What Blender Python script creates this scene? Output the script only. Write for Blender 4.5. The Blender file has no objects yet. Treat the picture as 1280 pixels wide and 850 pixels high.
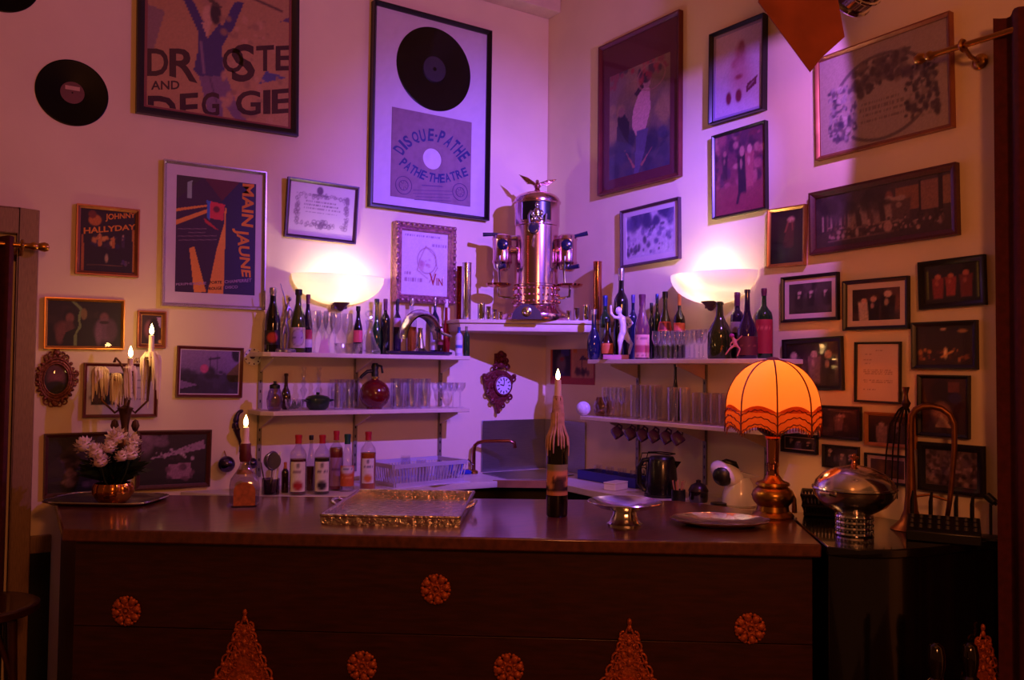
import bpy, bmesh, math, random
import numpy as np
from mathutils import Vector, Matrix, Quaternion
rnd = random.Random(7)
PI = math.pi
SC = bpy.context.scene
COL = SC.collection
# ---------------------------------------------------------------- camera (fitted to the walls: left wall Y = B, right wall X = A)
FPX, PITCH, YAW, ROLL = 1091.674, .0348537, .5872533, .0104748
A, B, EYE = 3.18, 4.40, 1.65
cy, sy, cp, sp = math.cos(YAW), math.sin(YAW), math.cos(PITCH), math.sin(PITCH)
FW = np.array([sy*cp, cy*cp, sp]); RT = np.array([cy, -sy, 0.]); UP = np.cross(RT, FW)
c_, s_ = math.cos(ROLL), math.sin(ROLL)
RT, UP = c_*RT+s_*UP, -s_*RT+c_*UP
CAM = np.array([0., 0., EYE])
cd = bpy.data.cameras.new('camera'); cam = bpy.data.objects.new('camera', cd); COL.objects.link(cam)
cd.sensor_width = 36; cd.lens = 36*FPX/1280; cd.clip_start = .05
m4 = Matrix.Identity(4)
for i in range(3):
    m4[i][0], m4[i][1], m4[i][2], m4[i][3] = RT[i], UP[i], -FW[i], CAM[i]
cam.matrix_world = m4
SC.camera = cam
def ray(x, y): return FW+(x-640)/FPX*RT+(425-y)/FPX*UP
def onL(x, y, off=0.): r = ray(x, y); return CAM+r*((B-off-CAM[1])/r[1])       # on the left wall
def onR(x, y, off=0.): r = ray(x, y); return CAM+r*((A-off-CAM[0])/r[0])       # on the right wall
def onZ(x, y, z): r = ray(x, y); return CAM+r*((z-CAM[2])/r[2])                # on a level surface
def atD(x, y, d): return CAM+ray(x, y)*d
def depth(p): return float((np.array(p)-CAM)@FW)
def mpp(p): return depth(p)/FPX                                                # metres per pixel there
# ---------------------------------------------------------------- light
SC.view_settings.view_transform = 'Standard'; SC.view_settings.look = 'None'
SC.view_settings.gamma = 1; SC.view_settings.use_curve_mapping = False
SC.view_settings.exposure = 0.0
w = bpy.data.worlds.new('dim_room'); SC.world = w; w.use_nodes = True
w.node_tree.nodes['Background'].inputs[0].default_value = (1.0, .29, .10, 1)
w.node_tree.nodes['Background'].inputs[1].default_value = .085
def light(kind, name, loc, power, col, **kw):
    d = bpy.data.lights.new(name, kind); d.energy = power; d.color = col
    for k, v in kw.items(): setattr(d, k, v)
    o = bpy.data.objects.new(name, d); COL.objects.link(o); o.location = loc
    return o
def aim(o, tgt):
    o.rotation_euler = (Vector(tgt)-Vector(o.location)).to_track_quat('-Z', 'Y').to_euler()
SPOT = (2.55, 1.80, 2.955)                                                      # the stage lamp's lens
aim(light('SPOT', 'violet_spot', SPOT, 500, (.20, .10, 1.0), spot_size=math.radians(68), spot_blend=1., shadow_soft_size=.014), (2.80, 4.35, 2.18))
aim(light('SPOT', 'violet_spill', SPOT, 60, (.46, .15, 1.), spot_size=math.radians(134), spot_blend=.10, shadow_soft_size=.014), (2.02, 4.64, 2.58))
light('POINT', 'red_fill', (.4, .6, 3.6), 6, (1., .25, .05), shadow_soft_size=.2)  # added red fill out of view, no fixture hangs there
light('POINT', 'amber_fill', (.5, -.8, 2.6), 125, (1., .27, .08), shadow_soft_size=.2)  # added amber fill behind the camera, brightens both walls

# ---------------------------------------------------------------- helpers
def lin(c):
    if isinstance(c, str):
        c = tuple(int(c[i:i+2], 16)/255 for i in (0, 2, 4))
    return tuple((x/12.92 if x <= .04045 else ((x+.055)/1.055)**2.4) for x in c)
MATS = {}
def M(name, col=None, rough=.5, metal=0., var=.12, scale=14., bump=0., coat=0., emit=None, es=0., sss=0., trans=0., stretch=None, spec=.5):
    if name in MATS: return MATS[name]
    m = bpy.data.materials.new(name); m.use_nodes = True; MATS[name] = m
    nt = m.node_tree; N = nt.nodes; b = N['Principled BSDF']
    c = lin(col)
    if var > 0:
        tc = N.new('ShaderNodeTexCoord'); nz = N.new('ShaderNodeTexNoise'); nz.inputs['Scale'].default_value = scale
        nz.inputs['Detail'].default_value = 4
        src = tc.outputs['Object']
        if stretch:
            mp = N.new('ShaderNodeMapping'); mp.inputs['Scale'].default_value = stretch
            nt.links.new(src, mp.inputs[0]); src = mp.outputs[0]
        nt.links.new(src, nz.inputs['Vector'])
        rp = N.new('ShaderNodeValToRGB')
        rp.color_ramp.elements[0].position = .3; rp.color_ramp.elements[1].position = .7
        rp.color_ramp.elements[0].color = tuple(x*(1-var) for x in c)+(1,)
        rp.color_ramp.elements[1].color = tuple(min(1, x*(1+var)) for x in c)+(1,)
        nt.links.new(nz.outputs['Fac'], rp.inputs[0]); nt.links.new(rp.outputs[0], b.inputs['Base Color'])
        if bump > 0:
            bp = N.new('ShaderNodeBump'); bp.inputs['Strength'].default_value = bump; bp.inputs['Distance'].default_value = .01
            nt.links.new(nz.outputs['Fac'], bp.inputs['Height']); nt.links.new(bp.outputs[0], b.inputs['Normal'])
    else:
        b.inputs['Base Color'].default_value = c+(1,)
    b.inputs['Roughness'].default_value = rough; b.inputs['Metallic'].default_value = metal
    b.inputs['Coat Weight'].default_value = coat; b.inputs['Specular IOR Level'].default_value = spec
    if emit:
        b.inputs['Emission Color'].default_value = lin(emit)+(1,); b.inputs['Emission Strength'].default_value = es
    if trans: b.inputs['Transmission Weight'].default_value = trans
    return m
def GL(name, tint=(.95, .95, .97), refl=.10, rough=.02, milk=0., pane=False):
    """clear or tinted glass: see-through with a Fresnel reflection"""
    if name in MATS: return MATS[name]
    m = bpy.data.materials.new(name); m.use_nodes = True; MATS[name] = m
    nt = m.node_tree; N = nt.nodes; N.clear()
    o = N.new('ShaderNodeOutputMaterial'); mx = N.new('ShaderNodeMixShader'); t = N.new('ShaderNodeBsdfTransparent')
    g = N.new('ShaderNodeBsdfGlossy'); lw = N.new('ShaderNodeLayerWeight'); lw.inputs[0].default_value = .25
    ma = N.new('ShaderNodeMath'); ma.operation = 'MULTIPLY_ADD'; ma.inputs[1].default_value = .85; ma.inputs[2].default_value = refl
    nz = N.new('ShaderNodeTexNoise'); nz.inputs['Scale'].default_value = 30
    mr = N.new('ShaderNodeMapRange'); mr.inputs['To Min'].default_value = rough; mr.inputs['To Max'].default_value = rough+.06
    nt.links.new(nz.outputs['Fac'], mr.inputs['Value']); nt.links.new(mr.outputs[0], g.inputs['Roughness'])
    t.inputs[0].default_value = tuple(tint)+(1,); g.inputs[0].default_value = (1, 1, 1, 1)
    if pane:
        lw.inputs[0].default_value = .5; pw = N.new('ShaderNodeMath'); pw.operation = 'POWER'; pw.inputs[1].default_value = 5.; nt.links.new(lw.outputs['Facing'], pw.inputs[0]); nt.links.new(pw.outputs[0], ma.inputs[0]); ma.inputs[1].default_value = .8; ma.inputs[2].default_value = .03
    else:
        lw.inputs[0].default_value = .5; pw = N.new('ShaderNodeMath'); pw.operation = 'POWER'; pw.inputs[1].default_value = 2.7; nt.links.new(lw.outputs['Facing'], pw.inputs[0]); nt.links.new(pw.outputs[0], ma.inputs[0]); ma.inputs[1].default_value = .75; ma.inputs[2].default_value = refl*.8
    if milk:
        df = N.new('ShaderNodeBsdfDiffuse'); df.inputs[0].default_value = (.9, .9, .9, 1); tl = N.new('ShaderNodeBsdfTranslucent'); m0 = N.new('ShaderNodeMixShader'); m1 = N.new('ShaderNodeMixShader'); m1.inputs[0].default_value = milk
        nt.links.new(df.outputs[0], m0.inputs[1]); nt.links.new(tl.outputs[0], m0.inputs[2]); nt.links.new(t.outputs[0], m1.inputs[1]); nt.links.new(m0.outputs[0], m1.inputs[2])
    nt.links.new(ma.outputs[0], mx.inputs[0])
    nt.links.new((m1 if milk else t).outputs[0], mx.inputs[1]); nt.links.new(g.outputs[0], mx.inputs[2]); nt.links.new(mx.outputs[0], o.inputs[0])
    return m
def TR(name, col, k=.75, rough=.5):
    """thin lampshade stuff that lets light through"""
    if name in MATS: return MATS[name]
    m = bpy.data.materials.new(name); m.use_nodes = True; MATS[name] = m
    nt = m.node_tree; N = nt.nodes; N.clear()
    o = N.new('ShaderNodeOutputMaterial'); mx = N.new('ShaderNodeMixShader'); t = N.new('ShaderNodeBsdfTranslucent')
    d = N.new('ShaderNodeBsdfDiffuse'); nz = N.new('ShaderNodeTexNoise'); nz.inputs['Scale'].default_value = 60
    rp = N.new('ShaderNodeValToRGB'); c = lin(col)
    rp.color_ramp.elements[0].color = tuple(x*.93 for x in c)+(1,); rp.color_ramp.elements[1].color = c+(1,)
    nt.links.new(nz.outputs['Fac'], rp.inputs[0])
    nt.links.new(rp.outputs[0], t.inputs[0]); nt.links.new(rp.outputs[0], d.inputs[0]); mx.inputs[0].default_value = k
    nt.links.new(d.outputs[0], mx.inputs[1]); nt.links.new(t.outputs[0], mx.inputs[2]); nt.links.new(mx.outputs[0], o.inputs[0])
    return m
def EM(name, col, s):
    if name in MATS: return MATS[name]
    m = bpy.data.materials.new(name); m.use_nodes = True; MATS[name] = m
    nt = m.node_tree; N = nt.nodes; N.clear(); o = N.new('ShaderNodeOutputMaterial'); e = N.new('ShaderNodeEmission')
    e.inputs[0].default_value = tuple(col)+(1,); e.inputs[1].default_value = s; nt.links.new(e.outputs[0], o.inputs[0])
    return m
def PM(name, rough=.6):
    """printed paper: colours from the mesh's colour attribute"""
    if name in MATS: return MATS[name]
    m = bpy.data.materials.new(name); m.use_nodes = True; MATS[name] = m
    nt = m.node_tree; a = nt.nodes.new('ShaderNodeVertexColor'); a.layer_name = 'print'
    b = nt.nodes['Principled BSDF']; nt.links.new(a.outputs[0], b.inputs['Base Color']); b.inputs['Roughness'].default_value = rough
    return m
class G:
    def __init__(s): s.v = []; s.f = []; s.m = []; s.s = []
    def add(s, vs, fs, mi=0, sm=False):
        o = len(s.v); s.v += [tuple(map(float, p)) for p in vs]
        for f in fs: s.f.append([o+i for i in f]); s.m.append(mi); s.s.append(sm)
        return s
    def box(s, x0, x1, y0, y1, z0, z1, mi=0):
        vs = [(x0, y0, z0), (x1, y0, z0), (x1, y1, z0), (x0, y1, z0), (x0, y0, z1), (x1, y0, z1), (x1, y1, z1), (x0, y1, z1)]
        return s.add(vs, [(3, 2, 1, 0), (4, 5, 6, 7), (0, 1, 5, 4), (1, 2, 6, 5), (2, 3, 7, 6), (3, 0, 4, 7)], mi)
    def bar(s, a, b, w, h, mi=0, up=(0, 0, 1)):
        a, b, up = Vector(a), Vector(b), Vector(up); d = (b-a).normalized(); x = d.cross(up)
        if x.length < 1e-4: x = d.cross(Vector((1, 0, 0)))
        x.normalize(); y = x.cross(d); vs = []
        for p in (a, b):
            for i, j in ((-1, -1), (1, -1), (1, 1), (-1, 1)): vs.append(p+x*i*w/2+y*j*h/2)
        return s.add(vs, [(3, 2, 1, 0), (4, 5, 6, 7), (0, 1, 5, 4), (1, 2, 6, 5), (2, 3, 7, 6), (3, 0, 4, 7)], mi)
    def prism(s, poly, z0, z1, mi=0):
        n = len(poly); vs = [(p[0], p[1], z0) for p in poly]+[(p[0], p[1], z1) for p in poly]
        fs = [tuple(range(n))[::-1], tuple(range(n, 2*n))]+[(i, (i+1) % n, n+(i+1) % n, n+i) for i in range(n)]
        return s.add(vs, fs, mi)
    def lathe(s, prof, n=20, c=(0, 0, 0), mi=0, a0=0., a1=2*PI, axis=None, sm=True, wob=None):
        full = abs(a1-a0-2*PI) < 1e-6; k = n if full else n+1; vs = []; fs = []
        q = Vector((0, 0, 1)).rotation_difference(Vector(axis)) if axis is not None else None
        for (r, z) in prof:
            for i in range(k):
                t = a0+(a1-a0)*i/n; rr = r*(wob(t, z) if wob else 1)
                p = Vector((rr*math.cos(t), rr*math.sin(t), z))
                if q: p = q @ p
                vs.append((p.x+c[0], p.y+c[1], p.z+c[2]))
        for j in range(len(prof)-1):
            for i in range(n):
                i2 = (i+1) % k if full else i+1
                fs.append((j*k+i, j*k+i2, (j+1)*k+i2, (j+1)*k+i))
        return s.add(vs, fs, mi, sm)
    def tube(s, pts, r, n=8, mi=0, cap=True):
        P = [Vector(p) for p in pts]; R = r if isinstance(r, (list, tuple)) else [r]*len(P)
        vs = []; fs = []; ref = None
        for i, p in enumerate(P):
            d = (P[min(i+1, len(P)-1)]-P[max(i-1, 0)]).normalized()
            if ref is None:
                ref = d.orthogonal().normalized()
            ref = (ref-d*ref.dot(d)); ref = ref.normalized() if ref.length > 1e-6 else d.orthogonal().normalized()
            y = d.cross(ref)
            for k in range(n):
                t = 2*PI*k/n; vs.append(p+ref*math.cos(t)*R[i]+y*math.sin(t)*R[i])
        for i in range(len(P)-1):
            for k in range(n): fs.append((i*n+k, i*n+(k+1) % n, (i+1)*n+(k+1) % n, (i+1)*n+k))
        if cap: fs.append(tuple(range(n))[::-1]); fs.append(tuple(range((len(P)-1)*n, len(P)*n)))
        return s.add(vs, fs, mi, True)
    def ell(s, c, rx, ry, rz, n=12, m=8, mi=0, rot=None):
        vs = []; fs = []
        for j in range(m+1):
            ph = -PI/2+PI*j/m
            for i in range(n):
                t = 2*PI*i/n; p = Vector((rx*math.cos(ph)*math.cos(t), ry*math.cos(ph)*math.sin(t), rz*math.sin(ph)))
                if rot: p = rot @ p
                vs.append((p.x+c[0], p.y+c[1], p.z+c[2]))
        for j in range(m):
            for i in range(n): fs.append((j*n+i, j*n+(i+1) % n, (j+1)*n+(i+1) % n, (j+1)*n+i))
        return s.add(vs, fs, mi, True)
    def obj(s, name, mats, parent=None, loc=(0, 0, 0), rot=None, bevel=0, cols=None):
        me = bpy.data.meshes.new(name); me.from_pydata(s.v, [], s.f)
        mats = mats if isinstance(mats, (list, tuple)) else [mats]
        for m in mats: me.materials.append(m)
        me.polygons.foreach_set('material_index', s.m); me.polygons.foreach_set('use_smooth', s.s)
        bm = bmesh.new(); bm.from_mesh(me)
        bmesh.ops.remove_doubles(bm, verts=bm.verts, dist=1e-6) if cols is None else None
        if cols is None: bmesh.ops.recalc_face_normals(bm, faces=bm.faces)
        bm.to_mesh(me); bm.free()
        if cols is not None:
            at = me.color_attributes.new('print', 'FLOAT_COLOR', 'POINT')
            at.data.foreach_set('color', np.concatenate([cols, np.ones((len(cols), 1))], 1).astype(np.float32).ravel())
        me.set_sharp_from_angle(angle=math.radians(38))
        o = bpy.data.objects.new(name, me); COL.objects.link(o); o.parent = parent; o.location = loc
        if rot is not None: o.rotation_euler = rot
        if bevel:
            b = o.modifiers.new('edge', 'BEVEL'); b.width = bevel; b.segments = 2; b.limit_method = 'ANGLE'
        return o
def tag(o, label, cat, group=None):
    o['label'] = label; o['category'] = cat
    if group: o['group'] = group
    return o
def thing(name, label, cat, loc=(0, 0, 0), rz=0., group=None, rot=None):
    o = bpy.data.objects.new(name, None); COL.objects.link(o); o.empty_display_size = .05
    o.location = loc; o.rotation_euler = rot if rot is not None else (0, 0, rz)
    return tag(o, label, cat, group)
def struct(o, label=None):
    o['kind'] = 'structure'
    if label: o['label'] = label
    return o
def copy_tree(o, parent=None, loc=None, rz=None, label=None):
    c = o.copy(); COL.objects.link(c); c.parent = parent
    if loc is not None: c.location = loc
    if rz is not None: c.rotation_euler = (0, 0, rz)
    if label: c['label'] = label
    for ch in list(o.children): copy_tree(ch, c)
    return c
def arc(cx, cy, r, a0, a1, n): return [(cx+r*math.cos(a0+(a1-a0)*i/n), cy+r*math.sin(a0+(a1-a0)*i/n)) for i in range(n+1)]
# painted prints: a fine grid whose vertices carry the picture's colours
def paint(nx, ny, bg, ops, seed=0, asp=1.):
    r = np.random.RandomState(seed)
    X, Y = np.meshgrid(np.linspace(0, 1, nx+1), np.linspace(0, 1, ny+1))
    if isinstance(bg, tuple) and len(bg) == 2 and not isinstance(bg[0], float):
        a, b = np.array(lin(bg[0])), np.array(lin(bg[1])); C = a+(b-a)*Y[..., None]
    else: C = np.ones((ny+1, nx+1, 3))*np.array(lin(bg))
    px = 1./max(nx, 1)
    def put(mask, col):
        nonlocal C
        C = C*(1-mask[..., None])+np.array(lin(col))*mask[..., None]
    for o in ops:
        k = o[0]
        if k == 'e':
            _, cx, cyy, rx, ry, col = o[:6]; d = np.sqrt(((X-cx)/rx)**2+((Y-cyy)/ry)**2); s = o[6] if len(o) > 6 else 1.2*px/min(rx, ry)
            put(np.clip((1+s/2-d)/s, 0, 1), col)
        elif k == 'r':
            _, x0, y0, x1, y1, col = o[:6]; put(((X >= x0) & (X <= x1) & (Y >= y0) & (Y <= y1)).astype(float)*(o[6] if len(o) > 6 else 1), col)
        elif k == 'p':
            pts, col = o[1], o[2]; ins = np.zeros(X.shape, bool); n = len(pts)
            for i in range(n):
                (xa, ya), (xb, yb) = pts[i], pts[(i+1) % n]
                if ya == yb: continue
                cr = ((ya > Y) != (yb > Y)) & (X < (xb-xa)*(Y-ya)/(yb-ya)+xa); ins ^= cr
            put(ins.astype(float), col)
        elif k == 'l':
            _, x0, y0, x1, y1, wd, col = o
            dx, dy = x1-x0, (y1-y0)*asp; L2 = dx*dx+dy*dy+1e-9
            t = np.clip(((X-x0)*dx+(Y-y0)*asp*dy)/L2, 0, 1); d = np.hypot(X-x0-t*dx, (Y-y0)*asp-t*dy)
            put(np.clip((wd/2-d)/px+.5, 0, 1), col)
        elif k == 'o':                                   # ring
            _, cx, cyy, rx, ry, wd, col = o; d = np.sqrt(((X-cx)/rx)**2+((Y-cyy)/ry)**2)
            put(np.clip((wd/rx/2-np.abs(d-1))*rx/px+.5, 0, 1), col)
        elif k == 'n':                                   # grain
            C = C*(1+o[1]*(r.rand(*X.shape)[..., None]-.5)*2)
        elif k == 'b':                                   # blotches inside a box: n, box, sizes, colours
            _, n, x0, y0, x1, y1, s0, s1, cols = o
            for _i in range(n):
                cx, cyy = r.uniform(x0, x1), r.uniform(y0, y1); a = r.uniform(s0, s1)
                d = np.sqrt(((X-cx)/a)**2+((Y-cyy)/(a*r.uniform(.5, 1.6)/asp))**2); put(np.clip((1.3-d)/.6, 0, 1)*.85, cols[r.randint(len(cols))])
        elif k == 't':                                   # a line of small type
            _, x0, x1, y, h, col = o; x = x0
            while x < x1:
                wl = r.uniform(.25, .9)*h; m_ = (X >= x) & (X <= x+wl) & (np.abs(Y-y) < h/2/asp); put(m_*.8, col); x += wl+h*.35
        elif k == 'fig':                                 # a standing figure: x, foot y, height, head, clothes
            _, x, y0, h, skin, cl = o; wv = h*.17
            put(np.clip((1.15-np.maximum(np.abs(X-x)/wv*(1.25-.3*np.clip((Y-y0)/h, 0, 1)), np.abs(Y-y0-h*.4)/(h*.42)))/.2, 0, 1), cl)
            put(np.clip((1.2-np.sqrt(((X-x)/(h*.085))**2+((Y-y0-h*.9)/(h*.11*1.))**2))/.3, 0, 1), skin)
            put(np.clip((1.2-np.sqrt(((X-x+wv*.2)/(h*.05))**2+((Y-y0-h*.62)/(h*.12))**2))/.5, 0, 1)*.7, skin)
    return np.clip(C, 0, 1)
def photo(seed, bg=('1a1214', '3a2a2c'), n=5, skin='b08878', cl='1c1416', lo=.0, hi=.75, blot=('4a3638', '2a1c20', '6a5050')):
    r = random.Random(seed); ops = [('b', 14, 0, .3, 1, 1, .06, .2, blot)]
    for i in range(n):
        ops.append(('fig', (i+.5)/n+r.uniform(-.05, .05), lo+r.uniform(-.05, .1), hi*r.uniform(.75, 1.), skin, r.choice([cl, blot[0], '7a6468'])))
    ops.append(('n', .22)); return bg, ops
def grid(C, w, h, x0=0., z0=0., y=0.):
    ny, nx = C.shape[0]-1, C.shape[1]-1; g = G()
    vs = [(x0+w*i/nx, y, z0+h*j/ny) for j in range(ny+1) for i in range(nx+1)]
    fs = [(j*(nx+1)+i, j*(nx+1)+i+1, (j+1)*(nx+1)+i+1, (j+1)*(nx+1)+i) for j in range(ny) for i in range(nx)]
    g.add(vs, fs); return g, C.reshape(-1, 3)
TXT = {}
def textmesh(s, bold=.012):
    k = (s, bold)
    if k in TXT: return TXT[k]
    cu = bpy.data.curves.new('t', 'FONT'); cu.body = s; cu.offset = bold; cu.resolution_u = 3
    o = bpy.data.objects.new('t', cu); COL.objects.link(o); bpy.context.view_layer.update()
    me = bpy.data.meshes.new_from_object(o.evaluated_get(bpy.context.evaluated_depsgraph_get()))
    vs = np.array([v.co[:2] for v in me.vertices]); fs = [tuple(p.vertices) for p in me.polygons]
    bpy.data.objects.remove(o); bpy.data.curves.remove(cu); bpy.data.meshes.remove(me)
    mn, mx = vs.min(0), vs.max(0); asp = (mx-mn)[0]/(mx-mn)[1]
    vs = (vs-mn)/(mx-mn); TXT[k] = (vs, fs, asp); return TXT[k]
# ---------------------------------------------------------------- the room
m_wall = M('cream_plaster', 'e6d3b0', .85, var=.05, scale=2.5, bump=.05)
m_wood = M('mahogany_top', '5c2e1e', .34, var=.35, scale=5, stretch=(1.5, 14, 6), coat=.7)
m_wood.node_tree.nodes['Principled BSDF'].inputs['Coat Roughness'].default_value = .12
m_front = M('dark_mahogany', '36120e', .42, var=.35, scale=5, stretch=(1.2, 3, 16), coat=.1)
m_lacq = M('black_lacquer', '0d0908', .16, var=.2, coat=.5)
m_shelf = M('painted_shelf', 'd9c6ab', .5, var=.06)
m_rail = M('shelf_rail_metal', '8f8674', .45, .7)
m_brass = M('aged_brass', 'b5843c', .28, 1., var=.18)
m_gilt = M('gilt_metal', 'c07f35', .42, 1., var=.25, scale=60, bump=.3)
m_silver = M('silver', 'd8d4d0', .16, 1., var=.06)
m_chrome = M('chrome', 'e6e6ea', .07, 1., var=.03)
m_copper = M('copper', 'd08862', .13, 1., var=.08)
m_black = M('black_plastic', '0b0b0c', .35, var=.1)
m_dkmetal = M('dark_iron', '2a2320', .45, .8)
m_white = M('white_glaze', 'ece8e2', .3, var=.03)
m_wax = M('candle_wax', 'f0dcc0', .5, var=.06, emit='ff9a4a', es=.0)
m_paper = M('paper', 'eee6d8', .8, var=.04, scale=40)
struct(G().box(-1.6, A+.12, B, B+.1, 0, 4.6).obj('wall_left', m_wall))
struct(G().box(A, A+.1, -1.2, B, 0, 4.6).obj('wall_right', m_wall))
struct(G().box(-1.6, A+.1, -1.6, B+.1, -.1, 0).obj('floor', M('dark_floorboards', '3a2318', .5, var=.3, scale=4, stretch=(2, 20, 2))))
struct(G().box(-1.6, A+.12, -1.2, B+.1, 4.6, 4.7).obj('ceiling', M('ceiling_paint', 'cdbfa6', .9, var=.05)))
struct(G().box(2.15, A-.002, B-.13, B-.001, 3.86, 3.965).box(2.15, A-.002, B-.145, B-.13, 3.945, 3.965).obj('trim_1', m_shelf, bevel=.004), 'white boxed pipe cover high on the left wall')
m_door = M('pale_door_wood', '8a6a4a', .5, var=.2, stretch=(20, 20, 2))
df = G().box(.305, .385, B-.05, B-.001, 0, 2.335).box(-.75, .305, B-.05, B-.001, 2.225, 2.335)
struct(df.obj('door_1', m_door, bevel=.004), 'pale wooden door surround at the left edge')
struct(G().box(.386, .47, B-.03, B-.001, .825, .90).obj('trim_2', m_door, bevel=.003), 'wooden rail between door surround and bar')
struct(G().box(.386, .47, B-.012, B-.001, 0, .825).obj('trim_3', m_black), 'black dado panel below the wooden rail')

def curtain(name, label, x0, x1, z0, z1, rz, loc, n=60, amp=.028, folds=7):
    g = G(); fr = []; bk = []
    for i in range(n+1):
        t = i/n; x = x0+(x1-x0)*t; y = amp*math.sin(t*folds*2*PI)+.008*math.sin(t*31); fr.append((x, y))
    m = [0., .5, 1.]; vs = []
    for zz in (z0, (z0+z1)/2, z1):
        for (x, y) in fr: vs.append((x, y, zz))
    k = n+1; nb = len(vs); vs += [(x, y+.004, z) for (x, y, z) in vs]
    fs = [(j*k+i, j*k+i+1, (j+1)*k+i+1, (j+1)*k+i) for j in range(2) for i in range(n)]
    fs += [(nb+j*k+i+1, nb+j*k+i, nb+(j+1)*k+i, nb+(j+1)*k+i+1) for j in range(2) for i in range(n)]
    for i in range(n): fs += [(i, nb+i, nb+i+1, i+1), (2*k+i, 2*k+i+1, nb+2*k+i+1, nb+2*k+i)]
    for j in range(2): fs += [(j*k, (j+1)*k, nb+(j+1)*k, nb+j*k), (j*k+n, nb+j*k+n, nb+(j+1)*k+n, (j+1)*k+n)]
    g.add(vs, fs, 0, True)
    t = thing(name, label, 'curtain', loc, rz)
    g.obj('fabric', m_velvet, t); return t
m_velvet = M('dark_red_velvet', '4a0f16', .9, var=.25, scale=40)
cl_ = curtain('curtain', 'dark red velvet curtain hanging in the doorway at the left edge', -.55, .0, .02, 2.20, 0, (.285, B-.115, 0))
cr_ = curtain('curtain', 'dark maroon curtain hanging from the brass rod by the right wall', 0, .85, .02, 2.90, -PI/2, (A-.115, 1.585, 0))
def ring(g, c, R, r, axis, n=16):
    q = Vector((0, 0, 1)).rotation_difference(Vector(axis)); P = []
    for i in range(n+1): P.append(tuple(Vector(c)+(q @ Vector((R*math.cos(2*PI*i/n), R*math.sin(2*PI*i/n), 0)))))
    g.tube(P, r, 6, cap=False)
def rod(label, a, b, nrm, br, kn=1.):
    a, b, nrm = Vector(a), Vector(b), Vector(nrm); d = (b-a).normalized()
    t = thing('curtain_rod', label, 'curtain rod', a)
    g = G(); g.tube([(0, 0, 0), b-a], .011, 10); g.obj('pole', m_brass, t)
    g = G(); g.lathe([(0, -.075*kn), (.016*kn, -.07*kn), (.022*kn, -.055*kn), (.016*kn, -.035*kn), (.013, -.03), (.018, -.02), (.018, -.008), (.012, 0), (.012, .02)], 14, axis=d); g.obj('finial', m_brass, t)
    g = G(); p = d*br; ring(g, p, .019, .007, d); g.tube([p, p+nrm*.05+Vector((0, 0, -.03)), p+nrm*.112+Vector((0, 0, -.035))], .008, 8)
    g.lathe([(0, 0), (.026, 0), (.03, .004), (.024, .012), (.012, .018), (0, .018)], 16, c=p+nrm*.118+Vector((0, 0, -.035)), axis=-nrm); g.obj('bracket', m_brass, t)
    return t
rod('brass curtain rod with knob finial above the right curtain', (A-.12, 1.80, 2.835), (A-.12, .75, 2.835), (1, 0, 0), .11)
rod('brass curtain rod end with ring finial beside the door surround', (.345, B-.12, 2.165), (-.3, B-.12, 2.165), (0, 1, 0), .03)

# ---------------------------------------------------------------- bar counter
ZC = 1.08
FL, FR, BR0, BR1, BL = (.401, 3.429), (2.496, 1.870), (2.90, 2.33), (2.79, 2.83), (.475, 4.385)
BD = Vector((FR[0]-FL[0], FR[1]-FL[1], 0)).normalized(); BN = Vector((-BD.y, BD.x, 0)); RZB = math.atan2(BD.y, BD.x)
bar = thing('bar_counter', 'long dark wooden bar counter with gilt rosettes on its front', 'bar counter', (FL[0], FL[1], 0))
def rel(p): return (p[0]-FL[0], p[1]-FL[1])
poly = [rel(p) for p in (FL, FR, BR0, BR1, BL)]
G().prism(poly, ZC-.045, ZC).obj('counter_top', m_wood, bar, bevel=.006)
ins = lambda p, a, b: (p[0]+BN.x*a+BD.x*b, p[1]+BN.y*a+BD.y*b)
fl, fr = ins(FL, .035, .03), ins(FR, .035, -.02)
body = [rel(p) for p in (fl, fr, ins(BR0, 0, -.03), ins(BR1, -.03, -.03), (BL[0]+.03, BL[1]-.03))]
# three wide boards make the front, with fine joints between them
L_ = (Vector(fr)-Vector(fl)).length
for k, (z0, z1) in enumerate(((.06, .40), (.402, .735), (.737, ZC-.048))):
    g = G(); a = Vector((*rel(fl), 0)); b = Vector((*rel(fr), 0))
    g.prism([a[:2], b[:2], (b+BN*.025)[:2], (a+BN*.025)[:2]], z0, z1); g.obj('front_board', m_front, bar, bevel=.002)
g = G(); a = Vector((*body[0], 0))+BN*.026+BD*.001; b = Vector((*body[1], 0))+BN*.026-BD*.001
g.prism([a[:2], b[:2], body[2], body[3], body[4]], .0, ZC-.046); g.obj('carcass', m_front, bar)
# gilt ornaments on the front
m_gilt2 = M('antique_gilt', 'b4582a', .45, .4, var=.3, scale=90, bump=.5)
def rosette(R=.052):
    g = G()
    g.lathe([(0, .004), (R*.62, .004), (R*.6, 0), (0, 0)], 20)
    for i in range(8):
        t = 2*PI*i/8+.2; c = (R*.72*math.cos(t), R*.72*math.sin(t), .006); q = Quaternion((0, 0, 1), t)
        g.ell(c, R*.30, R*.25, .008, 10, 6, rot=q)
        for s in (-.24, .24):
            t2 = t+s; g.ell((R*.9*math.cos(t2), R*.9*math.sin(t2), .005), R*.13, R*.13, .005, 8, 5)
        t3 = t+PI/8; g.ell((R*.42*math.cos(t3), R*.42*math.sin(t3), .008), R*.16, R*.1, .006, 8, 5, rot=Quaternion((0, 0, 1), t3))
    ring(g, (0, 0, .010), R*.28, R*.07, (0, 0, 1), 18); g.ell((0, 0, .010), R*.14, R*.14, .008, 10, 6)
    return g
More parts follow.
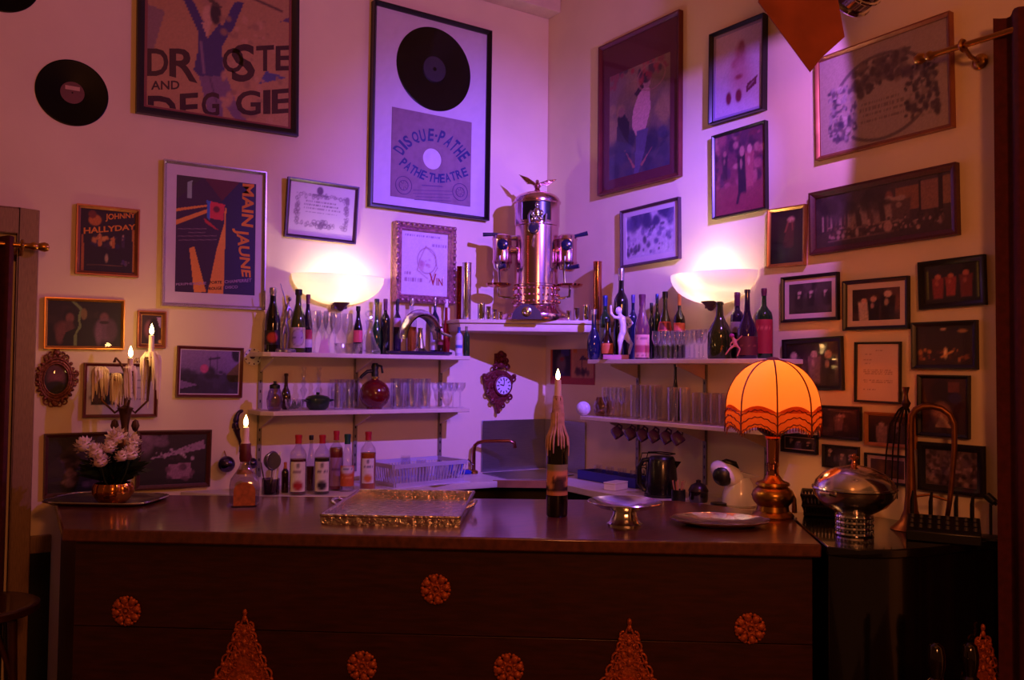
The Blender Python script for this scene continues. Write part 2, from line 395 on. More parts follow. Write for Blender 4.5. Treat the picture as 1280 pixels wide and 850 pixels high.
def onfront(x, y):
    n = np.array([BN.x, BN.y, 0]); p0 = np.array([fl[0], fl[1], 0]); r = ray(x, y); return CAM+r*(((p0-CAM)@n)/(r@n))
frot = Matrix((( BD.x, 0, -BN.x), (BD.y, 0, -BN.y), (0, 1, 0))).to_euler()     # local z faces the room
first = None
for (x, y) in ((159, 763), (545, 736), (937, 785), (453, 832), (636, 835)):
    p = onfront(x, y); loc = (p[0]-FL[0]-BN.x*.001, p[1]-FL[1]-BN.y*.001, p[2])
    if first is None: first = rosette().obj('rosette', m_gilt2, bar, loc, frot)
    else:
        o = first.copy(); COL.objects.link(o); o.parent = bar; o.location = loc
for i, x0 in enumerate((.22, .61, 1.88, 2.28)):                                      # the row continues below the frame's edge
    pass
def scroll(g, cx, cy, r, a0, turns, wd, sgn=1):
    P = []; n = 18
    for i in range(n+1):
        t = i/n; a = a0+sgn*turns*2*PI*t; rr = r*(1-.78*t); P.append((cx+rr*math.cos(a), cy+rr*math.sin(a), .006))
    g.tube(P, [wd*(1-.5*i/n) for i in range(n+1)], 6)
def filigree():
    g = G(); H, W = .30, .13                                                       # triangle standing on its medallion
    for s in (-1, 1):
        for k, (x, y, r) in enumerate(((.018, .235, .016), (.026, .198, .018), (.04, .158, .021), (.058, .115, .023), (.078, .070, .025), (.098, .026, .026))):
            scroll(g, s*x, y, r, (PI/2 if s > 0 else PI/2), 1.3, .0042, -s); g.ell((s*(x+r*.75), y-.012, .006), .008, .008, .006, 8, 5)
        g.tube([(s*.004, .265, .005), (s*.03, .2, .005), (s*.062, .12, .005), (s*.118, .0, .005)], .0035, 6)
        for k, (x, y) in enumerate(((.02, .17), (.03, .13), (.05, .1))): g.ell((s*x, y, .006), .007, .012, .006, 8, 5)
    g.prism([(-.012, .24), (-.03, .19), (-.045, .14), (-.075, .09), (-.1, .03), (.1, .03), (.075, .09), (.045, .14), (.03, .19), (.012, .24)], 0, .0015, 0)
    for s in (-1, 1):
        for (x, y, r) in ((.012, .215, .011), (.014, .178, .012), (.022, .14, .014), (.03, .105, .014), (.052, .085, .013), (.07, .045, .014)): scroll(g, s*x, y, r, -PI/2, 1.2, .0038, s); g.ell((s*(x+.012), y+.018, .006), .006, .006, .005, 7, 4)
    for y in (.283, .262, .215, .18, .145): g.ell((0, y, .007), .0085, .013, .007, 8, 5)
    g.lathe([(0, .016), (.03, .014), (.042, .009), (.05, .012), (.062, .010), (.066, 0), (0, 0)], 26, c=(0, .03, 0))
    for i in range(16): t = 2*PI*i/16; g.ell((.056*math.cos(t), .03+.056*math.sin(t), .011), .007, .007, .005, 7, 4)
    for i in range(6): t = 2*PI*i/6; g.ell((.022*math.cos(t), .03+.022*math.sin(t), .016), .012, .007, .006, 8, 5, rot=Quaternion((0, 0, 1), t))
    for s in (-1, 1):
        for k in range(5): scroll(g, s*(.105-.012*k), -.02-.03*k, .02, PI/2, 1.2, .004, -s)
    g.tube([(-.12, -.04, .005), (-.06, -.13, .005), (0, -.17, .005), (.06, -.13, .005), (.12, -.04, .005)], .004, 6)
    return g
first = None
for (x, y) in ((305, 864), (786, 878)):
    p = onfront(x, y); loc = (p[0]-FL[0]-BN.x*.001, p[1]-FL[1]-BN.y*.001, p[2]-.01)
    if first is None: first = filigree().obj('filigree_ornament', m_gilt2, bar, loc, frot)
    else:
        o = first.copy(); COL.objects.link(o); o.parent = bar; o.location = loc

# ---------------------------------------------------------------- black curved cabinet closing the bar at the right
ZK = 1.080
fc = [onZ(x, y, ZK) for (x, y) in ((1034, 683), (1075, 687), (1120, 687), (1170, 683), (1215, 677))]+[np.array([3.09, 1.60, ZK]), np.array([A-.006, 1.585, ZK])]
cab = thing('cabinet', 'black lacquered cabinet with a curved front at the right of the bar', 'cabinet', (fc[0][0], fc[0][1], 0))
rc = lambda p: (p[0]-fc[0][0], p[1]-fc[0][1])
top = [rc(p) for p in fc]+[rc((A-.006, 2.0)), rc((A-.006, 2.345)), rc((2.922, 2.345)), rc((2.72, 2.115))]
G().prism(top, ZK-.03, ZK).obj('cabinet_top', m_lacq, cab, bevel=.004)
n_ = len(fc); ctr = Vector((rc((3.0, 2.1))[0], rc((3.0, 2.1))[1]))
bodyc = [tuple(Vector(p)+(ctr-Vector(p)).normalized()*.02) for p in top[:n_]]+[top[n_], top[n_+1], top[n_+2], top[n_+3]]
G().prism(bodyc, 0, ZK-.031).obj('curved_body', m_lacq, cab, bevel=.003)
p = onfront(1256, 812)
frr = Vector(fc[-2])-Vector(fc[-3]); frr.z = 0; frr.normalize(); nn = Vector((-frr.y, frr.x, 0))
pm = (Vector(fc[-2])+Vector(fc[-3]))/2
er = Matrix(((frr.x, 0, -nn.x), (frr.y, 0, -nn.y), (0, 1, 0))).to_euler()
mid = (Vector((*bodyc[-6], 0))+Vector((*bodyc[-7], 0)))/2 if False else Vector((*bodyc[4], 0))*.45+Vector((*bodyc[5], 0))*.55
o = filigree().obj('filigree_ornament', m_gilt2, cab, (mid.x-nn.x*.004, mid.y-nn.y*.004, .50), er)

# ---------------------------------------------------------------- worktop behind the bar, sink and splashback
ZW = 1.05
wk = [(1.02, 4.396), (1.33, 4.03), (1.78, 3.83), (2.20, 4.02), (2.595, 4.0), (2.824, 3.84), (2.80, 3.49), (2.807, 2.85), (2.915, 2.36), (A-.004, 2.36), (A-.004, 4.396)]
wt = thing('worktop', 'pale worktop running under the shelves round the corner', 'worktop', (2.6, 4.2, 0))
rw = lambda p: (p[0]-2.6, p[1]-4.2)
g = G().prism([rw(p) for p in wk], ZW-.035, ZW); g.obj('slab', M('pale_laminate', 'd8ccc0', .4, var=.05), wt, bevel=.003)
g = G().prism([rw(p) for p in ((1.2, 4.39), (1.5, 4.08), (1.82, 3.95), (2.2, 4.1), (2.62, 4.1), (2.93, 3.9), (2.93, 2.5), (A-.01, 2.5), (A-.01, 4.39))], 0, ZW-.036); g.obj('cupboard_base', M('dark_cupboard', '2a1d1a', .6), wt)
g = G(); a, b = (2.595, 4.0), (2.824, 3.84)
g.prism([rw(p) for p in ((2.56, 4.02), (2.59, 3.985), (2.83, 3.822), (2.84, 3.86))], ZW-.034, ZW+.004); g.obj('edge_strip', M('wood_strip', '9a6a44', .5, var=.2), wt)
m_steel = M('brushed_steel', 'a9a8b0', .32, 1., var=.08, scale=8, stretch=(2, 2, 30))
sk = thing('corner_sink', 'steel corner sink with metal splashback panels under the clock', 'sink', (2.9, 4.15, ZW))
for nm, (x0, x1, y0, y1) in (('splashback', (2.716-2.9, A-2.9-.006, B-.010-4.15, B-.002-4.15)), ('splashback', (A-.010-2.9, A-.002-2.9, 3.99-4.15, B-.011-4.15))):
    G().box(x0, x1, y0, y1, .002, .303).obj(nm, m_steel, sk, bevel=.002)
g = G(); rim = [(2.68, 4.32), (2.66, 4.03), (2.83, 3.9), (3.1, 4.0), (3.1, 4.32)]
ri = [(p[0]-2.9, p[1]-4.15) for p in rim]; inn = [(x*.86, y*.86) for x, y in ri]; bt = [(x*.7, y*.7) for x, y in ri]
n = 5; vs = [(x, y, .0015) for x, y in ri]+[(x, y, .006) for x, y in ri]+[(x, y, .006) for x, y in inn]+[(x, y, .002) for x, y in bt]
fs = [(i, (i+1) % n, n+(i+1) % n, n+i) for i in range(n)]+[(n+i, n+(i+1) % n, 2*n+(i+1) % n, 2*n+i) for i in range(n)]+[(2*n+i, 2*n+(i+1) % n, 3*n+(i+1) % n, 3*n+i) for i in range(n)]+[tuple(range(3*n, 4*n))]
g.add(vs, fs); g.obj('basin', m_steel, sk)
p = onZ(592, 592, ZW); tp = thing('tap', 'brown copper swan-neck tap over the corner sink', 'tap', (p[0], p[1], ZW+.002))
g = G(); s = mpp(p); h = 40*s
g.tube([(0, 0, 0), (0, 0, h*.7), (.004, -.003, h*.86), (.02, -.012, h*.95), (.05, -.03, h), (.17, -.11, h*1.02), (.195, -.127, h*.97), (.2, -.13, h*.8)], .011, 10); g.obj('spout', M('brown_copper', '9a6048', .2, 1.), tp)
G().lathe([(0, 0), (.026, 0), (.026, .012), (.015, .02), (0, .02)], 16).obj('base', m_brass, tp)
G().tube([(0, 0, .05), (-.03, -.02, .06), (-.06, -.04, .085)], .006, 8).obj('lever', m_chrome, tp)

# ---------------------------------------------------------------- wall shelves
def shelf(name, label, wall, c0, c1, z0, z1, dep, brs, rails, chamfer=0.):
    """c0..c1: extent along the wall (X on the left wall, Y on the right wall)"""
    if wall == 'L': loc, rz, L = (c0, B-.001, z0), 0., c1-c0
    else: loc, rz, L = (A-.001, c1, z0), -PI/2, c1-c0
    t = thing(name, label, 'shelf', loc, rz); h = z1-z0
    G().prism([(0, 0), (0, -dep+chamfer), (chamfer, -dep), (L, -dep), (L, 0)] if chamfer else [(0, 0), (0, -dep), (L, -dep), (L, 0)], 0, h).obj('board', m_shelf, t, bevel=.003)
    for u in brs:
        g = G(); g.add([(u-.004, -.012, -.001), (u+.004, -.012, -.001), (u+.004, -dep*.8, -.001), (u-.004, -dep*.8, -.001), (u-.004, -.012, -.075), (u+.004, -.012, -.075), (u+.004, -dep*.8, -.012), (u-.004, -dep*.8, -.012)],
            [(0, 1, 2, 3), (7, 6, 5, 4), (0, 4, 5, 1), (1, 5, 6, 2), (2, 6, 7, 3), (3, 7, 4, 0)]); g.obj('bracket', m_shelf, t)
    if rails:
        for u in brs:
            g = G().box(u-.011, u+.011, -.010, -.0005, rails[0]-z0, -.002)
            k = rails[0]-z0+.03
            while k < -.03: g.box(u-.003, u+.003, -.0115, -.010, k, k+.014, 1); k += .05
            g.obj('slotted_rail', [m_rail, m_black], t)
    return t
ZL1, ZL2, ZR1, ZR2 = 1.727, 1.440, 1.712, 1.408
shelf('wall_shelf', 'upper pale shelf of bottles and glasses on the left wall', 'L', 1.335, 2.487, ZL1-.022, ZL1, .25, (.06, .58, 1.1), (ZL2+.004,), .03)
shelf('wall_shelf', 'lower pale shelf with the red siphon on the left wall', 'L', 1.335, 2.487, ZL2-.022, ZL2, .25, (.06, .58, 1.1), (1.10,), .05)
shelf('wall_shelf', 'upper pale shelf of bottles on the right wall', 'R', 2.47, 3.67, ZR1-.022, ZR1, .25, (.13, .62, 1.1), (ZR2+.004,), 0)
shelf('wall_shelf', 'lower pale shelf of glasses with hanging cups on the right wall', 'R', 2.49, 3.77, ZR2-.02, ZR2, .25, (.23, .72, 1.1), (1.10,), .04)
# corner shelf that carries the espresso machine
ZS = 1.932
sa, sb = atD(574, 404, 4.86), atD(757, 404, 4.86)
cs = thing('corner_shelf', 'thick pale corner shelf with moulded front under the espresso machine', 'shelf', (sa[0], sa[1], ZS-.065))
rs = lambda p: (p[0]-sa[0], p[1]-sa[1])
d_ = (Vector(sb[:2])-Vector(sa[:2])).normalized(); nb_ = Vector((-d_.y, d_.x))
G().prism([rs(sa), rs(sb), rs((A-.002, sb[1])), rs((A-.002, B-.002)), rs((sa[0], B-.002))], .045, .065).obj('board', m_shelf, cs, bevel=.003)
a2, b2 = Vector(sa[:2])+nb_*.012+d_*.004, Vector(sb[:2])+nb_*.012-d_*.004
G().prism([rs(a2), rs(b2), rs((A-.002, b2.y)), rs((A-.002, B-.002)), rs((a2.x, B-.002))], 0, .044).obj('fascia', m_shelf, cs, bevel=.004)
# ---------------------------------------------------------------- pictures on the walls
m_print = PM('printed_paper'); m_pane = GL('picture_glass', (.97, .97, .97), .0, .01, pane=True)
F_black = M('black_frame', '120c0c', .35, var=.1); F_brown = M('brown_wood_frame', '4a2018', .4, var=.25, stretch=(8, 8, 8)); F_red = M('mahogany_frame', '5a1c1c', .35, var=.2)
F_gold = M('gold_frame', 'c8924a', .35, .85, var=.15); F_silver = M('silver_frame', 'c9c2c4', .25, .9, var=.05); F_violet = M('plum_frame', '3c2036', .4, var=.15)
F_bronze = M('bronze_frame', '9a6040', .4, .7, var=.2)
class Pic: pass
def picture(wall, cs, label, fw, fm, spec, t=.022, mw=0., mc='e8dfd2', res=56, name='framed_picture', cat='picture', inner=None, group=None, tilt=None, seed=1, lift=0., arm=None, lean=0.):
    fn = onL if wall == 'L' else onR
    P = [fn(x, y, t) for x, y in cs]
    U = [p[0] for p in P] if wall == 'L' else [-p[1] for p in P]; V = [p[2] for p in P]
    if tilt is None:
        tl = [math.atan2(V[1]-V[0], U[1]-U[0]), math.atan2(V[2]-V[3], U[2]-U[3]), math.atan2(-(U[0]-U[3]), V[0]-V[3]), math.atan2(-(U[1]-U[2]), V[1]-V[2])]
        tl.sort(); tilt = max(-.03, min(.03, (tl[1]+tl[2])/2))
    uc, vc = sum(U)/4, sum(V)/4
    ct, st = math.cos(-tilt), math.sin(-tilt)
    Q = [((u-uc)*ct-(v-vc)*st, (u-uc)*st+(v-vc)*ct) for u, v in zip(U, V)]
    w = (Q[1][0]-Q[0][0]+Q[2][0]-Q[3][0])/2; h = (Q[0][1]-Q[3][1]+Q[1][1]-Q[2][1])/2
    bu, bv = uc+math.sin(tilt)*h/2, vc-math.cos(tilt)*h/2
    loc = (bu, B-.0012-lift, bv) if wall == 'L' else (A-.0012-lift, -bu, bv); rz = 0. if wall == 'L' else -PI/2
    T = thing(name, label, cat, loc, rot=(lean, -tilt, rz), group=group)
    # moulding: mitred bars with a stepped section
    if fm is not None:
        g = G(); sec = [(0, 0), (0, -t), (fw*.35, -t), (fw*.55, -t*.85), (fw, -t*.62), (fw, 0)]
        if arm: sec = arm(fw, t)
        k = len(sec); vs = []
        for (sx, sz) in ((-1, 0), (1, 0), (1, 1), (-1, 1)):
            for (a, y) in sec: vs.append((sx*(w/2-a), y, a if sz == 0 else h-a))
        fs = [(i*k+j, ((i+1) % 4)*k+j, ((i+1) % 4)*k+j+1, i*k+j+1) for i in range(4) for j in range(k-1)]
        g.add(vs, fs); g.obj('frame', fm, T)
    yb = -t*.40
    G().box(-w/2+fw*.6, w/2-fw*.6, -min(.004, t*.25), -.0003, fw*.6, h-fw*.6).obj('backing', M('card_backing', '4a3a2a', .9), T)
    x0, x1, z0, z1 = -w/2+fw*.97, w/2-fw*.97, fw*.97, h-fw*.97
    if mw:
        ml = mw if isinstance(mw, tuple) else (mw, mw, mw, mw)           # left, right, bottom, top
        a0, a1, b0, b1 = x0+ml[0], x1-ml[1], z0+ml[2], z1-ml[3]
        g = G(); o, i = [(x0, z0), (x1, z0), (x1, z1), (x0, z1)], [(a0, b0), (a1, b0), (a1, b1), (a0, b1)]
        vs = [(x, yb, z) for x, z in o]+[(x, yb, z) for x, z in i]+[(x, yb+.002, z) for x, z in i]
        fs = [(j, (j+1) % 4, 4+(j+1) % 4, 4+j) for j in range(4)]+[(4+j, 4+(j+1) % 4, 8+(j+1) % 4, 8+j) for j in range(4)]
        g.add(vs, fs); g.obj('mount', M('mount_'+mc, mc, .85, var=.03), T)
        x0, x1, z0, z1 = a0, a1, b0, b1; yp = yb+.0018
    else: yp = yb
    r = Pic(); r.T, r.w, r.h, r.t, r.yp = T, w, h, t, yp; r.box = (x0, x1, z0, z1)
    R3 = T.rotation_euler.to_matrix().to_3x3().transposed(); l3 = Vector(loc)
    def local(px, py):
        p = Vector(fn(px, py, -yp)); q = R3 @ (p-l3); return q.x, q.z
    r.local = local; r.uv = lambda px, py: ((local(px, py)[0]-x0)/(x1-x0), (local(px, py)[1]-z0)/(z1-z0))
    if spec is not None:
        bg, ops = spec(r) if callable(spec) else spec
        asp = (z1-z0)/(x1-x0); nx = res; ny = max(8, int(res*asp))
        g, C = grid(paint(nx, ny, bg, ops, seed, asp), x1-x0, z1-z0, x0, z0, yp)
        r.pr = g.obj('print', m_print, T, cols=C)
    if fm is not None:
        G().add([(-w/2+fw*.9, -t*.58, fw*.9), (w/2-fw*.9, -t*.58, fw*.9), (w/2-fw*.9, -t*.58, h-fw*.9), (-w/2+fw*.9, -t*.58, h-fw*.9)], [(0, 1, 2, 3)]).obj('glass_pane', m_pane, T)
    return r
def letters(r, items, mat, name='lettering', clip=None, dy=.0007, bold=.012):
    """items: (text, quad of photo pixels TL TR BR BL); laid flat on the print"""
    g = G()
    for s, q in items:
        vs, fs, _ = textmesh(s, bold); L = [r.local(*p) for p in q]; o = []
        for a, b in vs:
            top = [L[0][i]*(1-a)+L[1][i]*a for i in (0, 1)]; bot = [L[3][i]*(1-a)+L[2][i]*a for i in (0, 1)]
            o.append((bot[0]*(1-b)+top[0]*b, r.yp-dy, bot[1]*(1-b)+top[1]*b))
        g.add(o, fs)
    ob = g.obj(name, mat, r.T)
    if clip is not None:
        bm = bmesh.new(); bm.from_mesh(ob.data)
        bmesh.ops.bisect_plane(bm, geom=bm.verts[:]+bm.edges[:]+bm.faces[:], plane_co=(0, 0, clip), plane_no=(0, 0, 1), clear_inner=True)
        bm.to_mesh(ob.data); bm.free()
    return ob
ink = M('ink_maroon', '3a1018', .7); ink_blue = M('ink_navy', '24246a', .7); ink_or = M('ink_amber', 'e08a30', .7); ink_red = M('ink_red', 'a02030', .7); ink_blk = M('ink_black', '1a1416', .8)
def pxo(r, ops):
    """picture ops whose coordinates are photo pixels on the wall"""
    out = []
    for o in ops:
        if o[0] == 'p': out.append(('p', [r.uv(*p) for p in o[1]], o[2]))
        elif o[0] == 'e':
            c = r.uv(o[1], o[2]); a = r.uv(o[1]+o[3], o[2]); b = r.uv(o[1], o[2]-o[4]); out.append(('e', c[0], c[1], abs(a[0]-c[0]), abs(b[1]-c[1]), o[5])+tuple(o[6:]))
        elif o[0] == 'l':
            a, b = r.uv(o[1], o[2]), r.uv(o[3], o[4]); k = r.uv(o[1]+o[5], o[2]); out.append(('l', a[0], a[1], b[0], b[1], abs(k[0]-a[0]), o[6]))
        else: out.append(o)
    return out
# --- tall music-hall poster (its top runs out of the photograph)
def sp(r):
    S = lambda x, y: (170+x/4.943, y/4.943)
    j = '3a2a66'
    return ('b98a5c', 'a97c52'), pxo(r, [
        ('p', [S(60, 20), S(180, 70), S(110, 300), S(60, 320)], '8a6a66'), ('p', [S(760, 520), S(800, 440), S(930, 480)], '4a4a86'), ('p', [S(890, 135), S(975, 90), S(975, 140)], '5a3a66'),
        ('e', *S(470, -300), 28, 60, '8a6258', .6), ('l', *S(720, -10), *S(900, 70), 3, '4a2a2a'),
        ('p', [S(390, 470), S(560, 470), S(620, 640), S(745, 850), S(690, 850), S(540, 640), S(520, 850), S(470, 850), S(430, 640)], '7a5a78'),
        ('p', [S(385, 150), S(430, 130), S(440, 240), S(520, 140), S(545, 200), S(530, 330), S(555, 470), S(390, 470), S(355, 430), S(380, 320)], j),
        ('p', [S(275, -40), S(330, -40), S(420, 140), S(385, 200)], j), ('p', [S(520, 190), S(610, 10), S(665, 20), S(610, 160), S(540, 270)], j),
        ('e', *S(445, 95), 7, 12, 'c89a78'), ('p', [S(405, 140), S(470, 130), S(440, 235)], 'c89a78'), ('e', *S(492, 85), 7, 14, '2a1420'),
        ('p', [S(420, -20), S(470, -10), S(530, 45), S(480, 35)], '4a3428'), ('l', *S(400, 260), *S(420, 450), 3, '8a6a80'),
        ('l', *S(455, 480), *S(500, 640), 1.5, '4a3050'), ('b', 60, .5, .0, .95, .5, .01, .03, ('9a7050', 'c0906a')), ('n', .08)])
pc = picture('L', [(172.5, -125), (377.5, -130), (371, 170.7), (171.4, 139.5)], 'large tan music-hall poster of a blue-jacketed figure lettered DROSTE AND', .035, F_black, sp, .03, (.015, .015, .012, .012), '8a4a48', 96, 'framed_poster', 'poster')
S = lambda x, y: (170+x/4.943, y/4.943)
letters(pc, [('D', [S(68, 300), S(200, 300), S(200, 470), S(68, 470)]), ('R', [S(205, 300), S(380, 300), S(380, 515), S(205, 470)]), ('O', [S(535, 300), S(665, 295), S(665, 450), S(535, 450)]),
             ('S', [S(590, 275), S(735, 270), S(735, 500), S(590, 512)]), ('T', [S(742, 285), S(852, 278), S(852, 440), S(742, 440)]), ('E', [S(862, 285), S(955, 280), S(955, 435), S(862, 437)]),
             ('AND', [S(92, 500), S(268, 498), S(268, 552), S(92, 556)]),
             ('D', [S(72, 592), S(250, 592), S(250, 780), S(72, 780)]), ('E', [S(270, 580), S(385, 572), S(385, 745), S(270, 750)]), ('G', [S(405, 570), S(515, 570), S(515, 720), S(405, 725)]),
             ('G', [S(615, 562), S(770, 558), S(770, 712), S(615, 715)]), ('I', [S(785, 558), S(830, 555), S(830, 705), S(785, 705)]), ('E', [S(838, 555), S(955, 545), S(955, 697), S(838, 705)])],
        ink, clip=pc.box[2]+.002, bold=.022)
# --- roller-disco poster
Z5 = lambda x, y: (200+x/4.248, 190+y/4.25)
def sp(r):
    o = 'e8933a'
    return ('2c1440', '3a1640'), pxo(r, [
        ('p', [Z5(330, 100), Z5(520, 160), Z5(500, 770), Z5(335, 770)], '241652'), ('p', [Z5(230, 130), Z5(430, 155), Z5(330, 260)], '5a1634'), ('p', [Z5(90, 100), Z5(235, 130), Z5(90, 250)], '3a2a34'),
        ('p', [Z5(80, 300), Z5(248, 280), Z5(250, 290), Z5(80, 316)], o), ('p', [Z5(80, 362), Z5(252, 303), Z5(252, 322), Z5(80, 388)], o),
        ('p', [Z5(262, 260), Z5(345, 280), Z5(335, 365), Z5(258, 350)], 'd8324a'), ('p', [Z5(248, 255), Z5(268, 262), Z5(264, 365), Z5(250, 350)], '3a6ad0'), ('p', [Z5(232, 350), Z5(262, 372), Z5(310, 415), Z5(290, 408), Z5(240, 375)], 'c02a3a'),
        ('e', *Z5(300, 305), 4, 4, '6a1430'), ('p', [Z5(345, 290), Z5(352, 300), Z5(336, 760), Z5(250, 760), Z5(300, 520), Z5(340, 380)], o),
        ('p', [Z5(155, 510), Z5(182, 503), Z5(245, 745), Z5(180, 745)], o), ('p', [Z5(145, 160), Z5(172, 150), Z5(168, 245), Z5(145, 245)], '9ab0b0'),
        ('l', *Z5(95, 408), *Z5(245, 408), .5, '9a7a90'), ('l', *Z5(150, 428), *Z5(240, 428), .5, '9a7a90'), ('l', *Z5(95, 447), *Z5(300, 445), .5, '9a7a90'), ('l', *Z5(100, 468), *Z5(300, 466), .5, '9a7a90'), ('n', .06)])
pc = picture('L', [(206, 199), (335.7, 214.6), (329.6, 386.8), (201.2, 382.6)], 'silver-framed poster lettered MAIN JAUNE with amber beams on deep violet', .016, F_silver, sp, .03, (.047, .034, .056, .05), 'd8c8dc', 110, 'framed_poster', 'poster')
letters(pc, [('MAIN', [Z5(500, 172), Z5(494, 402), Z5(432, 392), Z5(438, 168)]), ('JAUNE', [Z5(470, 415), Z5(482, 668), Z5(420, 660), Z5(382, 405)])], ink_or, bold=.03)
letters(pc, [('PERIPHERIQUE', [Z5(84, 697), Z5(245, 690), Z5(245, 706), Z5(84, 712)]), ('CHAMPERRET', [Z5(342, 682), Z5(486, 672), Z5(484, 690), Z5(342, 698)]), ('DISCO', [Z5(346, 712), Z5(412, 709), Z5(412, 724), Z5(346, 727)])], M('ink_lilac', 'b088c0', .7), bold=.01)
letters(pc, [('PORTE', [Z5(262, 686), Z5(328, 684), Z5(328, 699), Z5(262, 701)]), ('ROUGE', [Z5(260, 718), Z5(328, 715), Z5(328, 731), Z5(260, 734)])], ink_blk, bold=.02)
# --- small concert poster
Z6 = lambda x, y: (80+x/7.727, 240+y/7.727)
def sp(r):
    return ('1c0c20', '2a1020'), pxo(r, [('e', *Z6(300, 270), 8, 7, 'c06a28'), ('e', *Z6(275, 215), 5, 5, '7a3020'),
        ('p', [Z6(165, 410), Z6(190, 410), Z6(190, 760), Z6(165, 760)], 'a85a2a'), ('p', [Z6(660, 370), Z6(685, 370), Z6(685, 780), Z6(660, 780)], 'b8702a'),
        ('b', 26, .2, .42, .8, .58, .02, .05, ('d88a40', 'e0a050', '3a2038', '2a1a48')), ('fig', .35, .42, .2, 'e0a060', 'c87838'), ('fig', .6, .4, .18, 'd08848', 'c07030'), ('fig', .78, .42, .2, 'b08070', '402848'),
        ('e', *Z6(410, 640), 2, 5, 'b09070'), ('l', *Z6(220, 700), *Z6(560, 715), .5, '8a5a40'), ('b', 6, .75, .1, .9, .2, .02, .04, ('4a3070', '6a4a60')), ('n', .15)])
pc = picture('L', [(96.2, 253.9), (175.4, 261.9), (173.3, 346.7), (94.1, 342.2)], 'small square concert poster with slanted amber capitals in a bronze frame', .018, F_bronze, sp, .022, 0, res=60, name='framed_poster', cat='poster')
letters(pc, [('JOHNNY', [Z6(400, 212), Z6(690, 200), Z6(690, 262), Z6(400, 288)]), ('HALLYDAY', [Z6(190, 345), Z6(692, 310), Z6(692, 362), Z6(190, 405)])], ink_or, bold=.03)
# --- diploma
Z7 = lambda x, y: (320+x/4.571, 180+y/4.571)
def ornate(x0, y0, x1, y1, col, n=90):
    o = []; rr = random.Random(3)
    for i in range(n):
        t = rr.random(); sd = rr.randrange(4)
        x, y = ((x0+(x1-x0)*t, y0 if sd == 0 else y1) if sd < 2 else (x0 if sd == 2 else x1, y0+(y1-y0)*t))
        o.append(('o', x+rr.uniform(-.02, .02), y+rr.uniform(-.03, .03), rr.uniform(.012, .03), rr.uniform(.015, .04), .008, col))
    return o
pc = picture('L', [(358.9, 221.6), (447.3, 233.6), (444.7, 304.7), (355.7, 295.3)], 'landscape diploma with ornamental border in a plum frame above the left sconce', .018, F_violet,
    ('d8c8cc', ornate(.12, .22, .88, .78, '8a6a80', 120)+[('e', .45, .88, .05, .08, '6a4a68'), ('l', .35, .80, .58, .79, .015, '6a4a68'), ('t', .25, .7, .66, .03, '8a6a80'), ('t', .22, .75, .6, .03, '7a5a78'), ('t', .22, .78, .53, .02, '9a7a90'), ('t', .25, .72, .46, .02, '9a7a90')]+
     [('o', .5+.04*math.cos(k)*k/2, .24+.05*math.sin(k*1.7), .03, .04, .01, '7a5a78') for k in range(-6, 7)]), res=80, name='framed_diploma', cat='diploma', lean=.085)
# --- framed giant record and its sleeve
pc = picture('L', [(469.3, -1), (615.4, 38.6), (611.8, 275), (462.2, 257.7)], 'tall framed giant record above its printed cardboard sleeve', .022, F_black, ('cfc0d0', [('n', .03), ('b', 10, 0, 0, 1, 1, .01, .03, ('c0b0c0', 'd8c8d4'))]), .045, 0, res=30, name='framed_record', cat='framed record')
def wheel(r, cx, cyy, R, parent, nm, mats, rings=True):
    g = G(); prof = [(0, .002), (R*.04, .002), (R*.045, .0045), (R*.32, .0045), (R*.33, .0035)]
    k = R*.36
    while k < R*.97: prof += [(k, .0035), (k+R*.012, .0042)]; k += R*.03
    prof += [(R*.98, .0042), (R, .002), (R, 0), (0, 0)]
    g.lathe(prof, 64, axis=(0, -1, 0), c=(cx, r.yp-.0005, cyy)); return g.obj(nm, mats, parent)
m_vinyl = M('black_vinyl', '040306', .3, var=.0, spec=.12)
a, b, c, d = pc.local(535, 33), pc.local(550, 140), pc.local(495, 84), pc.local(588, 90)
cx, cz = (c[0]+d[0])/2, (a[1]+b[1])/2; R = (abs(d[0]-c[0])+abs(a[1]-b[1]))/4
wheel(pc, cx, cz, R, pc.T, 'record', m_vinyl)
G().lathe([(R*.05, 0), (R*.3, 0), (R*.3, .0006), (R*.05, .0006)], 32, axis=(0, -1, 0), c=(cx, pc.yp-.0052, cz)).obj('record_label', M('dark_label', '1c1220', .5), pc.T)
Z8 = lambda x, y: (485+x/5.861, 120+y/5.862)
q = [pc.local(*Z8(*k)) for k in ((25, 82), (608, 192), (602, 808), (20, 738))]
x0, x1 = (q[0][0]+q[3][0])/2, (q[1][0]+q[2][0])/2; z1, z0 = (q[0][1]+q[1][1])/2, (q[2][1]+q[3][1])/2
hc = pc.local(*Z8(322, 462)); hr = abs(pc.local(*Z8(322, 385))[1]-pc.local(*Z8(322, 538))[1])/2
g = G(); n = 40; y0 = pc.yp-.004; ou = []; inn = []
for i in range(n):
    t = 2*PI*i/n; dx, dz = math.cos(t), math.sin(t); inn.append((hc[0]+hr*dx, y0, hc[1]+hr*dz))
    k = min(((x1 if dx > 0 else x0)-hc[0])/dx if abs(dx) > 1e-6 else 9, ((z1 if dz > 0 else z0)-hc[1])/dz if abs(dz) > 1e-6 else 9); ou.append((hc[0]+k*dx, y0, hc[1]+k*dz))
cs_ = [(x0, z0), (x1, z0), (x1, z1), (x0, z1)]
for i in range(n):                                           # snap the nearest ring points to the sleeve's corners
    pass
for (x, z) in cs_:
    j = min(range(n), key=lambda i: (ou[i][0]-x)**2+(ou[i][2]-z)**2); ou[j] = (x, y0, z)
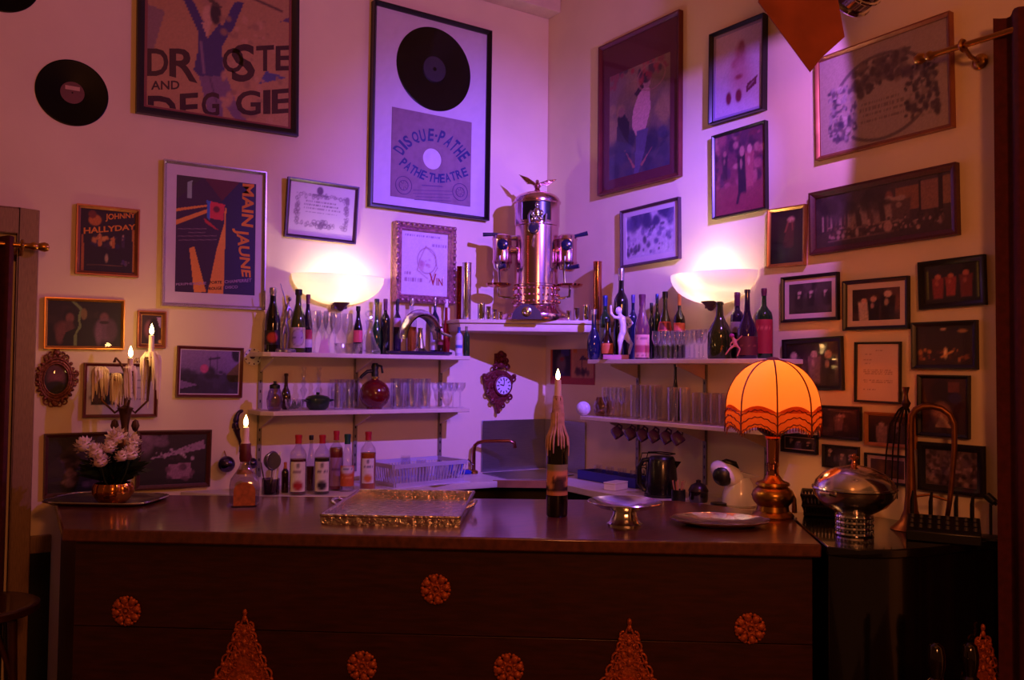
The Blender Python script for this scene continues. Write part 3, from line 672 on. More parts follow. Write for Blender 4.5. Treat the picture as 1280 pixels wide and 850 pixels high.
g.add(ou+inn+[(x, y0+.003, z) for x, _, z in ou]+[(x, y0+.003, z) for x, _, z in inn], [(i, (i+1) % n, n+(i+1) % n, n+i) for i in range(n)]+[(i, 2*n+i, 2*n+(i+1) % n, (i+1) % n) for i in range(n)]+[(n+i, n+(i+1) % n, 3*n+(i+1) % n, 3*n+i) for i in range(n)])
sl = g.obj('record_sleeve', M('mauve_card', '8a6a7c', .85, var=.1, scale=30), pc.T)
class _R: pass
ru = _R(); ru.T, ru.local, ru.yp = sl, pc.local, y0
def arcletters(s, pts, hgt, lean=1.):
    """letters along a curve of zoom pixels (baseline); hgt in the same pixels"""
    out = []; n = len(s); P = np.array(pts, float); seg = np.r_[0, np.cumsum(np.hypot(*np.diff(P, axis=0).T))]; tot = seg[-1]
    ws = np.array([{'·': .4, '-': .5, 'I': .45, 'M': 1.25, 'Q': 1.1, 'J': .7}.get(ch, 1.) for ch in s]); ws = ws/ws.sum()*tot; pos = 0
    at = lambda d: np.array([np.interp(d, seg, P[:, 0]), np.interp(d, seg, P[:, 1])])
    for ch, wd in zip(s, ws):
        a, b = at(pos+wd*.06), at(pos+wd*.92); d = (b-a)/max(np.hypot(*(b-a)), 1e-6); nrm = np.array([d[1], -d[0]])
        if ch in '·-': k0, k1 = (.38, .56) if ch == '·' else (.36, .5)
        else: k0, k1 = 0, 1
        out.append(('I' if ch in '·-' else ch, [Z8(*(a+nrm*hgt*k1)), Z8(*(b+nrm*hgt*k1)), Z8(*(b+nrm*hgt*k0)), Z8(*(a+nrm*hgt*k0))])); pos += wd
    return out
letters(ru, arcletters('DISQUE·PATHE', [(105, 440), (135, 395), (175, 362), (225, 345), (290, 330), (345, 335), (400, 355), (450, 395), (492, 440), (530, 492)], 92)+
        arcletters('PATHE-THEATRE', [(72, 500), (120, 540), (190, 588), (260, 618), (330, 635), (400, 640), (470, 625), (530, 605), (590, 582)], 66), ink_blue, bold=.03)
mk = G()
for (x, y) in ((112, 655), (525, 705)):
    c = pc.local(*Z8(x, y)); ring(mk, (c[0], y0-.001, c[1]), .05, .0022, (0, 1, 0), 24); ring(mk, (c[0], y0-.001, c[1]), .028, .002, (0, 1, 0), 18)
    for i in range(8): t = i*PI/4; mk.bar((c[0]+.008*math.cos(t), y0-.001, c[1]+.008*math.sin(t)), (c[0]+.03*math.cos(t), y0-.001, c[1]+.03*math.sin(t)), .003, .001)
for k, (xa, xb, y) in enumerate(((245, 395, 655), (180, 470, 690), (180, 470, 715), (200, 450, 738), (190, 460, 760))):
    a, b = pc.local(*Z8(xa, y)), pc.local(*Z8(xb, y+10)); mk.bar((a[0], y0-.001, a[1]), (b[0], y0-.001, b[1]), .006 if k == 0 else .003, .001, up=(0, 1, 0))
mk.obj('printed_emblems', M('ink_violet', '5a3a70', .7), sl)
# --- ornate wine advertisement
Z9 = lambda x, y: (320+x/4.571, 180+y/4.571)
pc = picture('L', [(495, 275.2), (571.6, 283.9), (570, 381), (494.7, 376.5)], 'wine advertisement lettered VIN in a thick carved frame beside the espresso machine', .045, M('carved_rose_gilt', 'b07a86', .4, .6, var=.4, scale=70, bump=.8),
    lambda r: ('d8c4cc', pxo(r, [('o', .55, .55, .2, .2, .015, '9a5a78'), ('l', *Z9(935, 660), *Z9(970, 585), .8, '9a4a68'), ('l', *Z9(970, 585), *Z9(1020, 640), .8, '9a4a68'), ('l', *Z9(1020, 640), *Z9(1035, 710), .8, '9a4a68'), ('l', *Z9(935, 660), *Z9(920, 720), .8, '9a4a68'), ('l', *Z9(920, 720), *Z9(980, 770), .8, '9a4a68'), ('l', *Z9(1035, 710), *Z9(990, 790), .8, '9a4a68'), ('b', 10, .4, .4, .7, .6, .02, .05, ('b87a98', 'c898a8')), ('t', .08, .8, .93, .05, '8a5a90'), ('t', .66, .95, .8, .05, '9a6a98'), ('t', .08, .4, .24, .06, '9a5a88'), ('t', .08, .2, .34, .05, '9a5a88'), ('n', .06)])),
    .05, 0, res=54, name='framed_advertisement', cat='advertisement', arm=lambda f, t: [(0, 0), (0, -t*.8), (f*.15, -t), (f*.3, -t*.8), (f*.5, -t*.95), (f*.7, -t*.7), (f*.85, -t*.8), (f, -t*.6), (f, 0)])
letters(pc, [('V', [Z9(990, 738), Z9(1030, 742), Z9(1030, 812), Z9(990, 806)]), ('IN', [Z9(1030, 765), Z9(1066, 770), Z9(1066, 812), Z9(1030, 808)])], ink_red, bold=.02)
mr_ = G(); cfn = lambda u, v: None
hw, hh = pc.w/2, pc.h
for i in range(44):                                                     # carved beads round the moulding
    t = i/44*4; e = int(t); f = t-e
    x, z = ((-hw+.012+f*(pc.w-.024), .012), (hw-.012, .012+f*(hh-.024)), (hw-.012-f*(pc.w-.024), hh-.012), (-hw+.012, hh-.012-f*(hh-.024)))[e]
    mr_.ell((x, -.045, z), .012, .012, .012, 8, 5)
mr_.obj('carved_beading', MATS['carved_rose_gilt'], pc.T)
# --- photographs on the left wall
Za = lambda x, y: (40+x/7.083, 370+y/7.083)
picture('L', [(55.8, 370.6), (156.5, 375.3), (155.3, 436.5), (54.8, 436.5)], 'wide dark photograph of two people either side of a green curve, gilt frame', .014, F_gold,
    lambda r: (('120a10', '1a0f14'), pxo(r, [('b', 8, 0, .5, 1, 1, .05, .1, ('221418', '301c1e')), ('e', *Za(330, 175), 8, 9, '1c0e10', .4), ('e', *Za(335, 195), 5, 6, '7a463e', .5), ('e', *Za(285, 290), 11, 9, '6a3836', .7), ('e', *Za(245, 350), 5, 10, '6a3836', .6), ('e', *Za(330, 270), 5, 8, '5a302e', .6), ('p', [Za(270, 390), Za(300, 320), Za(400, 280), Za(430, 390)], '0c080a'),
     ('e', *Za(640, 175), 8, 8, '1c0e12', .4), ('e', *Za(640, 195), 5.5, 6.5, '6a3a42', .5), ('e', *Za(650, 310), 13, 14, '5e3854', .6), ('e', *Za(590, 330), 4, 14, '6e4660', .7), ('e', *Za(700, 300), 6, 12, '4e2c44', .7), ('e', *Za(640, 235), 6, 2, '2a1018'),
     ('p', [Za(345, 40), Za(400, 60), Za(445, 110), Za(440, 160), Za(425, 220), Za(440, 270), Za(400, 330), Za(395, 440), Za(370, 440), Za(372, 350), Za(415, 260), Za(405, 180), Za(425, 125)], '6a7a48'), ('e', *Za(460, 160), 4, 7, '7a6038'), ('n', .15)])), res=90, name='framed_photograph', cat='photograph')
picture('L', [(172.5, 387.8), (208.7, 389.4), (207, 435.3), (171.3, 434.8)], 'small upright photograph of a dark-haired profile in a double gilt frame', .017, F_bronze, ('3a2028', [('e', .4, .5, .25, .3, '8a5058', .5), ('e', .6, .45, .25, .45, '120810'), ('p', [(.75, .95), (1, .95), (1, .55), (.9, .6)], 'b090c0'), ('e', .95, .08, .08, .06, 'e0a060'), ('n', .15)]), .02, .004, 'c8924a', res=26, name='framed_photograph', cat='photograph')
picture('L', [(105.9, 453.6), (199.3, 454.6), (196, 520.7), (102.8, 522.8)], 'framed letter with inset dark portrait behind the candelabra', .014, F_red, ('c8b0c0', [('r', .08, .2, .53, .85, '1c0e18'), ('b', 8, .1, .25, .5, .8, .03, .08, ('3a2030', '5a3848')), ('t', .62, .9, .7, .022, '7a5878'), ('t', .64, .88, .55, .02, '7a5878'), ('t', .66, .86, .45, .02, '7a5878'), ('t', .6, .9, .32, .026, '6a4868')]), res=50, name='framed_letter', cat='letter')
picture('L', [(222.8, 432.2), (305.2, 434.6), (302.4, 497), (219.5, 497)], 'framed violet street view with a pink sun left of the shelves', .014, F_red, (('4a3a78', '8a6ab0'), [('r', 0, 0, 1, .45, '2a1c48'), ('b', 30, 0, .1, 1, .5, .03, .1, ('1c1230', '3a2a5a', '241840')), ('e', .4, .58, .07, .1, 'c04a90'), ('l', .5, .5, .5, .85, .012, '2a1a40'), ('l', .62, .45, .62, .9, .012, '2a1a40'), ('l', .48, .8, .66, .84, .03, '2a1a40'), ('p', [(0, .1), (.3, .2), (0, .3)], '7a5aa0'), ('e', .97, .95, .1, .2, '1a1028'), ('n', .15)]), .02, .006, 'd0b8d8', res=56, name='framed_photograph', cat='photograph')
picture('L', [(55.3, 542.8), (160, 538.6), (158.5, 616), (54.1, 622.4)], 'dark wooden framed photograph hidden behind the white flowers', .018, F_brown, (('140a0e', '3a2430'), [('b', 50, .2, .1, 1, .6, .02, .06, ('6a4a5c', '2a1820', '4a3040', '8a6478')), ('p', [(0, 1), (.4, 1), (.1, .6), (0, .5)], '20121a'), ('n', .2)]), res=50, name='framed_photograph', cat='photograph')
picture('L', [(172.2, 538.8), (265.2, 537), (262.4, 608.2), (169, 613)], 'dark wooden framed photograph of a terrace below a lit street left of the decanter', .02, F_brown, (('160a10', '2c1824'), [('b', 10, 0, .75, .5, 1, .05, .12, ('8a6480', '6a4a60')), ('p', [(.1, .5), (.95, .88), (.98, .7), (.5, .58)], 'a07c9c'), ('b', 26, .15, .5, .95, .75, .01, .03, ('3a2030', 'c0a0b8')), ('p', [(.4, .1), (.42, .4), (.75, .42), (.8, .1)], '9a6a88'), ('b', 12, .4, .05, .8, .35, .02, .05, ('6a4058', '2a1420')), ('n', .18)]), res=56, name='framed_photograph', cat='photograph')
# --- right wall
Zb = lambda x, y: (740+x/3.4, y/3.4)
pc = picture('R', [(745.9, 60), (849, 11.8), (848.3, 219.4), (748.8, 244.5)], 'large dark red theatrical poster of a pink dancer in a wide maroon mount', .022, F_red,
    lambda r: (('3a3050', '8a6a4c'), pxo(r, [('b', 30, 0, .3, 1, 1, .05, .14, ('9a7454', '86664e', '7a5a58')), ('b', 40, 0, 0, 1, .35, .04, .1, ('2c2644', '3a3458', '4a3a50')), ('p', [Zb(105, 600), Zb(110, 500), Zb(135, 480), Zb(160, 520), Zb(155, 610)], '2a1c30'), ('e', *Zb(126, 478), 4, 6, '8a5c58'),
      ('p', [Zb(205, 380), Zb(245, 370), Zb(250, 460), Zb(225, 560), Zb(190, 580), Zb(170, 540), Zb(175, 470)], 'c88a90'), ('p', [Zb(190, 560), Zb(240, 540), Zb(225, 640), Zb(195, 740), Zb(180, 740)], '5a4a70'), ('e', *Zb(232, 352), 5, 7, 'b07a78'), ('e', *Zb(232, 328), 6, 7, '2a1a28'), ('p', [Zb(180, 400), Zb(215, 350), Zb(222, 370), Zb(190, 412)], '3a2030'),
      ('p', [Zb(140, 640), Zb(185, 710), Zb(175, 715)], 'a05a58'), ('p', [Zb(255, 625), Zb(205, 700), Zb(212, 708)], 'a05a58'), ('p', [Zb(92, 285), Zb(318, 178), Zb(318, 215), Zb(92, 322)], '5a2a34'), ('b', 34, .0, .86, 1., 1., .02, .045, ('a02438', '3a1c34', '8a3040')), ('o', .7, .85, .22, .12, .02, 'a06a60'), ('n', .15)])), .03, (.06, .06, .055, .17), '5a1426', 80, 'framed_poster', 'poster')
picture('R', [(885.2, 43), (953.5, 16.5), (953.5, 136.5), (886, 155.3)], 'narrow framed lilac print of a red faded figure with two red shoes', .014, F_black, ('c8aacb', [('e', .55, .72, .1, .13, 'a84a6a', .9), ('e', .58, .78, .06, .08, '8a2a50', .5), ('e', .5, .6, .14, .07, 'a03a60', .5), ('e', .55, .45, .2, .25, 'c088a8', 1.2), ('e', .52, .43, .08, .03, '9a3a60'), ('e', .3, .2, .06, .08, '7a1a40'), ('e', .52, .2, .07, .08, '7a1a40'), ('p', [(.68, .2), (.9, .28), (.92, .38), (.7, .31)], '6a1a48'), ('l', .74, .27, .84, .32, .015, 'b090a8'), ('n', .08)]), .035, (.014, .014, .014, .014), '9a86b0', res=46)
picture('R', [(889.4, 170.6), (956, 149.4), (957, 262), (889.9, 273)], 'upright reddish painting of a dancing couple in a thin black frame', .012, F_black, (('8a3440', '5a2c46'), [('b', 60, 0, .35, 1, 1, .03, .09, ('6a2a3c', '3a1c34', '9a4a58', '4a2440', 'b06a68')), ('fig', .55, .25, .55, 'b07068', '2a1428'), ('fig', .7, .3, .5, 'c08078', '9a4850'), ('l', .5, .25, .45, .12, .05, '2a1428'), ('fig', .2, .45, .35, '9a5a58', '3a1c30'), ('n', .15)]), .025, res=50, name='framed_painting', cat='painting')
picture('R', [(774.3, 263.6), (847.6, 246.3), (848.7, 324), (775.7, 333.8)], 'plum-framed comic drawing of a crowd beside the tall copper tube', .014, F_violet, ('c4b0d0', [('b', 90, .02, .08, .98, .75, .015, .05, ('3a2c60', '6a5a90', 'd0c0dc', '2a2048', 'a894c0')), ('b', 20, 0, .75, 1, 1, .05, .12, ('3a3068', '5a4a88')), ('n', .1)]), .022, (.026, .03, .03, .028), 'd2bed2', res=56, name='framed_drawing', cat='drawing')
picture('R', [(959.2, 262.4), (1005.7, 254.6), (1005.7, 331), (957.5, 334.9)], 'small gilt-framed dark photograph of a figure in a spotlight above the right sconce', .016, F_gold, (('1c0a10', '2a0f1a'), [('p', [(.35, .3), (.55, .82), (.75, .85), (.7, .3)], '4a1820'), ('e', .62, .82, .1, .05, 'c88a80'), ('l', .55, .8, .45, .6, .04, '9a4a40'), ('l', .65, .8, .68, .62, .04, '8a4038'), ('e', .2, .2, .25, .25, '0a0408', .5), ('n', .2)]), .02, res=30, name='framed_photograph', cat='photograph')
picture('R', [(1017, 79), (1187.2, 8), (1189.3, 159.5), (1019.7, 199.4)], 'large engraving of an arched theatre scene below the stage lamp, thin bronze frame', .016, F_bronze, ('a89484', [('o', .5, .45, .38, .42, .03, '6a5a58'), ('b', 160, .08, .1, .3, .66, .007, .022, ('3a3048', '9a8a8c', '5a4a58', 'b8a498')), ('b', 150, .68, .15, .93, .68, .007, .022, ('3a3038', '8a7868', '4a3c40')), ('b', 120, .28, .58, .72, .84, .01, .03, ('5a4844', '4a3a38', '7a6458')), ('b', 20, .3, .52, .45, .62, .01, .03, ('5a4844', '4a3a38')), ('t', .35, .65, .42, .02, '7a6860'), ('t', .33, .68, .36, .02, '7a6860'), ('t', .36, .66, .3, .02, '7a6860'), ('t', .34, .67, .24, .02, '7a6860'), ('n', .1)]), .03, res=110, name='framed_engraving', cat='engraving')
picture('R', [(1009.6, 241.4), (1194.3, 202.6), (1196.8, 294), (1012.6, 317.8)], 'long panoramic painting of a crowded hall in a dark brown frame', .026, F_brown, (('3a2824', '4a3834'), [('r', .62, .45, .78, .88, '8a5a3c'), ('r', .78, .4, .8, .95, '2a1a18'), ('r', .8, .42, .91, .92, '8a6050'), ('r', .91, .3, .94, 1, '241616'), ('r', .94, .45, 1, .95, '8a6448')]+[('r', .05+.035*k, .3, .068+.035*k, .62, ('9a7a6c', '6a4c44')[k % 2]) for k in range(7)]+[('e', .47, .66, .035, .12, '9a5a14'), ('e', .57, .72, .03, .14, '8a5040')]+[('fig', .34+.045*k, .3+.02*(k % 3), .42, 'a88878', ('8a6c60', '3a2824', '9a7c70', '5a4038')[k % 4]) for k in range(8)]+[('b', 120, .1, .12, .95, .38, .005, .014, ('9a7464', '5a4034', '2a1a18', 'b89080')), ('b', 40, 0, .65, .6, 1, .02, .06, ('3a2c2c', '4a3a3a', '30221f')), ('e', .56, .22, .03, .1, 'b08478'), ('e', .33, .2, .012, .08, 'b09080'), ('l', .1, .1, .6, .12, .008, '7a5c50'), ('n', .2)]), .028, res=130, name='framed_painting', cat='painting')
dk = [('b', 10, 0, .3, 1, 1, .06, .2, ('120a08', '20140f'))]
picture('R', [(1146, 327.9), (1229.4, 317.8), (1231.9, 381), (1149.2, 387)], 'black-framed stage photograph of three red performers nearest the right curtain', .02, F_black, (('0c0806', '140c08'), dk+[('fig', .25, .15, .6, 'c06a48', '8a3028'), ('fig', .48, .2, .55, 'c06a48', '9a3828'), ('fig', .75, .15, .65, 'b06048', '702820'), ('l', .06, .15, .06, .85, .015, '8a9a3a'), ('l', .95, .1, .95, .95, .02, '7a8a30'), ('n', .2)]), .02, res=44, name='framed_photograph', cat='photograph')
def bw(i): return photo(i, ('20181a', '4a3c3e'), 3, 'c0a09a', '140e10', 0, .8, ('5a4a4c', '362a2c', '18100f'))
picture('R', [(975.5, 346.7), (1046.5, 339.6), (1047, 400), (976.3, 403)], 'black-framed photograph of small figures on a stage in a white mount', .014, F_black, (('2a2022', '4a3c40'), [('b', 16, 0, .2, 1, 1, .06, .15, ('1c1416', '5a4a50', '3a2c30')), ('fig', .25, .25, .5, 'd0b0a8', '241a1c'), ('fig', .52, .25, .5, 'd0b0a8', '1c1416'), ('fig', .85, .3, .45, 'c0a098', '2a2022'), ('n', .2)]), .02, .022, 'd8c0c0', res=36, name='framed_photograph', cat='photograph')
picture('R', [(1052.7, 351.7), (1134.7, 344.2), (1134.7, 411.3), (1053.2, 413.3)], 'black-framed photograph of guests talking, wide white mount', .016, F_black, (('3a2020', '5a3430'), [('b', 14, 0, .3, 1, 1, .06, .2, ('7a4a40', '3a2020', '240f10')), ('fig', .25, 0, .7, 'd0a090', 'c8b0a8'), ('fig', .45, 0, .75, 'c89888', '140a0c'), ('fig', .75, 0, .9, 'd0a898', '1a1012'), ('n', .2)]), .02, .024, 'd8c0b8', res=42, name='framed_photograph', cat='photograph')
picture('R', [(1138, 403), (1220, 400), (1221, 462.2), (1139.7, 461.5)], 'black-framed photograph of a candlelit bar with two small lamps', .018, F_black, (('2a120a', '1a0c08'), [('b', 30, .05, .1, .95, .4, .015, .04, ('8a4a20', '4a2010', 'c07830')), ('e', .52, .3, .03, .12, 'ffe0a0'), ('l', .45, .2, .65, .35, .03, 'e0a050'), ('e', .48, .92, .05, .03, 'd0a870'), ('e', .82, .86, .08, .04, 'b08048'), ('n', .2)]), .02, res=44, name='framed_photograph', cat='photograph')
picture('R', [(977, 424.6), (1050.7, 420), (1053.2, 489.5), (979, 487)], 'black-framed photograph of a seated audience half hidden by the lampshade', .02, F_black, bw(21), .02, res=40, name='framed_photograph', cat='photograph')
picture('R', [(1067.8, 427.6), (1124.7, 426.9), (1124, 504.6), (1067.3, 503.3)], 'typed letter on pale paper in a thin black frame', .009, F_black, ('d8c0b4', [('t', .45, .6, .88, .02, '8a6a60'), ('t', .15, .35, .82, .018, '9a7a70'), ('t', .15, .35, .72, .018, '9a7a70'), ('t', .2, .3, .65, .018, '9a7a70')]+[('t', .15, .85, .54-.035*k, .016, '8a6a60') for k in range(7)]+[('t', .15, .45, .2, .03, '7a5a50')]), .018, res=50, name='framed_letter', cat='letter')
picture('R', [(1146, 467.7), (1211, 469.7), (1210.6, 549), (1146, 544)], 'upright dark portrait photograph behind the brass horn', .014, F_black, (('2a0f10', '3a1414'), [('e', .45, .75, .25, .25, '1a0808', .4), ('e', .45, .35, .2, .2, 'a06a58', .6), ('p', [(.3, .1), (.45, .35), (.7, .1)], 'c09a80'), ('r', .6, .75, .85, .95, '6a3430'), ('e', .75, .65, .15, .1, '2a2050', .5), ('n', .18)]), .018, res=36, name='framed_photograph', cat='photograph')
picture('R', [(1022.7, 505.8), (1075.3, 509), (1074, 551.7), (1020.9, 546.7)], 'crooked black-framed photograph of dancers right of the lampshade', .012, F_black, (('1c0e0c', '3a2420'), [('fig', .45, .2, .6, 'b08478', '6a4840'), ('fig', .6, .2, .6, 'b08478', '2a1612'), ('b', 14, 0, 0, 1, .9, .04, .12, ('2a1814', '4a302a')), ('fig', .5, .25, .55, 'c09488', '7a5850'), ('l', .2, .95, .9, .88, .02, '8a6a58'), ('n', .2)]), .018, res=34, name='framed_photograph', cat='photograph', tilt=.0)
picture('R', [(1079.5, 514), (1144, 518), (1144, 562), (1081, 556)], 'gold-framed photograph of two small figures under the typed letter', .014, M('amber_wood_frame', 'a8682c', .4, var=.2), (('1a0e0e', '2a1816'), [('fig', .3, .0, .75, 'b09088', '8a706c'), ('fig', .65, .0, .8, 'b09088', '3a2826'), ('n', .2)]), .018, res=32, name='framed_photograph', cat='photograph', tilt=0.)
picture('R', [(976, 541), (1021, 544), (1019.8, 568.3), (975.2, 564.5)], 'small black-framed photograph below the lampshade fringe', .014, F_black, bw(23), .018, .004, 'c8b0b0', res=28, name='framed_photograph', cat='photograph', tilt=0.)
picture('R', [(1147, 551), (1229.7, 558.8), (1228.8, 621.7), (1147, 612)], 'black-framed group photograph behind the mixing desk', .026, F_black, (('5a4248', '6a5054'), [('b', 120, .02, .05, .98, .95, .02, .05, ('8a6a70', '3a2428', '1c1014', 'a88488'))]), .02, res=44, name='framed_photograph', cat='photograph', tilt=0.)
picture('R', [(1027.7, 555.7), (1072.3, 558.2), (1072, 588), (1027, 584)], 'small black-framed photograph above the silver tureen lid', .01, F_black, bw(25), .018, res=28, name='framed_photograph', cat='photograph', tilt=0.)
picture('R', [(1080.5, 566), (1135, 570), (1135, 607), (1080, 602)], 'black-framed brown print in a lilac mount left of the brass horn', .008, F_black, ('4a2a20', [('b', 10, 0, 0, 1, 1, .06, .2, ('3a1c14', '5a3828'))]), .018, .014, 'b89ab0', res=24, name='framed_photograph', cat='photograph', tilt=0.)
# --- red striped playbill low in the corner
def sp(r):
    return ('a83a3a', [('r', 0, .2, .02, 1, 'c8742a'), ('r', .06, .22, .46, 1, '1c1638'), ('r', .25, .82, .42, 1, '2a2a78'), ('e', .25, .6, .1, .25, '6a5a68', .6), ('e', .27, .72, .05, .06, '8a3038'), ('r', .50, .2, .97, 1, 'c88a60'), ('r', .54, .9, .6, 1, 'd07828'), ('p', [(.65, .68), (.75, .82), (.87, .68)], '4a2848'), ('l', .72, .5, .72, .8, .015, '4a2848'), ('b', 16, .58, .32, .92, .46, .02, .04, ('3a1a28', '5a2a30')), ('n', .08)])
picture('R', [(688, 437), (744, 436), (743, 480), (688, 481)], 'small red and navy playbill pinned below the corner shelf', .0, None, sp, .003, res=50, name='playbill', cat='playbill', tilt=0.)
# --- long-playing records on the left wall
def lp(px, label):
    c = onL(px[0], px[1], .003); t = thing('vinyl_record', label, 'record', (c[0], B-.001, c[2]), rot=(PI/2, 0, 0), group='records on the left wall'); R = .1515
    prof = [(0, .0025), (.0036, .0025)]; k = .052
    prof += [(.05, .003), (.051, .002)]
    while k < .146: prof += [(k, .002), (k+.0015, .0026)]; k += .0045
    prof += [(.148, .0027), (R, .0015), (R, 0), (0, 0)]
    g = G(); g.lathe(prof, 64); g.obj('disc', m_vinyl, t)
    G().lathe([(.0036, .0034), (.05, .0034), (.05, .003)], 32).obj('paper_label', M('brown_label', '6a3a34', .6), t)
    G().box(-.03, .03, .012, .03, .0034, .0042).obj('label_print', M('cream_ink', 'c89a80', .6), t); return t
lp((90.5, 116), 'black vinyl record on the left wall below the frame top corner')
lp((2, -28), 'black vinyl record cut off by the upper left corner of the photograph')
# --- oval gilt mirror frame
c = onL(70.5, 474, .02); s = mpp(c)
t = thing('oval_portrait', 'small oval portrait in an ornate carved frame left of the candelabra', 'portrait', (c[0], B-.002, c[2]), rot=(PI/2, 0, 0))
m_carv = M('carved_dark_gilt', '7a4230', .45, .5, var=.4, scale=80, bump=.6)
g = G(); RX, RZ = 19*s, 26*s
ovp = lambda k, t_: (RX*k*math.cos(t_), RZ*k*math.sin(t_), 0)
for k, r_, z in ((.86, .008, .008), (1.0, .006, .010), (.75, .004, .014)): g.tube([(*ovp(k, 2*PI*i/32)[:2], z) for i in range(33)], r_, 8, cap=False)
for i in range(26):
    a = 2*PI*i/26; p = ovp(1.06+.05*(i % 2), a); g.ell((p[0], p[1], .008), .012, .009, .008, 8, 5, rot=Quaternion((0, 0, 1), a))
for s_x in (-1, 1):
    for (x, y, r_) in ((.3, 1.14, .016), (.55, 1.02, .015), (1.12, .25, .016), (1.15, -.1, .013), (.5, -1.1, .015), (.2, -1.2, .016)): scroll(g, s_x*RX*x, RZ*y, r_, PI/2, 1.2, .004, -s_x)
for (x, y, r_) in ((0, 1.28, .016), (0, 1.42, .010), (0, -1.2, .014)): g.ell((0, RZ*y, .008), r_, r_*.9, .009, 10, 6)
g.obj('carved_frame', m_carv, t)
C = paint(22, 22, '1c0e14', [('e', .5, .6, .3, .34, '7a3c44', .8), ('e', .5, .15, .45, .3, '0c0609'), ('e', .5, .85, .35, .2, '5a2a34', .6), ('n', .15)])
g = G(); vs = []; fs = []; nx = 22; R2 = .8
for j in range(nx+1):
    for i in range(nx+1):
        u, v = 2*i/nx-1, 2*j/nx-1; x = u*math.sqrt(1-v*v/2); y = v*math.sqrt(1-u*u/2); vs.append((x*RX*R2, y*RZ*R2, .006))
g.add(vs, [(j*(nx+1)+i, j*(nx+1)+i+1, (j+1)*(nx+1)+i+1, (j+1)*(nx+1)+i) for j in range(nx) for i in range(nx)]); g.obj('portrait_print', m_print, t, cols=C.reshape(-1, 3))
g = G(); g.lathe([(0, .018), (.5, .016), (.8, .012), (1, .008)], 28); g.v = [(x*RX*.8, y*RZ*.8, z) for x, y, z in g.v]; g.obj('domed_glass', GL('domed_glass', refl=.0, pane=True), t)
# --- decorative plate edge by the upper left shelf
c = onL(316, 446, .01); t = thing('wall_plate', 'small patterned plate on the wall left of the upper shelf', 'plate', (c[0], B-.001, c[2]), rot=(PI/2, 0, 0))
s = mpp(c); r_ = 11*s
G().lathe([(0, .004), (r_*.6, .004), (r_*.72, .008), (r_, .014), (r_, .011), (r_*.7, 0), (0, 0)], 28).obj('dish', m_white, t)
g = G()
for i in range(9): a = 2*PI*i/9; g.ell((r_*.84*math.cos(a), r_*.84*math.sin(a), .0115), .006, .004, .001, 8, 4, rot=Quaternion((0, 0, 1), a))
g.ell((0, 0, .0045), .014, .011, .001, 10, 4); g.obj('painted_motif', M('violet_glaze', '4a2a5a', .4), t)
# --- carved wall clock
c = onL(621, 478, .0); s = mpp(c); t = thing('wall_clock', 'ornate carved red-brown wall clock with white dial above the sink', 'clock', (c[0], B-.002, c[2]), rot=(PI/2, 0, 0))
m_clk = M('carved_red_wood', '6a2226', .38, .25, var=.4, scale=60, bump=.6)
Zc = lambda x, y: ((560+x/5.3125-621)*s, -(440+y/5.3125-478)*s)
g = G(); body_ = [Zc(*p) for p in ((205, 160), (260, 130), (300, 115), (380, 130), (430, 165), (420, 240), (385, 310), (350, 350), (310, 405), (295, 350), (240, 290), (215, 220))]
g.prism([(x, y) for x, y in body_][::-1], 0, .035); g.obj('clock_case', m_clk, t, bevel=.006)
g = G()
for (x, y, r_, a0, sg) in ((285, 100, .02, 0, 1), (380, 100, .02, PI, -1), (300, 60, .018, 0, 1), (370, 60, .018, PI, -1), (310, 25, .016, 0, 1), (355, 25, .016, PI, -1), (215, 175, .018, PI/2, 1), (425, 180, .02, PI/2, -1), (235, 270, .018, PI/2, 1), (400, 300, .018, PI/2, -1), (270, 325, .015, PI/2, 1), (345, 355, .015, PI/2, -1)):
    p = Zc(x, y); n = 14; g.tube([(p[0]+r_*(1-.75*i/n)*math.cos(a0+sg*2*PI*1.2*i/n), p[1]+r_*(1-.75*i/n)*math.sin(a0+sg*2*PI*1.2*i/n), .036) for i in range(n+1)], .006, 6)
for (x, y, r_) in ((333, 12, .02), (333, 45, .018), (333, 85, .026), (205, 155, .012), (437, 158, .012), (300, 145, .012), (312, 395, .012), (265, 165, .012), (258, 230, .012)):
    p = Zc(x, y); g.ell((p[0], p[1], .03), r_, r_, .02, 10, 6)
g.box(Zc(300, 0)[0], Zc(365, 0)[0], Zc(0, 110)[1], Zc(0, 10)[1], .0, .02); g.obj('carved_scrolls', m_clk, t)['kind'] = 'stuff'
dc = Zc(343, 222); dr = 62/5.3125*s
G().lathe([(0, .010), (dr*.95, .010), (dr*1.0, .014), (dr*1.12, .012), (dr*1.16, 0), (0, 0)], 32, c=(dc[0], dc[1], .036)).obj('bezel', m_clk, t)
di = G().lathe([(0, .0), (dr*.93, .0), (dr*.93, -.002), (0, -.002)], 32, c=(dc[0], dc[1], .0485)).obj('dial', M('enamel_dial', 'd8d0e4', .4, var=.02), t)
g = G()
for i in range(12):
    a = PI/2-i*PI/6; x, y = dc[0]+dr*.74*math.cos(a), dc[1]+dr*.74*math.sin(a); g.bar((x-.16*dr*math.cos(a), y-.16*dr*math.sin(a), .0492), (x+.12*dr*math.cos(a), y+.12*dr*math.sin(a), .0492), .006, .001)
g.obj('hour_marks', ink_blk, di)
g = G(); g.bar((dc[0], dc[1], .0505), (dc[0]-dr*.45, dc[1]+dr*.12, .0505), .006, .001); g.bar((dc[0], dc[1], .051), (dc[0]+dr*.06, dc[1]+dr*.62, .051), .004, .001); g.obj('clock_hands', ink_blk, di)
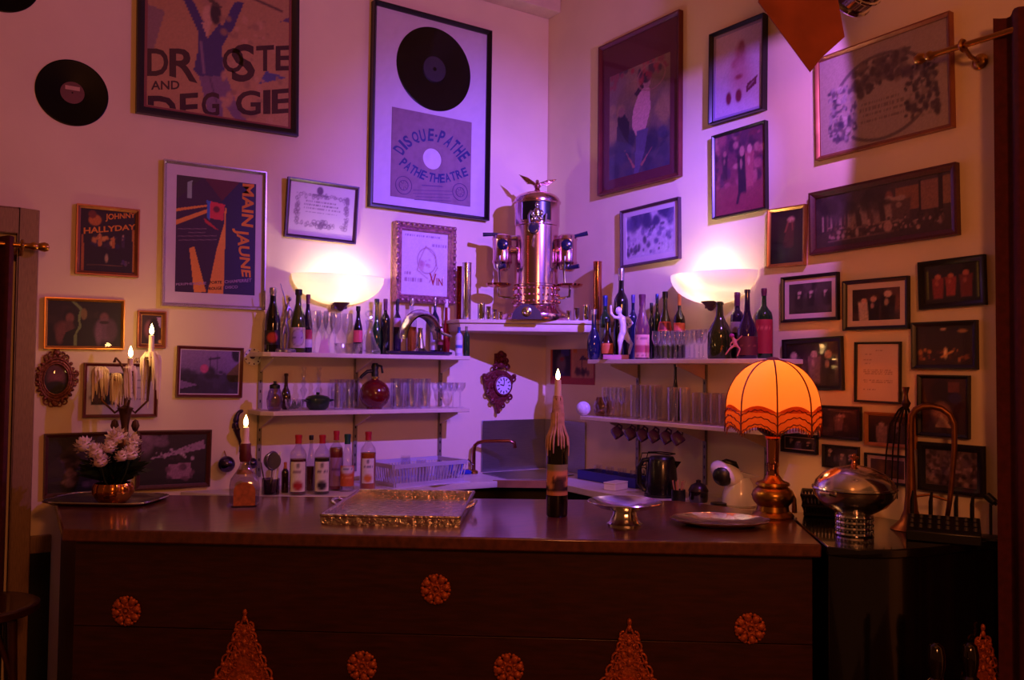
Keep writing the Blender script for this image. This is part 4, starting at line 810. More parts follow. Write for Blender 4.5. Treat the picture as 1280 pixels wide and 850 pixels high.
# --- two half-bowl uplighters
def sconce(label, wall, x, ytop, wpx, ybot):
    fn = onL if wall == 'L' else onR; c = fn(x, ytop, .0); s = mpp(c); R = .255; h = (ybot-ytop)*s*.92
    loc = (c[0], B-.001, c[2]) if wall == 'L' else (A-.001, c[1], c[2]); rz = 0 if wall == 'L' else -PI/2
    t = thing('wall_sconce', label, 'lamp', loc, rz, group='half-bowl wall lights')
    g = G(); prof = [(R*math.sin(a), -h*math.cos(a)) for a in [PI/2*i/9 for i in range(10)]]
    g.lathe(prof+[(R*.97, .0)]+[(r*.965, z*.965) for r, z in prof[::-1][1:]], 32, a0=-PI, a1=0); 
    g.v = [(x_, y_*.74-.004, z_) for x_, y_, z_ in g.v]; g.obj('glass_bowl', TR('frosted_lamp_glass', 'fbf4ec', .72), t)
    g = G(); g.lathe([(0, -h-.035), (.012, -h-.03), (.03, -h-.006), (.05, -h+.012), (.02, -h+.016)], 16, c=(0, -.045, 0)); g.box(-.035, .035, -.05, -.001, -h-.02, -h+.004); g.obj('bracket', F_brown, t)
    G().lathe([(0, -.005), (.018, 0), (.022, .02), (.014, .045), (.012, .06), (0, .06)], 12, c=(0, -.07, -h*.75)).obj('bulb', EM('hot_bulb', (1, .78, .5), 25), t)
    l = light('POINT', 'sconce_light', (0, -.085, -h*.42), 8, (1., .76, .54), shadow_soft_size=.02); l.parent = t
sconce('lit half-bowl wall light above the left shelves', 'L', 422, 346, 108, 385)
sconce('lit half-bowl wall light above the right shelves', 'R', 897, 343, 116, 384)
# ---------------------------------------------------------------- placing on shelves and counter
def wallpos(wall, x, off, z):
    fn = onL if wall == 'L' else onR; y = 450.
    for _ in range(8): p = fn(x, y, off); y += (p[2]-z)/mpp(p)
    return p
def wallheight(wall, x, ytop, off, z): return (onL if wall == 'L' else onR)(x, ytop, off)[2]-z
def facecam(p): return math.atan2(CAM[1]-p[1], CAM[0]-p[0])
PROF = {
 'bordeaux': [(0, 0), (.9, 0), (1, .015), (1, .60), (.96, .655), (.75, .70), (.45, .74), (.38, .79), (.36, .94), (.41, .945), (.41, .975), (.34, 1), (0, 1)],
 'slope': [(0, 0), (.9, 0), (1, .015), (1, .42), (.96, .50), (.8, .60), (.55, .70), (.40, .78), (.36, .94), (.42, .945), (.42, .98), (.34, 1), (0, 1)],
 'syrup': [(0, 0), (.92, 0), (1, .015), (1, .64), (.97, .69), (.8, .74), (.5, .79), (.36, .83), (.33, .95), (.38, .955), (.38, 1), (0, 1)],
 'squat': [(0, 0), (.93, 0), (1, .02), (1, .40), (.96, .46), (.78, .56), (.5, .66), (.32, .76), (.27, .94), (.33, .945), (.33, .98), (.25, 1), (0, 1)],
 'flask': [(0, 0), (.6, 0), (.85, .06), (1, .22), (.98, .36), (.75, .5), (.42, .6), (.34, .70), (.32, .9), (.42, .91), (.42, .98), (0, 1)],
 'long': [(0, 0), (.92, 0), (1, .02), (1, .34), (.95, .40), (.72, .50), (.42, .60), (.28, .70), (.24, .95), (.29, .955), (.29, 1), (0, 1)],
 'round': [(0, 0), (.88, 0), (1, .03), (1, .52), (.97, .60), (.86, .66), (.55, .71), (.30, .76), (.25, .95), (.30, .955), (.30, 1), (0, 1)]}
def rat(prof, z):
    for (r0, z0), (r1, z1) in zip(prof, prof[1:]):
        if z0 <= z <= z1 and z1 > z0: return r0+(r1-r0)*(z-z0)/(z1-z0)
    return 0
def bottle(label, wall, x, ytop, wpx, off, z, style='bordeaux', body=None, cap=None, caph=.12, lab=None, labspec=None, liquid=None, group=None, pos=None, H=None, arcw=1.15):
    p = wallpos(wall, x, off, z) if pos is None else pos; s = mpp(p); R = wpx*s/2
    if H is None: H = wallheight(wall, x, ytop, off, z)
    t = thing('bottle', label, 'bottle', (p[0], p[1], z), group=group); pr = PROF[style]
    capz = 1-caph if cap else 1
    G().lathe([(r*R, q*H) for r, q in pr], 20).obj('glass_body', body, t)
    if cap:
        zs = [k for k in [capz+(1-capz)*i/4 for i in range(5)]]
        G().lathe([(max(rat(pr, min(k, .975)), rat(pr, min(k+.02, .97)))*R*1.06+.0006, k*H) for k in zs]+[(rat(pr, .97)*R*1.0, H*1.006), (0, H*1.006)], 16).obj('cap', cap, t)
    if liquid:
        m, top = liquid; zz = [.02]+[q for r, q in pr if .02 < q < top]+[top]
        G().lathe([(0, .02*H)]+[(rat(pr, k)*R*.94, k*H) for k in zz]+[(0, top*H)], 18).obj('liquid', m, t)
    if lab:
        z0, z1 = lab; bg, ops = labspec or ('e8e0d0', []); nx, ny = 14, 12; a = facecam(p); C = paint(nx, ny, bg, ops+[('n', .04)], int(x), (z1-z0)*H/(2*arcw*R)); vs = []
        for j in range(ny+1):
            k = z0+(z1-z0)*j/ny
            for i in range(nx+1):
                tt = a-arcw+2*arcw*i/nx; r = max(rat(pr, k), .05)*R*1.012+.0004; vs.append((r*math.cos(tt), r*math.sin(tt), k*H))
        g = G(); g.add(vs, [(j*(nx+1)+i, j*(nx+1)+i+1, (j+1)*(nx+1)+i+1, (j+1)*(nx+1)+i) for j in range(ny) for i in range(nx)], 0, True)
        g.obj('label', m_print, t, cols=C.reshape(-1, 3))
    return t
def bg_(name, col, rough=.08): return M('bottle_'+name, col, rough, var=.1, coat=.6, scale=6)
b_dark, b_green, b_olive, b_blue, b_violet, b_brown, b_red, b_clear = bg_('black', '0c0810'), bg_('green', '163a1c'), bg_('olive', '3a4414'), bg_('blue', '10183a'), bg_('violet', '241030'), bg_('brown', '2e140c'), bg_('red', '8a1420'), GL('bottle_clear', (.86, .84, .9), .12)
c_red, c_blk, c_sil, c_green, c_pur, c_cork, c_blue = M('cap_red', 'b01428', .45), M('cap_black', '101012', .4), M('cap_silver', 'b8b4bc', .25, .9), M('cap_green', '0c4a38', .45), M('cap_plum', '5a1c40', .4), M('cap_orange', 'd07848', .5), M('cap_blue', '2a3a7a', .35, .4)
W_ = lambda *o: ('e4dcd6', list(o))
# left upper shelf
z = ZL1
bottle('tall black bottle with red round label, first on the left upper shelf', 'L', 340, 360, 20, .08, z, 'slope', b_dark, c_sil, .12, (.12, .34), ('1c0e14', [('e', .5, .5, .28, .35, 'c03a3a')]))
bottle('olive bottle with cream oval label behind the silver dancer', 'L', 372, 362, 19, .09, z, 'slope', b_olive, c_blk, .09, (.08, .40), ('c8b8a8', [('e', .5, .5, .35, .35, 'a890b0'), ('o', .5, .5, .38, .4, .05, '6a4a60'), ('t', .2, .8, .5, .1, '4a3050')]))
bottle('small dark bottle with red and white label beside the wine glasses', 'L', 384, 368.5, 12, .07, z, 'slope', b_violet, c_pur, .16, (.1, .4), ('c8b0c0', [('r', 0, .5, 1, 1, 'b02a48')]))
bottle('small dark bottle with red label behind the decanter', 'L', 447, 383, 12, .06, z, 'slope', b_dark, c_blk, .1, (.25, .5), ('d04a68', []))
bottle('green bottle behind the clear decanter', 'L', 470, 374, 13, .05, z, 'flask', b_green, c_blk, .05)
bottle('dark green bottle right of the decanter', 'L', 481, 374, 12, .05, z, 'bordeaux', b_dark, c_pur, .2)
bottle('slim dark bottle with violet neck below the carved frame', 'L', 496, 374, 10, .05, z, 'bordeaux', b_violet, c_blk, .2, (.5, .66), ('b890c0', []))
bottle('clear square bottle with glass stopper behind the silver press', 'L', 514, 373, 13, .045, z, 'bordeaux', b_clear, c_sil, .12, liquid=(M('amber_liquid', 'b8641c', .2), .5))
bottle('small pale bottle with silver stopper at the right of the silver press', 'L', 543, 372, 12, .05, z, 'round', b_blue, c_sil, .14, (.1, .4), ('c8b8d0', []))
bottle('round red bottle with pale stopper beside the copper tubes', 'L', 557, 374.5, 11, .04, z, 'flask', b_red, M('cap_cream', 'e0d0d8', .4), .14)
bottle('short amber bottle with cream cap right of the silver press', 'L', 550, 399, 8, .10, z, 'syrup', b_brown, M('cap_cream2', 'd8c0b0', .4), .2, (.3, .75), ('e0c8b8', [('r', 0, 0, 1, .3, '8a3a3a')]))
bottle('white and blue plastic bottle at the right end of the left upper shelf', 'L', 573.5, 409, 9, .215, z, 'syrup', M('white_plastic', 'c8c0d8', .4), c_blue, .2, (.1, .55), ('d8d0e4', [('r', 0, .4, 1, .6, '4a5ab0')]))
bottle('small dark green bottle last on the left upper shelf', 'L', 583, 408, 8, .21, z, 'syrup', b_green, c_sil, .14)
# silver dancer statuette
p = wallpos('L', 357, .205, z); s = mpp(p); fz = facecam(p)
t = thing('dancer_statuette', 'silver dancer statuette with raised arm on the left upper shelf', 'statuette', (p[0], p[1], z), fz+PI/2)
m_pew = M('pewter', '8a84a0', .3, .9, var=.15)
G().lathe([(0, 0), (12.5*s, 0), (12.5*s, 3*s), (11*s, 4.5*s), (0, 4.5*s)], 24).obj('base', m_pew, t)
k = s/8.5; X = lambda x, y, d=0.: ((x-265)*k, d, (790-y)*k)
def blob(name, g, mat, parent, vox=.004):
    o = g.obj(name, mat, parent); r = o.modifiers.new('body', 'REMESH'); r.mode = 'VOXEL'; r.voxel_size = vox; r.use_smooth_shade = True
    q = o.modifiers.new('soft', 'SMOOTH'); q.factor = .5; q.iterations = 4; return o
def limb(g, pts, rad): g.tube(pts, rad, 10); [g.ell(p, r, r, r, 10, 6) for p, r in zip(pts, rad)]
def skin(name, edges, pts, rad, mat, parent, sub=1):
    me = bpy.data.meshes.new(name); me.from_pydata(pts, edges, []); me.materials.append(mat)
    o = bpy.data.objects.new(name, me); COL.objects.link(o); o.parent = parent
    sk_ = o.modifiers.new('skin', 'SKIN'); sk_.use_smooth_shade = True
    for v, r in zip(me.skin_vertices[0].data, rad): v.radius = (r, r)
    me.skin_vertices[0].data[0].use_root = True
    sb_ = o.modifiers.new('sub', 'SUBSURF'); sb_.levels = sub; sb_.render_levels = sub
    return o
g = G()
limb(g, [X(255, 490), X(262, 420), X(268, 350), X(278, 295)], [27*k, 20*k, 27*k, 14*k])             # trunk
limb(g, [X(278, 295), X(290, 255)], [11*k, 10*k]); g.ell(X(298, 218), 20*k, 22*k, 26*k, 12, 8)          # neck, head
limb(g, [X(245, 500), X(232, 600, -.006), X(232, 690, -.004), X(240, 772)], [22*k, 20*k, 14*k, 10*k]); limb(g, [X(268, 500), X(282, 600, .006), X(276, 690, .006), X(268, 772, .004)], [22*k, 20*k, 14*k, 10*k])
limb(g, [X(262, 305), X(245, 200), X(215, 115), X(200, 60)], [12*k, 10*k, 8*k, 8*k]); limb(g, [X(290, 305), X(328, 350), X(312, 420), X(275, 450)], [12*k, 10*k, 8*k, 8*k])
blob('figure', g, m_pew, t, .0035)
# glasses ---------------------------------------------------------------
m_glass = GL('clear_glass', (.95, .94, .97), .09, milk=.02); m_cut = GL('cut_glass', (.92, .91, .95), .16, .06, milk=.03)
def gp_wine(R, H): return [(0, 0), (R*.8, 0), (R*.82, .003), (R*.2, .006), (.0045, .02), (.0045, H*.42), (R*.35, H*.47), (R*.85, H*.62), (R, H*.78), (R*.9, H), (R*.87, H), (R*.95, H*.78), (R*.8, H*.63), (R*.3, H*.49), (0, H*.48)]
def gp_tumbler(R, H): return [(0, 0), (R*.88, 0), (R*.92, .004), (R, H), (R*.95, H), (R*.86, .014), (0, .012)]
def gp_port(R, H): return [(0, 0), (R*.9, 0), (R*.9, .003), (.005, .008), (.0045, H*.48), (R*.6, H*.53), (R, H*.72), (R*.92, H), (R*.88, H), (R*.93, H*.73), (R*.5, H*.55), (0, H*.53)]
def gp_coupe(R, H): return [(0, 0), (R*.7, 0), (R*.7, .003), (.005, .008), (.0045, H*.6), (R*.55, H*.66), (R*.9, H*.8), (R, H), (R*.96, H), (R*.85, H*.81), (R*.5, H*.69), (0, H*.66)]
ORD = ('first', 'second', 'third', 'fourth', 'fifth', 'sixth', 'seventh', 'eighth', 'ninth')
def glasses(name, label, group, prof, Rpx, ytop, spots, wall, z, mat=None, n=16, cat='glass', facet=False, Hm=None):
    """spots: (x pixel, distance from the wall)"""
    first = None; mid = (max(o_ for _, o_ in spots)+min(o_ for _, o_ in spots))/2
    for (x, off) in spots:
        fr_ = off >= mid; row = sorted(q for q, o_ in spots if (o_ >= mid) == fr_); lab_ = label+(', front row, ' if fr_ else ', back row, ')+ORD[row.index(x)]+' from left'
        p = wallpos(wall, x, off, z)
        if first is None:
            H = Hm or wallheight(wall, x, ytop, off, z); g = G(); g.lathe(prof(Rpx*mpp(p), H), n, sm=not facet)
            first = tag(g.obj(name, mat or m_glass, None, (p[0], p[1], z)), lab_, cat, group)
        else:
            o = first.copy(); COL.objects.link(o); o.location = (p[0], p[1], z); o['label'] = lab_
    return first
glasses('wine_glass', 'wine glass below the left wall light', 'wine glasses on the left upper shelf', gp_wine, 8, 388, [(393, .17), (402, .07), (411, .17), (418.5, .065), (433, .05)], 'L', z)
p = wallpos('L', 434, .20, z); s = mpp(p)
t = tag(G().lathe([(0, 0), (13*s, 0), (16*s, 4*s), (17*s, 13*s), (16.2*s, 13*s), (15*s, 5*s), (12*s, 1.5*s), (0, 1.2*s)], 24, sm=False).obj('cut_glass_bowl', m_cut, None, (p[0], p[1], z)), 'low cut-glass bowl in front of the wine glasses', 'bowl')
p = wallpos('L', 405, .235, z); s = mpp(p)
t = thing('napkin_holder', 'pink paper napkins fanned in front of the wine glasses', 'napkins', (p[0], p[1], z), 0)
mn = M('pink_paper', 'd8a8b0', .8)
for k_, (a, hgt) in enumerate(((-.5, 18), (-.1, 22), (.35, 20))):
    q = math.sin(a)*10*s; G().add([(-6*s+q*.3, -.004+.002*k_, 0), (6*s+q*.3, -.004+.002*k_, 0), (q+1*s, -.002+.002*k_, hgt*s), (-6*s+q*.3, -.0025+.002*k_, 0), (6*s+q*.3, -.0025+.002*k_, 0), (q+1*s, -.0005+.002*k_, hgt*s)], [(0, 1, 2), (5, 4, 3), (0, 3, 4, 1), (1, 4, 5, 2), (2, 5, 3, 0)]).obj('napkin', mn, t)
# decanter
p = wallpos('L', 461, .19, z); s = mpp(p); t = thing('decanter', 'clear conical decanter with a ring stopper on the left upper shelf', 'decanter', (p[0], p[1], z))
G().lathe([(0, 0), (13*s, 0), (15*s, 2*s), (14.5*s, 5*s), (8*s, 17*s), (4.5*s, 28*s), (3.6*s, 36*s), (5*s, 42*s), (4.4*s, 42*s), (3*s, 36*s), (3.8*s, 28*s), (7*s, 17*s), (13*s, 5*s), (0, 2*s)], 24).obj('flask', m_glass, t)
g = G(); ring(g, (0, 0, 50*s), 4.5*s, 1.5*s, (0, 1, 0), 20); g.lathe([(0, 40*s), (2.8*s, 40*s), (3*s, 45*s), (0, 46*s)], 12); g.obj('stopper', m_cut, t)
# silver press on a dark round tray
p = wallpos('L', 525, .175, z); s = mpp(p); t = thing('silver_press', 'silver arched press on a dark round tray on the left upper shelf', 'press', (p[0], p[1], z))
G().lathe([(0, 0), (38*s, 0), (45*s, 2*s), (46*s, 4.5*s), (44*s, 4.8*s), (38*s, 3*s), (0, 3*s)], 40).obj('tray', M('dark_violet_lacquer', '2a1c3a', .25, coat=.4), t).scale = (1, .36, 1)
G().lathe([(0, 3*s), (13*s, 3*s), (10*s, 5*s), (5.5*s, 9*s), (4*s, 18*s), (2.6*s, 31*s), (3.2*s, 34*s), (0, 35*s)], 20).obj('pedestal', m_silver, t)
g = G(); vs = []; fs = []; n = 22
for i in range(n+1):
    a = PI*(1.02-1.04*i/n); wd = (9+4*math.sin(PI*i/n))*s; rr = 24*s
    for j, (dr, dy) in enumerate(((0, -wd), (4*s, -wd*.5), (5.5*s, 0), (4*s, wd*.5), (0, wd))):
        vs.append(((rr+dr)*math.cos(a), dy, 26*s+(rr+dr)*math.sin(a)*1.2-4*s))
for i in range(n):
    for j in range(4): fs.append((i*5+j, (i+1)*5+j, (i+1)*5+j+1, i*5+j+1))
nb = len(vs); c0 = Vector((0, 0, 22*s))
vs += [tuple(c0+(Vector(v)-c0)*.93) for v in vs]; fs += [tuple(nb+k for k in f[::-1]) for f in fs]
g.add(vs, fs, 0, True); g.obj('arched_hood', m_silver, t)
G().tube([(22*s, 0, 34*s), (32*s, -.004, 28*s), (44*s, -.006, 25*s)], [3*s, 2*s, 1.6*s], 10).obj('lever', m_silver, t)
# left lower shelf ----------------------------------------------------------
z = ZL2
p = wallpos('L', 468, .15, z); s = mpp(p); t = thing('soda_siphon', 'round red soda siphon with black head on the left lower shelf', 'siphon', (p[0], p[1], z), -.3)
r = 19*s
G().lathe([(0, 0), (r*.5, 0), (r*.52, .006)]+[(r*math.cos(a), r*.95+r*math.sin(a)) for a in [-1.0+2.3*i/14 for i in range(15)]]+[(r*.26, r*1.92), (r*.24, r*2.1), (0, r*2.1)], 32).obj('ball', M('red_enamel', '5e060e', .12, var=.05, coat=.8), t)
G().lathe([(r*.26, r*1.98), (r*.30, r*2.0), (r*.30, r*2.12), (r*.22, r*2.14)], 20).obj('collar', m_chrome, t)
g = G(); g.lathe([(r*.22, r*2.1), (r*.24, r*2.4), (r*.2, r*2.55), (r*.26, r*2.75), (r*.18, r*3.0), (0, r*3.02)], 16); g.tube([(0, 0, r*2.5), (-r*.5, 0, r*2.45), (-r*.85, 0, r*2.15), (-r*.95, 0, r*2.0)], [r*.12, r*.12, r*.1, r*.09], 10); g.tube([(r*.05, 0, r*2.9), (r*.42, 0, r*2.8), (r*.5, 0, r*2.35)], r*.08, 8); g.obj('siphon_head', m_black, t)
p = wallpos('L', 397, .15, z); s = mpp(p); t = thing('casserole', 'small dark green casserole with lid and side handles on the left lower shelf', 'casserole', (p[0], p[1], z))
m_gr = M('green_enamel', '16301c', .3, coat=.4)
G().lathe([(0, 0), (10*s, 0), (13.5*s, 4*s), (15*s, 11*s), (15*s, 13*s), (0, 13*s)], 24).obj('pot', m_gr, t)
G().lathe([(15.4*s, 13.1*s), (15.4*s, 14*s), (12*s, 17*s), (6*s, 18.5*s), (2*s, 19*s), (2.4*s, 21*s), (1.6*s, 22*s), (0, 22*s)], 24).obj('lid', m_gr, t)
for sg in (-1, 1): G().tube([(sg*14*s, -4*s, 11*s), (sg*18.5*s, -3*s, 12*s), (sg*18.5*s, 3*s, 12*s), (sg*14*s, 4*s, 11*s)], 1.3*s, 8).obj('handle', m_gr, t)
glasses('tumbler', 'tumbler left of the red siphon', 'tumblers left of the siphon', gp_tumbler, 6, 474, [(417, .07), (430, .07), (443, .06), (423, .20), (437, .2)], 'L', z, n=14)
glasses('cut_tumbler', 'cut tumbler right of the red siphon', 'tumblers right of the siphon', gp_tumbler, 7, 473, [(494, .08), (511, .08), (528, .08), (497, .2), (514, .2), (531, .2)], 'L', z, m_cut, n=14, facet=True)
glasses('stem_glass', 'stem glass ending the left lower shelf', 'stem glasses on the left lower shelf', gp_coupe, 7, 478, [(545, .1), (552, .2), (560, .1), (566, .2), (575, .14)], 'L', z)
glasses('small_stem_glass', 'twisted glass candlestick above the casserole', 'glass candlesticks', lambda R, H: [(0, 0), (R*1.6, 0), (R*1.6, .004), (R*.4, .012), (R*.8, H*.2), (R*.35, H*.28), (R*1.2, H*.45), (R*.4, H*.55), (R*.8, H*.65), (R*.4, H*.72), (R*.8, H*.82), (R*.5, H*.9), (R*.9, H), (0, H)], 4, 459, [(379, .06), (398, .06)], 'L', z, m_cut, cat='candlestick')
p = wallpos('L', 329, .18, z)
# potted and glass oddments at the left end
x0 = wallpos('L', 343, .18, z); s = mpp(x0)
t = thing('glass_jar', 'violet glass jar with dark lid at the left end of the left lower shelf', 'jar', (x0[0], x0[1], z))
G().lathe([(0, 0), (7*s, 0), (9*s, 4*s), (10*s, 14*s), (8*s, 24*s), (6*s, 28*s), (5.5*s, 28*s), (0, 27*s)], 18).obj('jar_body', GL('violet_glass', (.5, .36, .6), .12), t)
G().lathe([(0, 28*s), (6.5*s, 28*s), (6.5*s, 32*s), (2*s, 34*s), (2*s, 37*s), (0, 37*s)], 14).obj('lid', m_black, t)
bottle('brown round-topped bottle at the left end of the left lower shelf', 'L', 357, 466, 13, .07, z, 'flask', b_brown, None)
p = wallpos('L', 368, .17, z); s = mpp(p); t = thing('salad_bowl', 'low glass bowl of green leaves left of the casserole', 'bowl', (p[0], p[1], z))
G().lathe([(0, 0), (8*s, 0), (11*s, 6*s), (12*s, 14*s), (11.5*s, 14*s), (10*s, 6*s), (7*s, 1.5*s), (0, 1.5*s)], 20).obj('bowl', m_glass, t)
g = G(); rr = random.Random(4)
for i in range(26):
    a = rr.uniform(0, 6.28); q = rr.uniform(0, 8*s); h = rr.uniform(4*s, 15*s); g.add([(q*math.cos(a)-.006, q*math.sin(a), h*.3), (q*math.cos(a)+.006, q*math.sin(a), h*.4), (q*math.cos(a)*1.1, q*math.sin(a)*1.1+.004, h)], [(0, 1, 2)])
g.obj('leaves', M('leaf_green', '2c4a1c', .5), t)
# worktop, left: syrup bottles --------------------------------------------------
z = ZW
def syr(fruit, dark): return W_(('e', .5, .88, .1, .07, '3a2040'), ('t', .2, .8, .66, .09, dark), ('t', .15, .85, .54, .06, dark), ('e', .5, .2, .32, .16, fruit), ('n', .03))
lq = lambda n, c: M('syrup_'+n, c, .15, var=.05, coat=.3)
bottle('syrup bottle with red cap and red fruit label, leftmost of the row', 'L', 372, 544, 21, .36, z, 'syrup', b_clear, c_red, .14, (.06, .56), syr('a82030', '6a3a60'), (lq('pale', '5a2030'), .60), arcw=.95)
bottle('narrow clear bottle with black cap between two syrup bottles', 'L', 388, 544.5, 12, .28, z, 'slope', b_clear, c_blk, .08, liquid=(lq('rose', '6a2a3c'), .45))
bottle('dark syrup bottle with red cap and blackberry label', 'L', 402, 544, 20, .40, z, 'syrup', b_clear, c_red, .14, (.06, .56), syr('241830', '3a2050'), (lq('black', '16080e'), .62), arcw=.95)
bottle('crimson syrup bottle with red cap behind the green-capped one', 'L', 419.5, 539, 18, .30, z, 'syrup', b_clear, c_red, .15, (.08, .56), W_(('r', 0, 0, 1, 1, 'a880a8'), ('t', .2, .8, .6, .08, '5a3060')), (lq('red', '8a1420'), .72), arcw=.95)
bottle('clear bottle with green cap and orange label', 'L', 433.5, 543, 18, .37, z, 'slope', b_clear, c_green, .17, (.10, .46), ('c8602c', [('e', .5, .8, .42, .2, 'd8d0e0'), ('t', .25, .75, .8, .1, '3a3a80'), ('t', .2, .8, .4, .08, 'e8a060')]))
bottle('amber syrup bottle with red cap, rightmost of the row', 'L', 459.5, 540, 20, .36, z, 'syrup', b_clear, c_red, .14, (.12, .55), syr('d07828', '4a3060'), (lq('amber', 'b85a10'), .64), arcw=.8)
p = wallpos('L', 330, .30, z); s = mpp(p); t = thing('utensil_jar', 'jar of bar spoons, strainer and straws behind the decanter candle', 'jar', (p[0]+.03, p[1], z))
G().lathe([(0, 0), (11*s, 0), (11*s, 20*s), (10.4*s, 20*s), (10.4*s, 1*s), (0, 1*s)], 18).obj('jar_body', GL('smoky_glass', (.5, .42, .5), .12), t)
g = G(); ring(g, (2*s, 0, 42*s), 11*s, 1.4*s, (.5, -.85, 0), 24); g.lathe([(0, -1*s), (8*s, 0), (11*s, 1.2*s), (0, 1.2*s)], 20, c=(2*s, 0, 42*s), axis=(-.5, -.85, 0)); g.tube([(0, 0, 3*s), (2*s, 0, 31*s)], 1*s, 6); g.obj('strainer', m_pew, t)
for k_, (dx, hh_) in enumerate(((9, 52), (6, 50), (-7, 40))): G().tube([(dx*s*.6, .01, 2*s), (dx*s*1.6, .02, hh_*s)], 1.5*s if k_ < 2 else s, 8).obj(('straw', 'straw', 'spoon')[k_], m_white if k_ < 2 else m_silver, t)
bottle('small dark sauce bottle beside the utensil jar', 'L', 356, 578, 9, .27, z, 'syrup', b_brown, c_cork, .2)
# drying rack
p0, p1 = onZ(478, 612, z), onZ(572, 596, z); cx, cyy = (p0[0]+p1[0])/2, (p0[1]+p1[1])/2+.06
dx_ = Vector((p1[0]-p0[0], p1[1]-p0[1], 0)); Lr = .42; an = 0.12
t = thing('dish_rack', 'white translucent dish drying rack on the draining board', 'dish rack', (2.165, 4.15, z+.004), an)
m_rk = M('white_rack_plastic', 'cfc4dc', .35, var=.04, trans=.25)
g = G(); w2, d2, h2 = .23, .13, .105
for i in range(24):
    x = -w2+2*w2*i/23
    for sy_ in (-d2, d2): g.bar((x*.94, sy_*.92, .02), (x, sy_, h2-.012), .006, .005)
for i in range(13):
    y = -d2+2*d2*i/12
    for sx_ in (-w2, w2): g.bar((sx_*.94, y*.92, .02), (sx_, y, h2-.012), .006, .005)
g.obj('rack_bars', m_rk, t)
g = G()
for (zz, k) in ((h2, 1.), (.01, .93)):
    for a, b in (((-w2, -d2), (w2, -d2)), ((w2, -d2), (w2, d2)), ((w2, d2), (-w2, d2)), ((-w2, d2), (-w2, -d2))): g.bar((a[0]*k, a[1]*k, zz), (b[0]*k, b[1]*k, zz), .016, .02)
g.box(-w2*.9, w2*.9, -d2*.9, d2*.9, .0, .012); g.obj('rim', m_rk, t)
G().box(-.245, .245, -.15, .15, -.0035, 0).obj('drip_mat', M('white_mat', 'd8d0e0', .5), t)
for i, (x, y) in enumerate(((-.06, .02), (.0, -.05), (.06, .05), (.14, -.02))):
    a = Matrix.Rotation(an, 3, 'Z') @ Vector((x, y, .02)); R, H = .03, (.13, .09, .10, .09)[i]
    tag(G().lathe([(0, H), (R*.85, H), (R, 0), (R*.95, 0), (R*.8, H-.008), (0, H-.008)], 14).obj('drying_glass', m_glass, None, (2.165+a.x, 4.15+a.y, z+.004+.0125)), ORD[i]+' from left of the upturned glasses in the white dish rack', 'glass', 'glasses in the dish rack')
# blue brush ring and star
p = onL(571, 566, .10); s = mpp(p); t = thing('brush_ring', 'round blue bristle ring leaning by the sink', 'brush', (p[0], B-.09, z+.0))
g = G(); R = 7.5*s; zc = R*1.35
for i in range(44):
    a = 2*PI*i/44; g.ell((R*math.cos(a), rnd.uniform(-.008, .008), zc+R*math.sin(a)), .014, .014, .014, 6, 4)
g.obj('bristles', M('blue_bristles', '2a3ac0', .6, var=.3), t)
G().tube([(R*.95*math.cos(2*PI*i/20), 0, zc+R*.95*math.sin(2*PI*i/20)) for i in range(21)], .006, 6, cap=False).obj('wire_hoop', m_chrome, t)
p = onZ(580, 592, z); s = mpp(p); g = G(); P = []
for i in range(10): a = PI/2+i*PI/5; q = (10 if i % 2 == 0 else 4.5)*s; P.append((q*math.cos(a), q*math.sin(a)))
st_ = thing('star_sponge', 'blue star-shaped sponge lying beside the sink', 'sponge', (p[0]-.01, p[1]-.02, z+.001)); g.prism(P, 0, .022); g.obj('foam', M('blue_sponge', '2238b0', .9, bump=.4, scale=80), st_, bevel=.004)
# ---------------------------------------------------------------- corner shelf: espresso machine
Z = ZS
dm = 5.02; pm_ = atD(670, 396, dm); s = dm/FPX; rzm = math.atan2(-BN.y, -BN.x)+PI/2
rzm = facecam(pm_)+PI/2
em = thing('espresso_machine', 'tall polished copper espresso machine with eagle on its domed top', 'espresso machine', (pm_[0], pm_[1], Z), rzm)
m_cop = M('polished_rose_copper', 'e0b4b8', .17, 1., var=.05); m_mag = M('chased_copper', 'c88a88', .2, 1., var=.3, scale=50, bump=.5)
px = lambda x: (x-669)*s
pz = lambda y: (397-y)*s
R = 28*s
G().lathe([(0, 0), (42*s, 0), (43*s, 2*s), (42*s, 8*s), (39*s, 10*s), (33*s, 14*s), (29.5*s, 18*s), (0, 18*s)], 40).obj('base', m_cop, em)
G().lathe([(29*s, 18*s), (29.5*s, 20*s), (28*s, 21*s), (28*s, 42*s), (29*s, 43*s), (29*s, 45*s), (27.5*s, 46*s), (27.5*s, 118*s), (28.5*s, 119*s), (28.5*s, 147*s), (30*s, 148*s), (30*s, 150*s), (28*s, 151*s)], 40).obj('boiler', m_cop, em)
G().lathe([(28.6*s, 150*s)]+[(28.6*s*math.cos(a), 151*s+12.5*s*math.sin(a)) for a in [PI/2*i/10 for i in range(10)]]+[(4*s, 163*s), (3*s, 165*s), (0, 165*s)], 36).obj('dome', m_cop, em)
g = G()
for r_, zz in ((29.6, 24), (28.6, 32), (28.6, 40)):
    for i in range(30): a = 2*PI*i/30; g.ell((r_*s*math.cos(a), r_*s*math.sin(a), zz*s), 1.3*s, 1.3*s, 1.7*s, 6, 4)
g.obj('chased_band', m_mag, em)['kind'] = 'stuff'
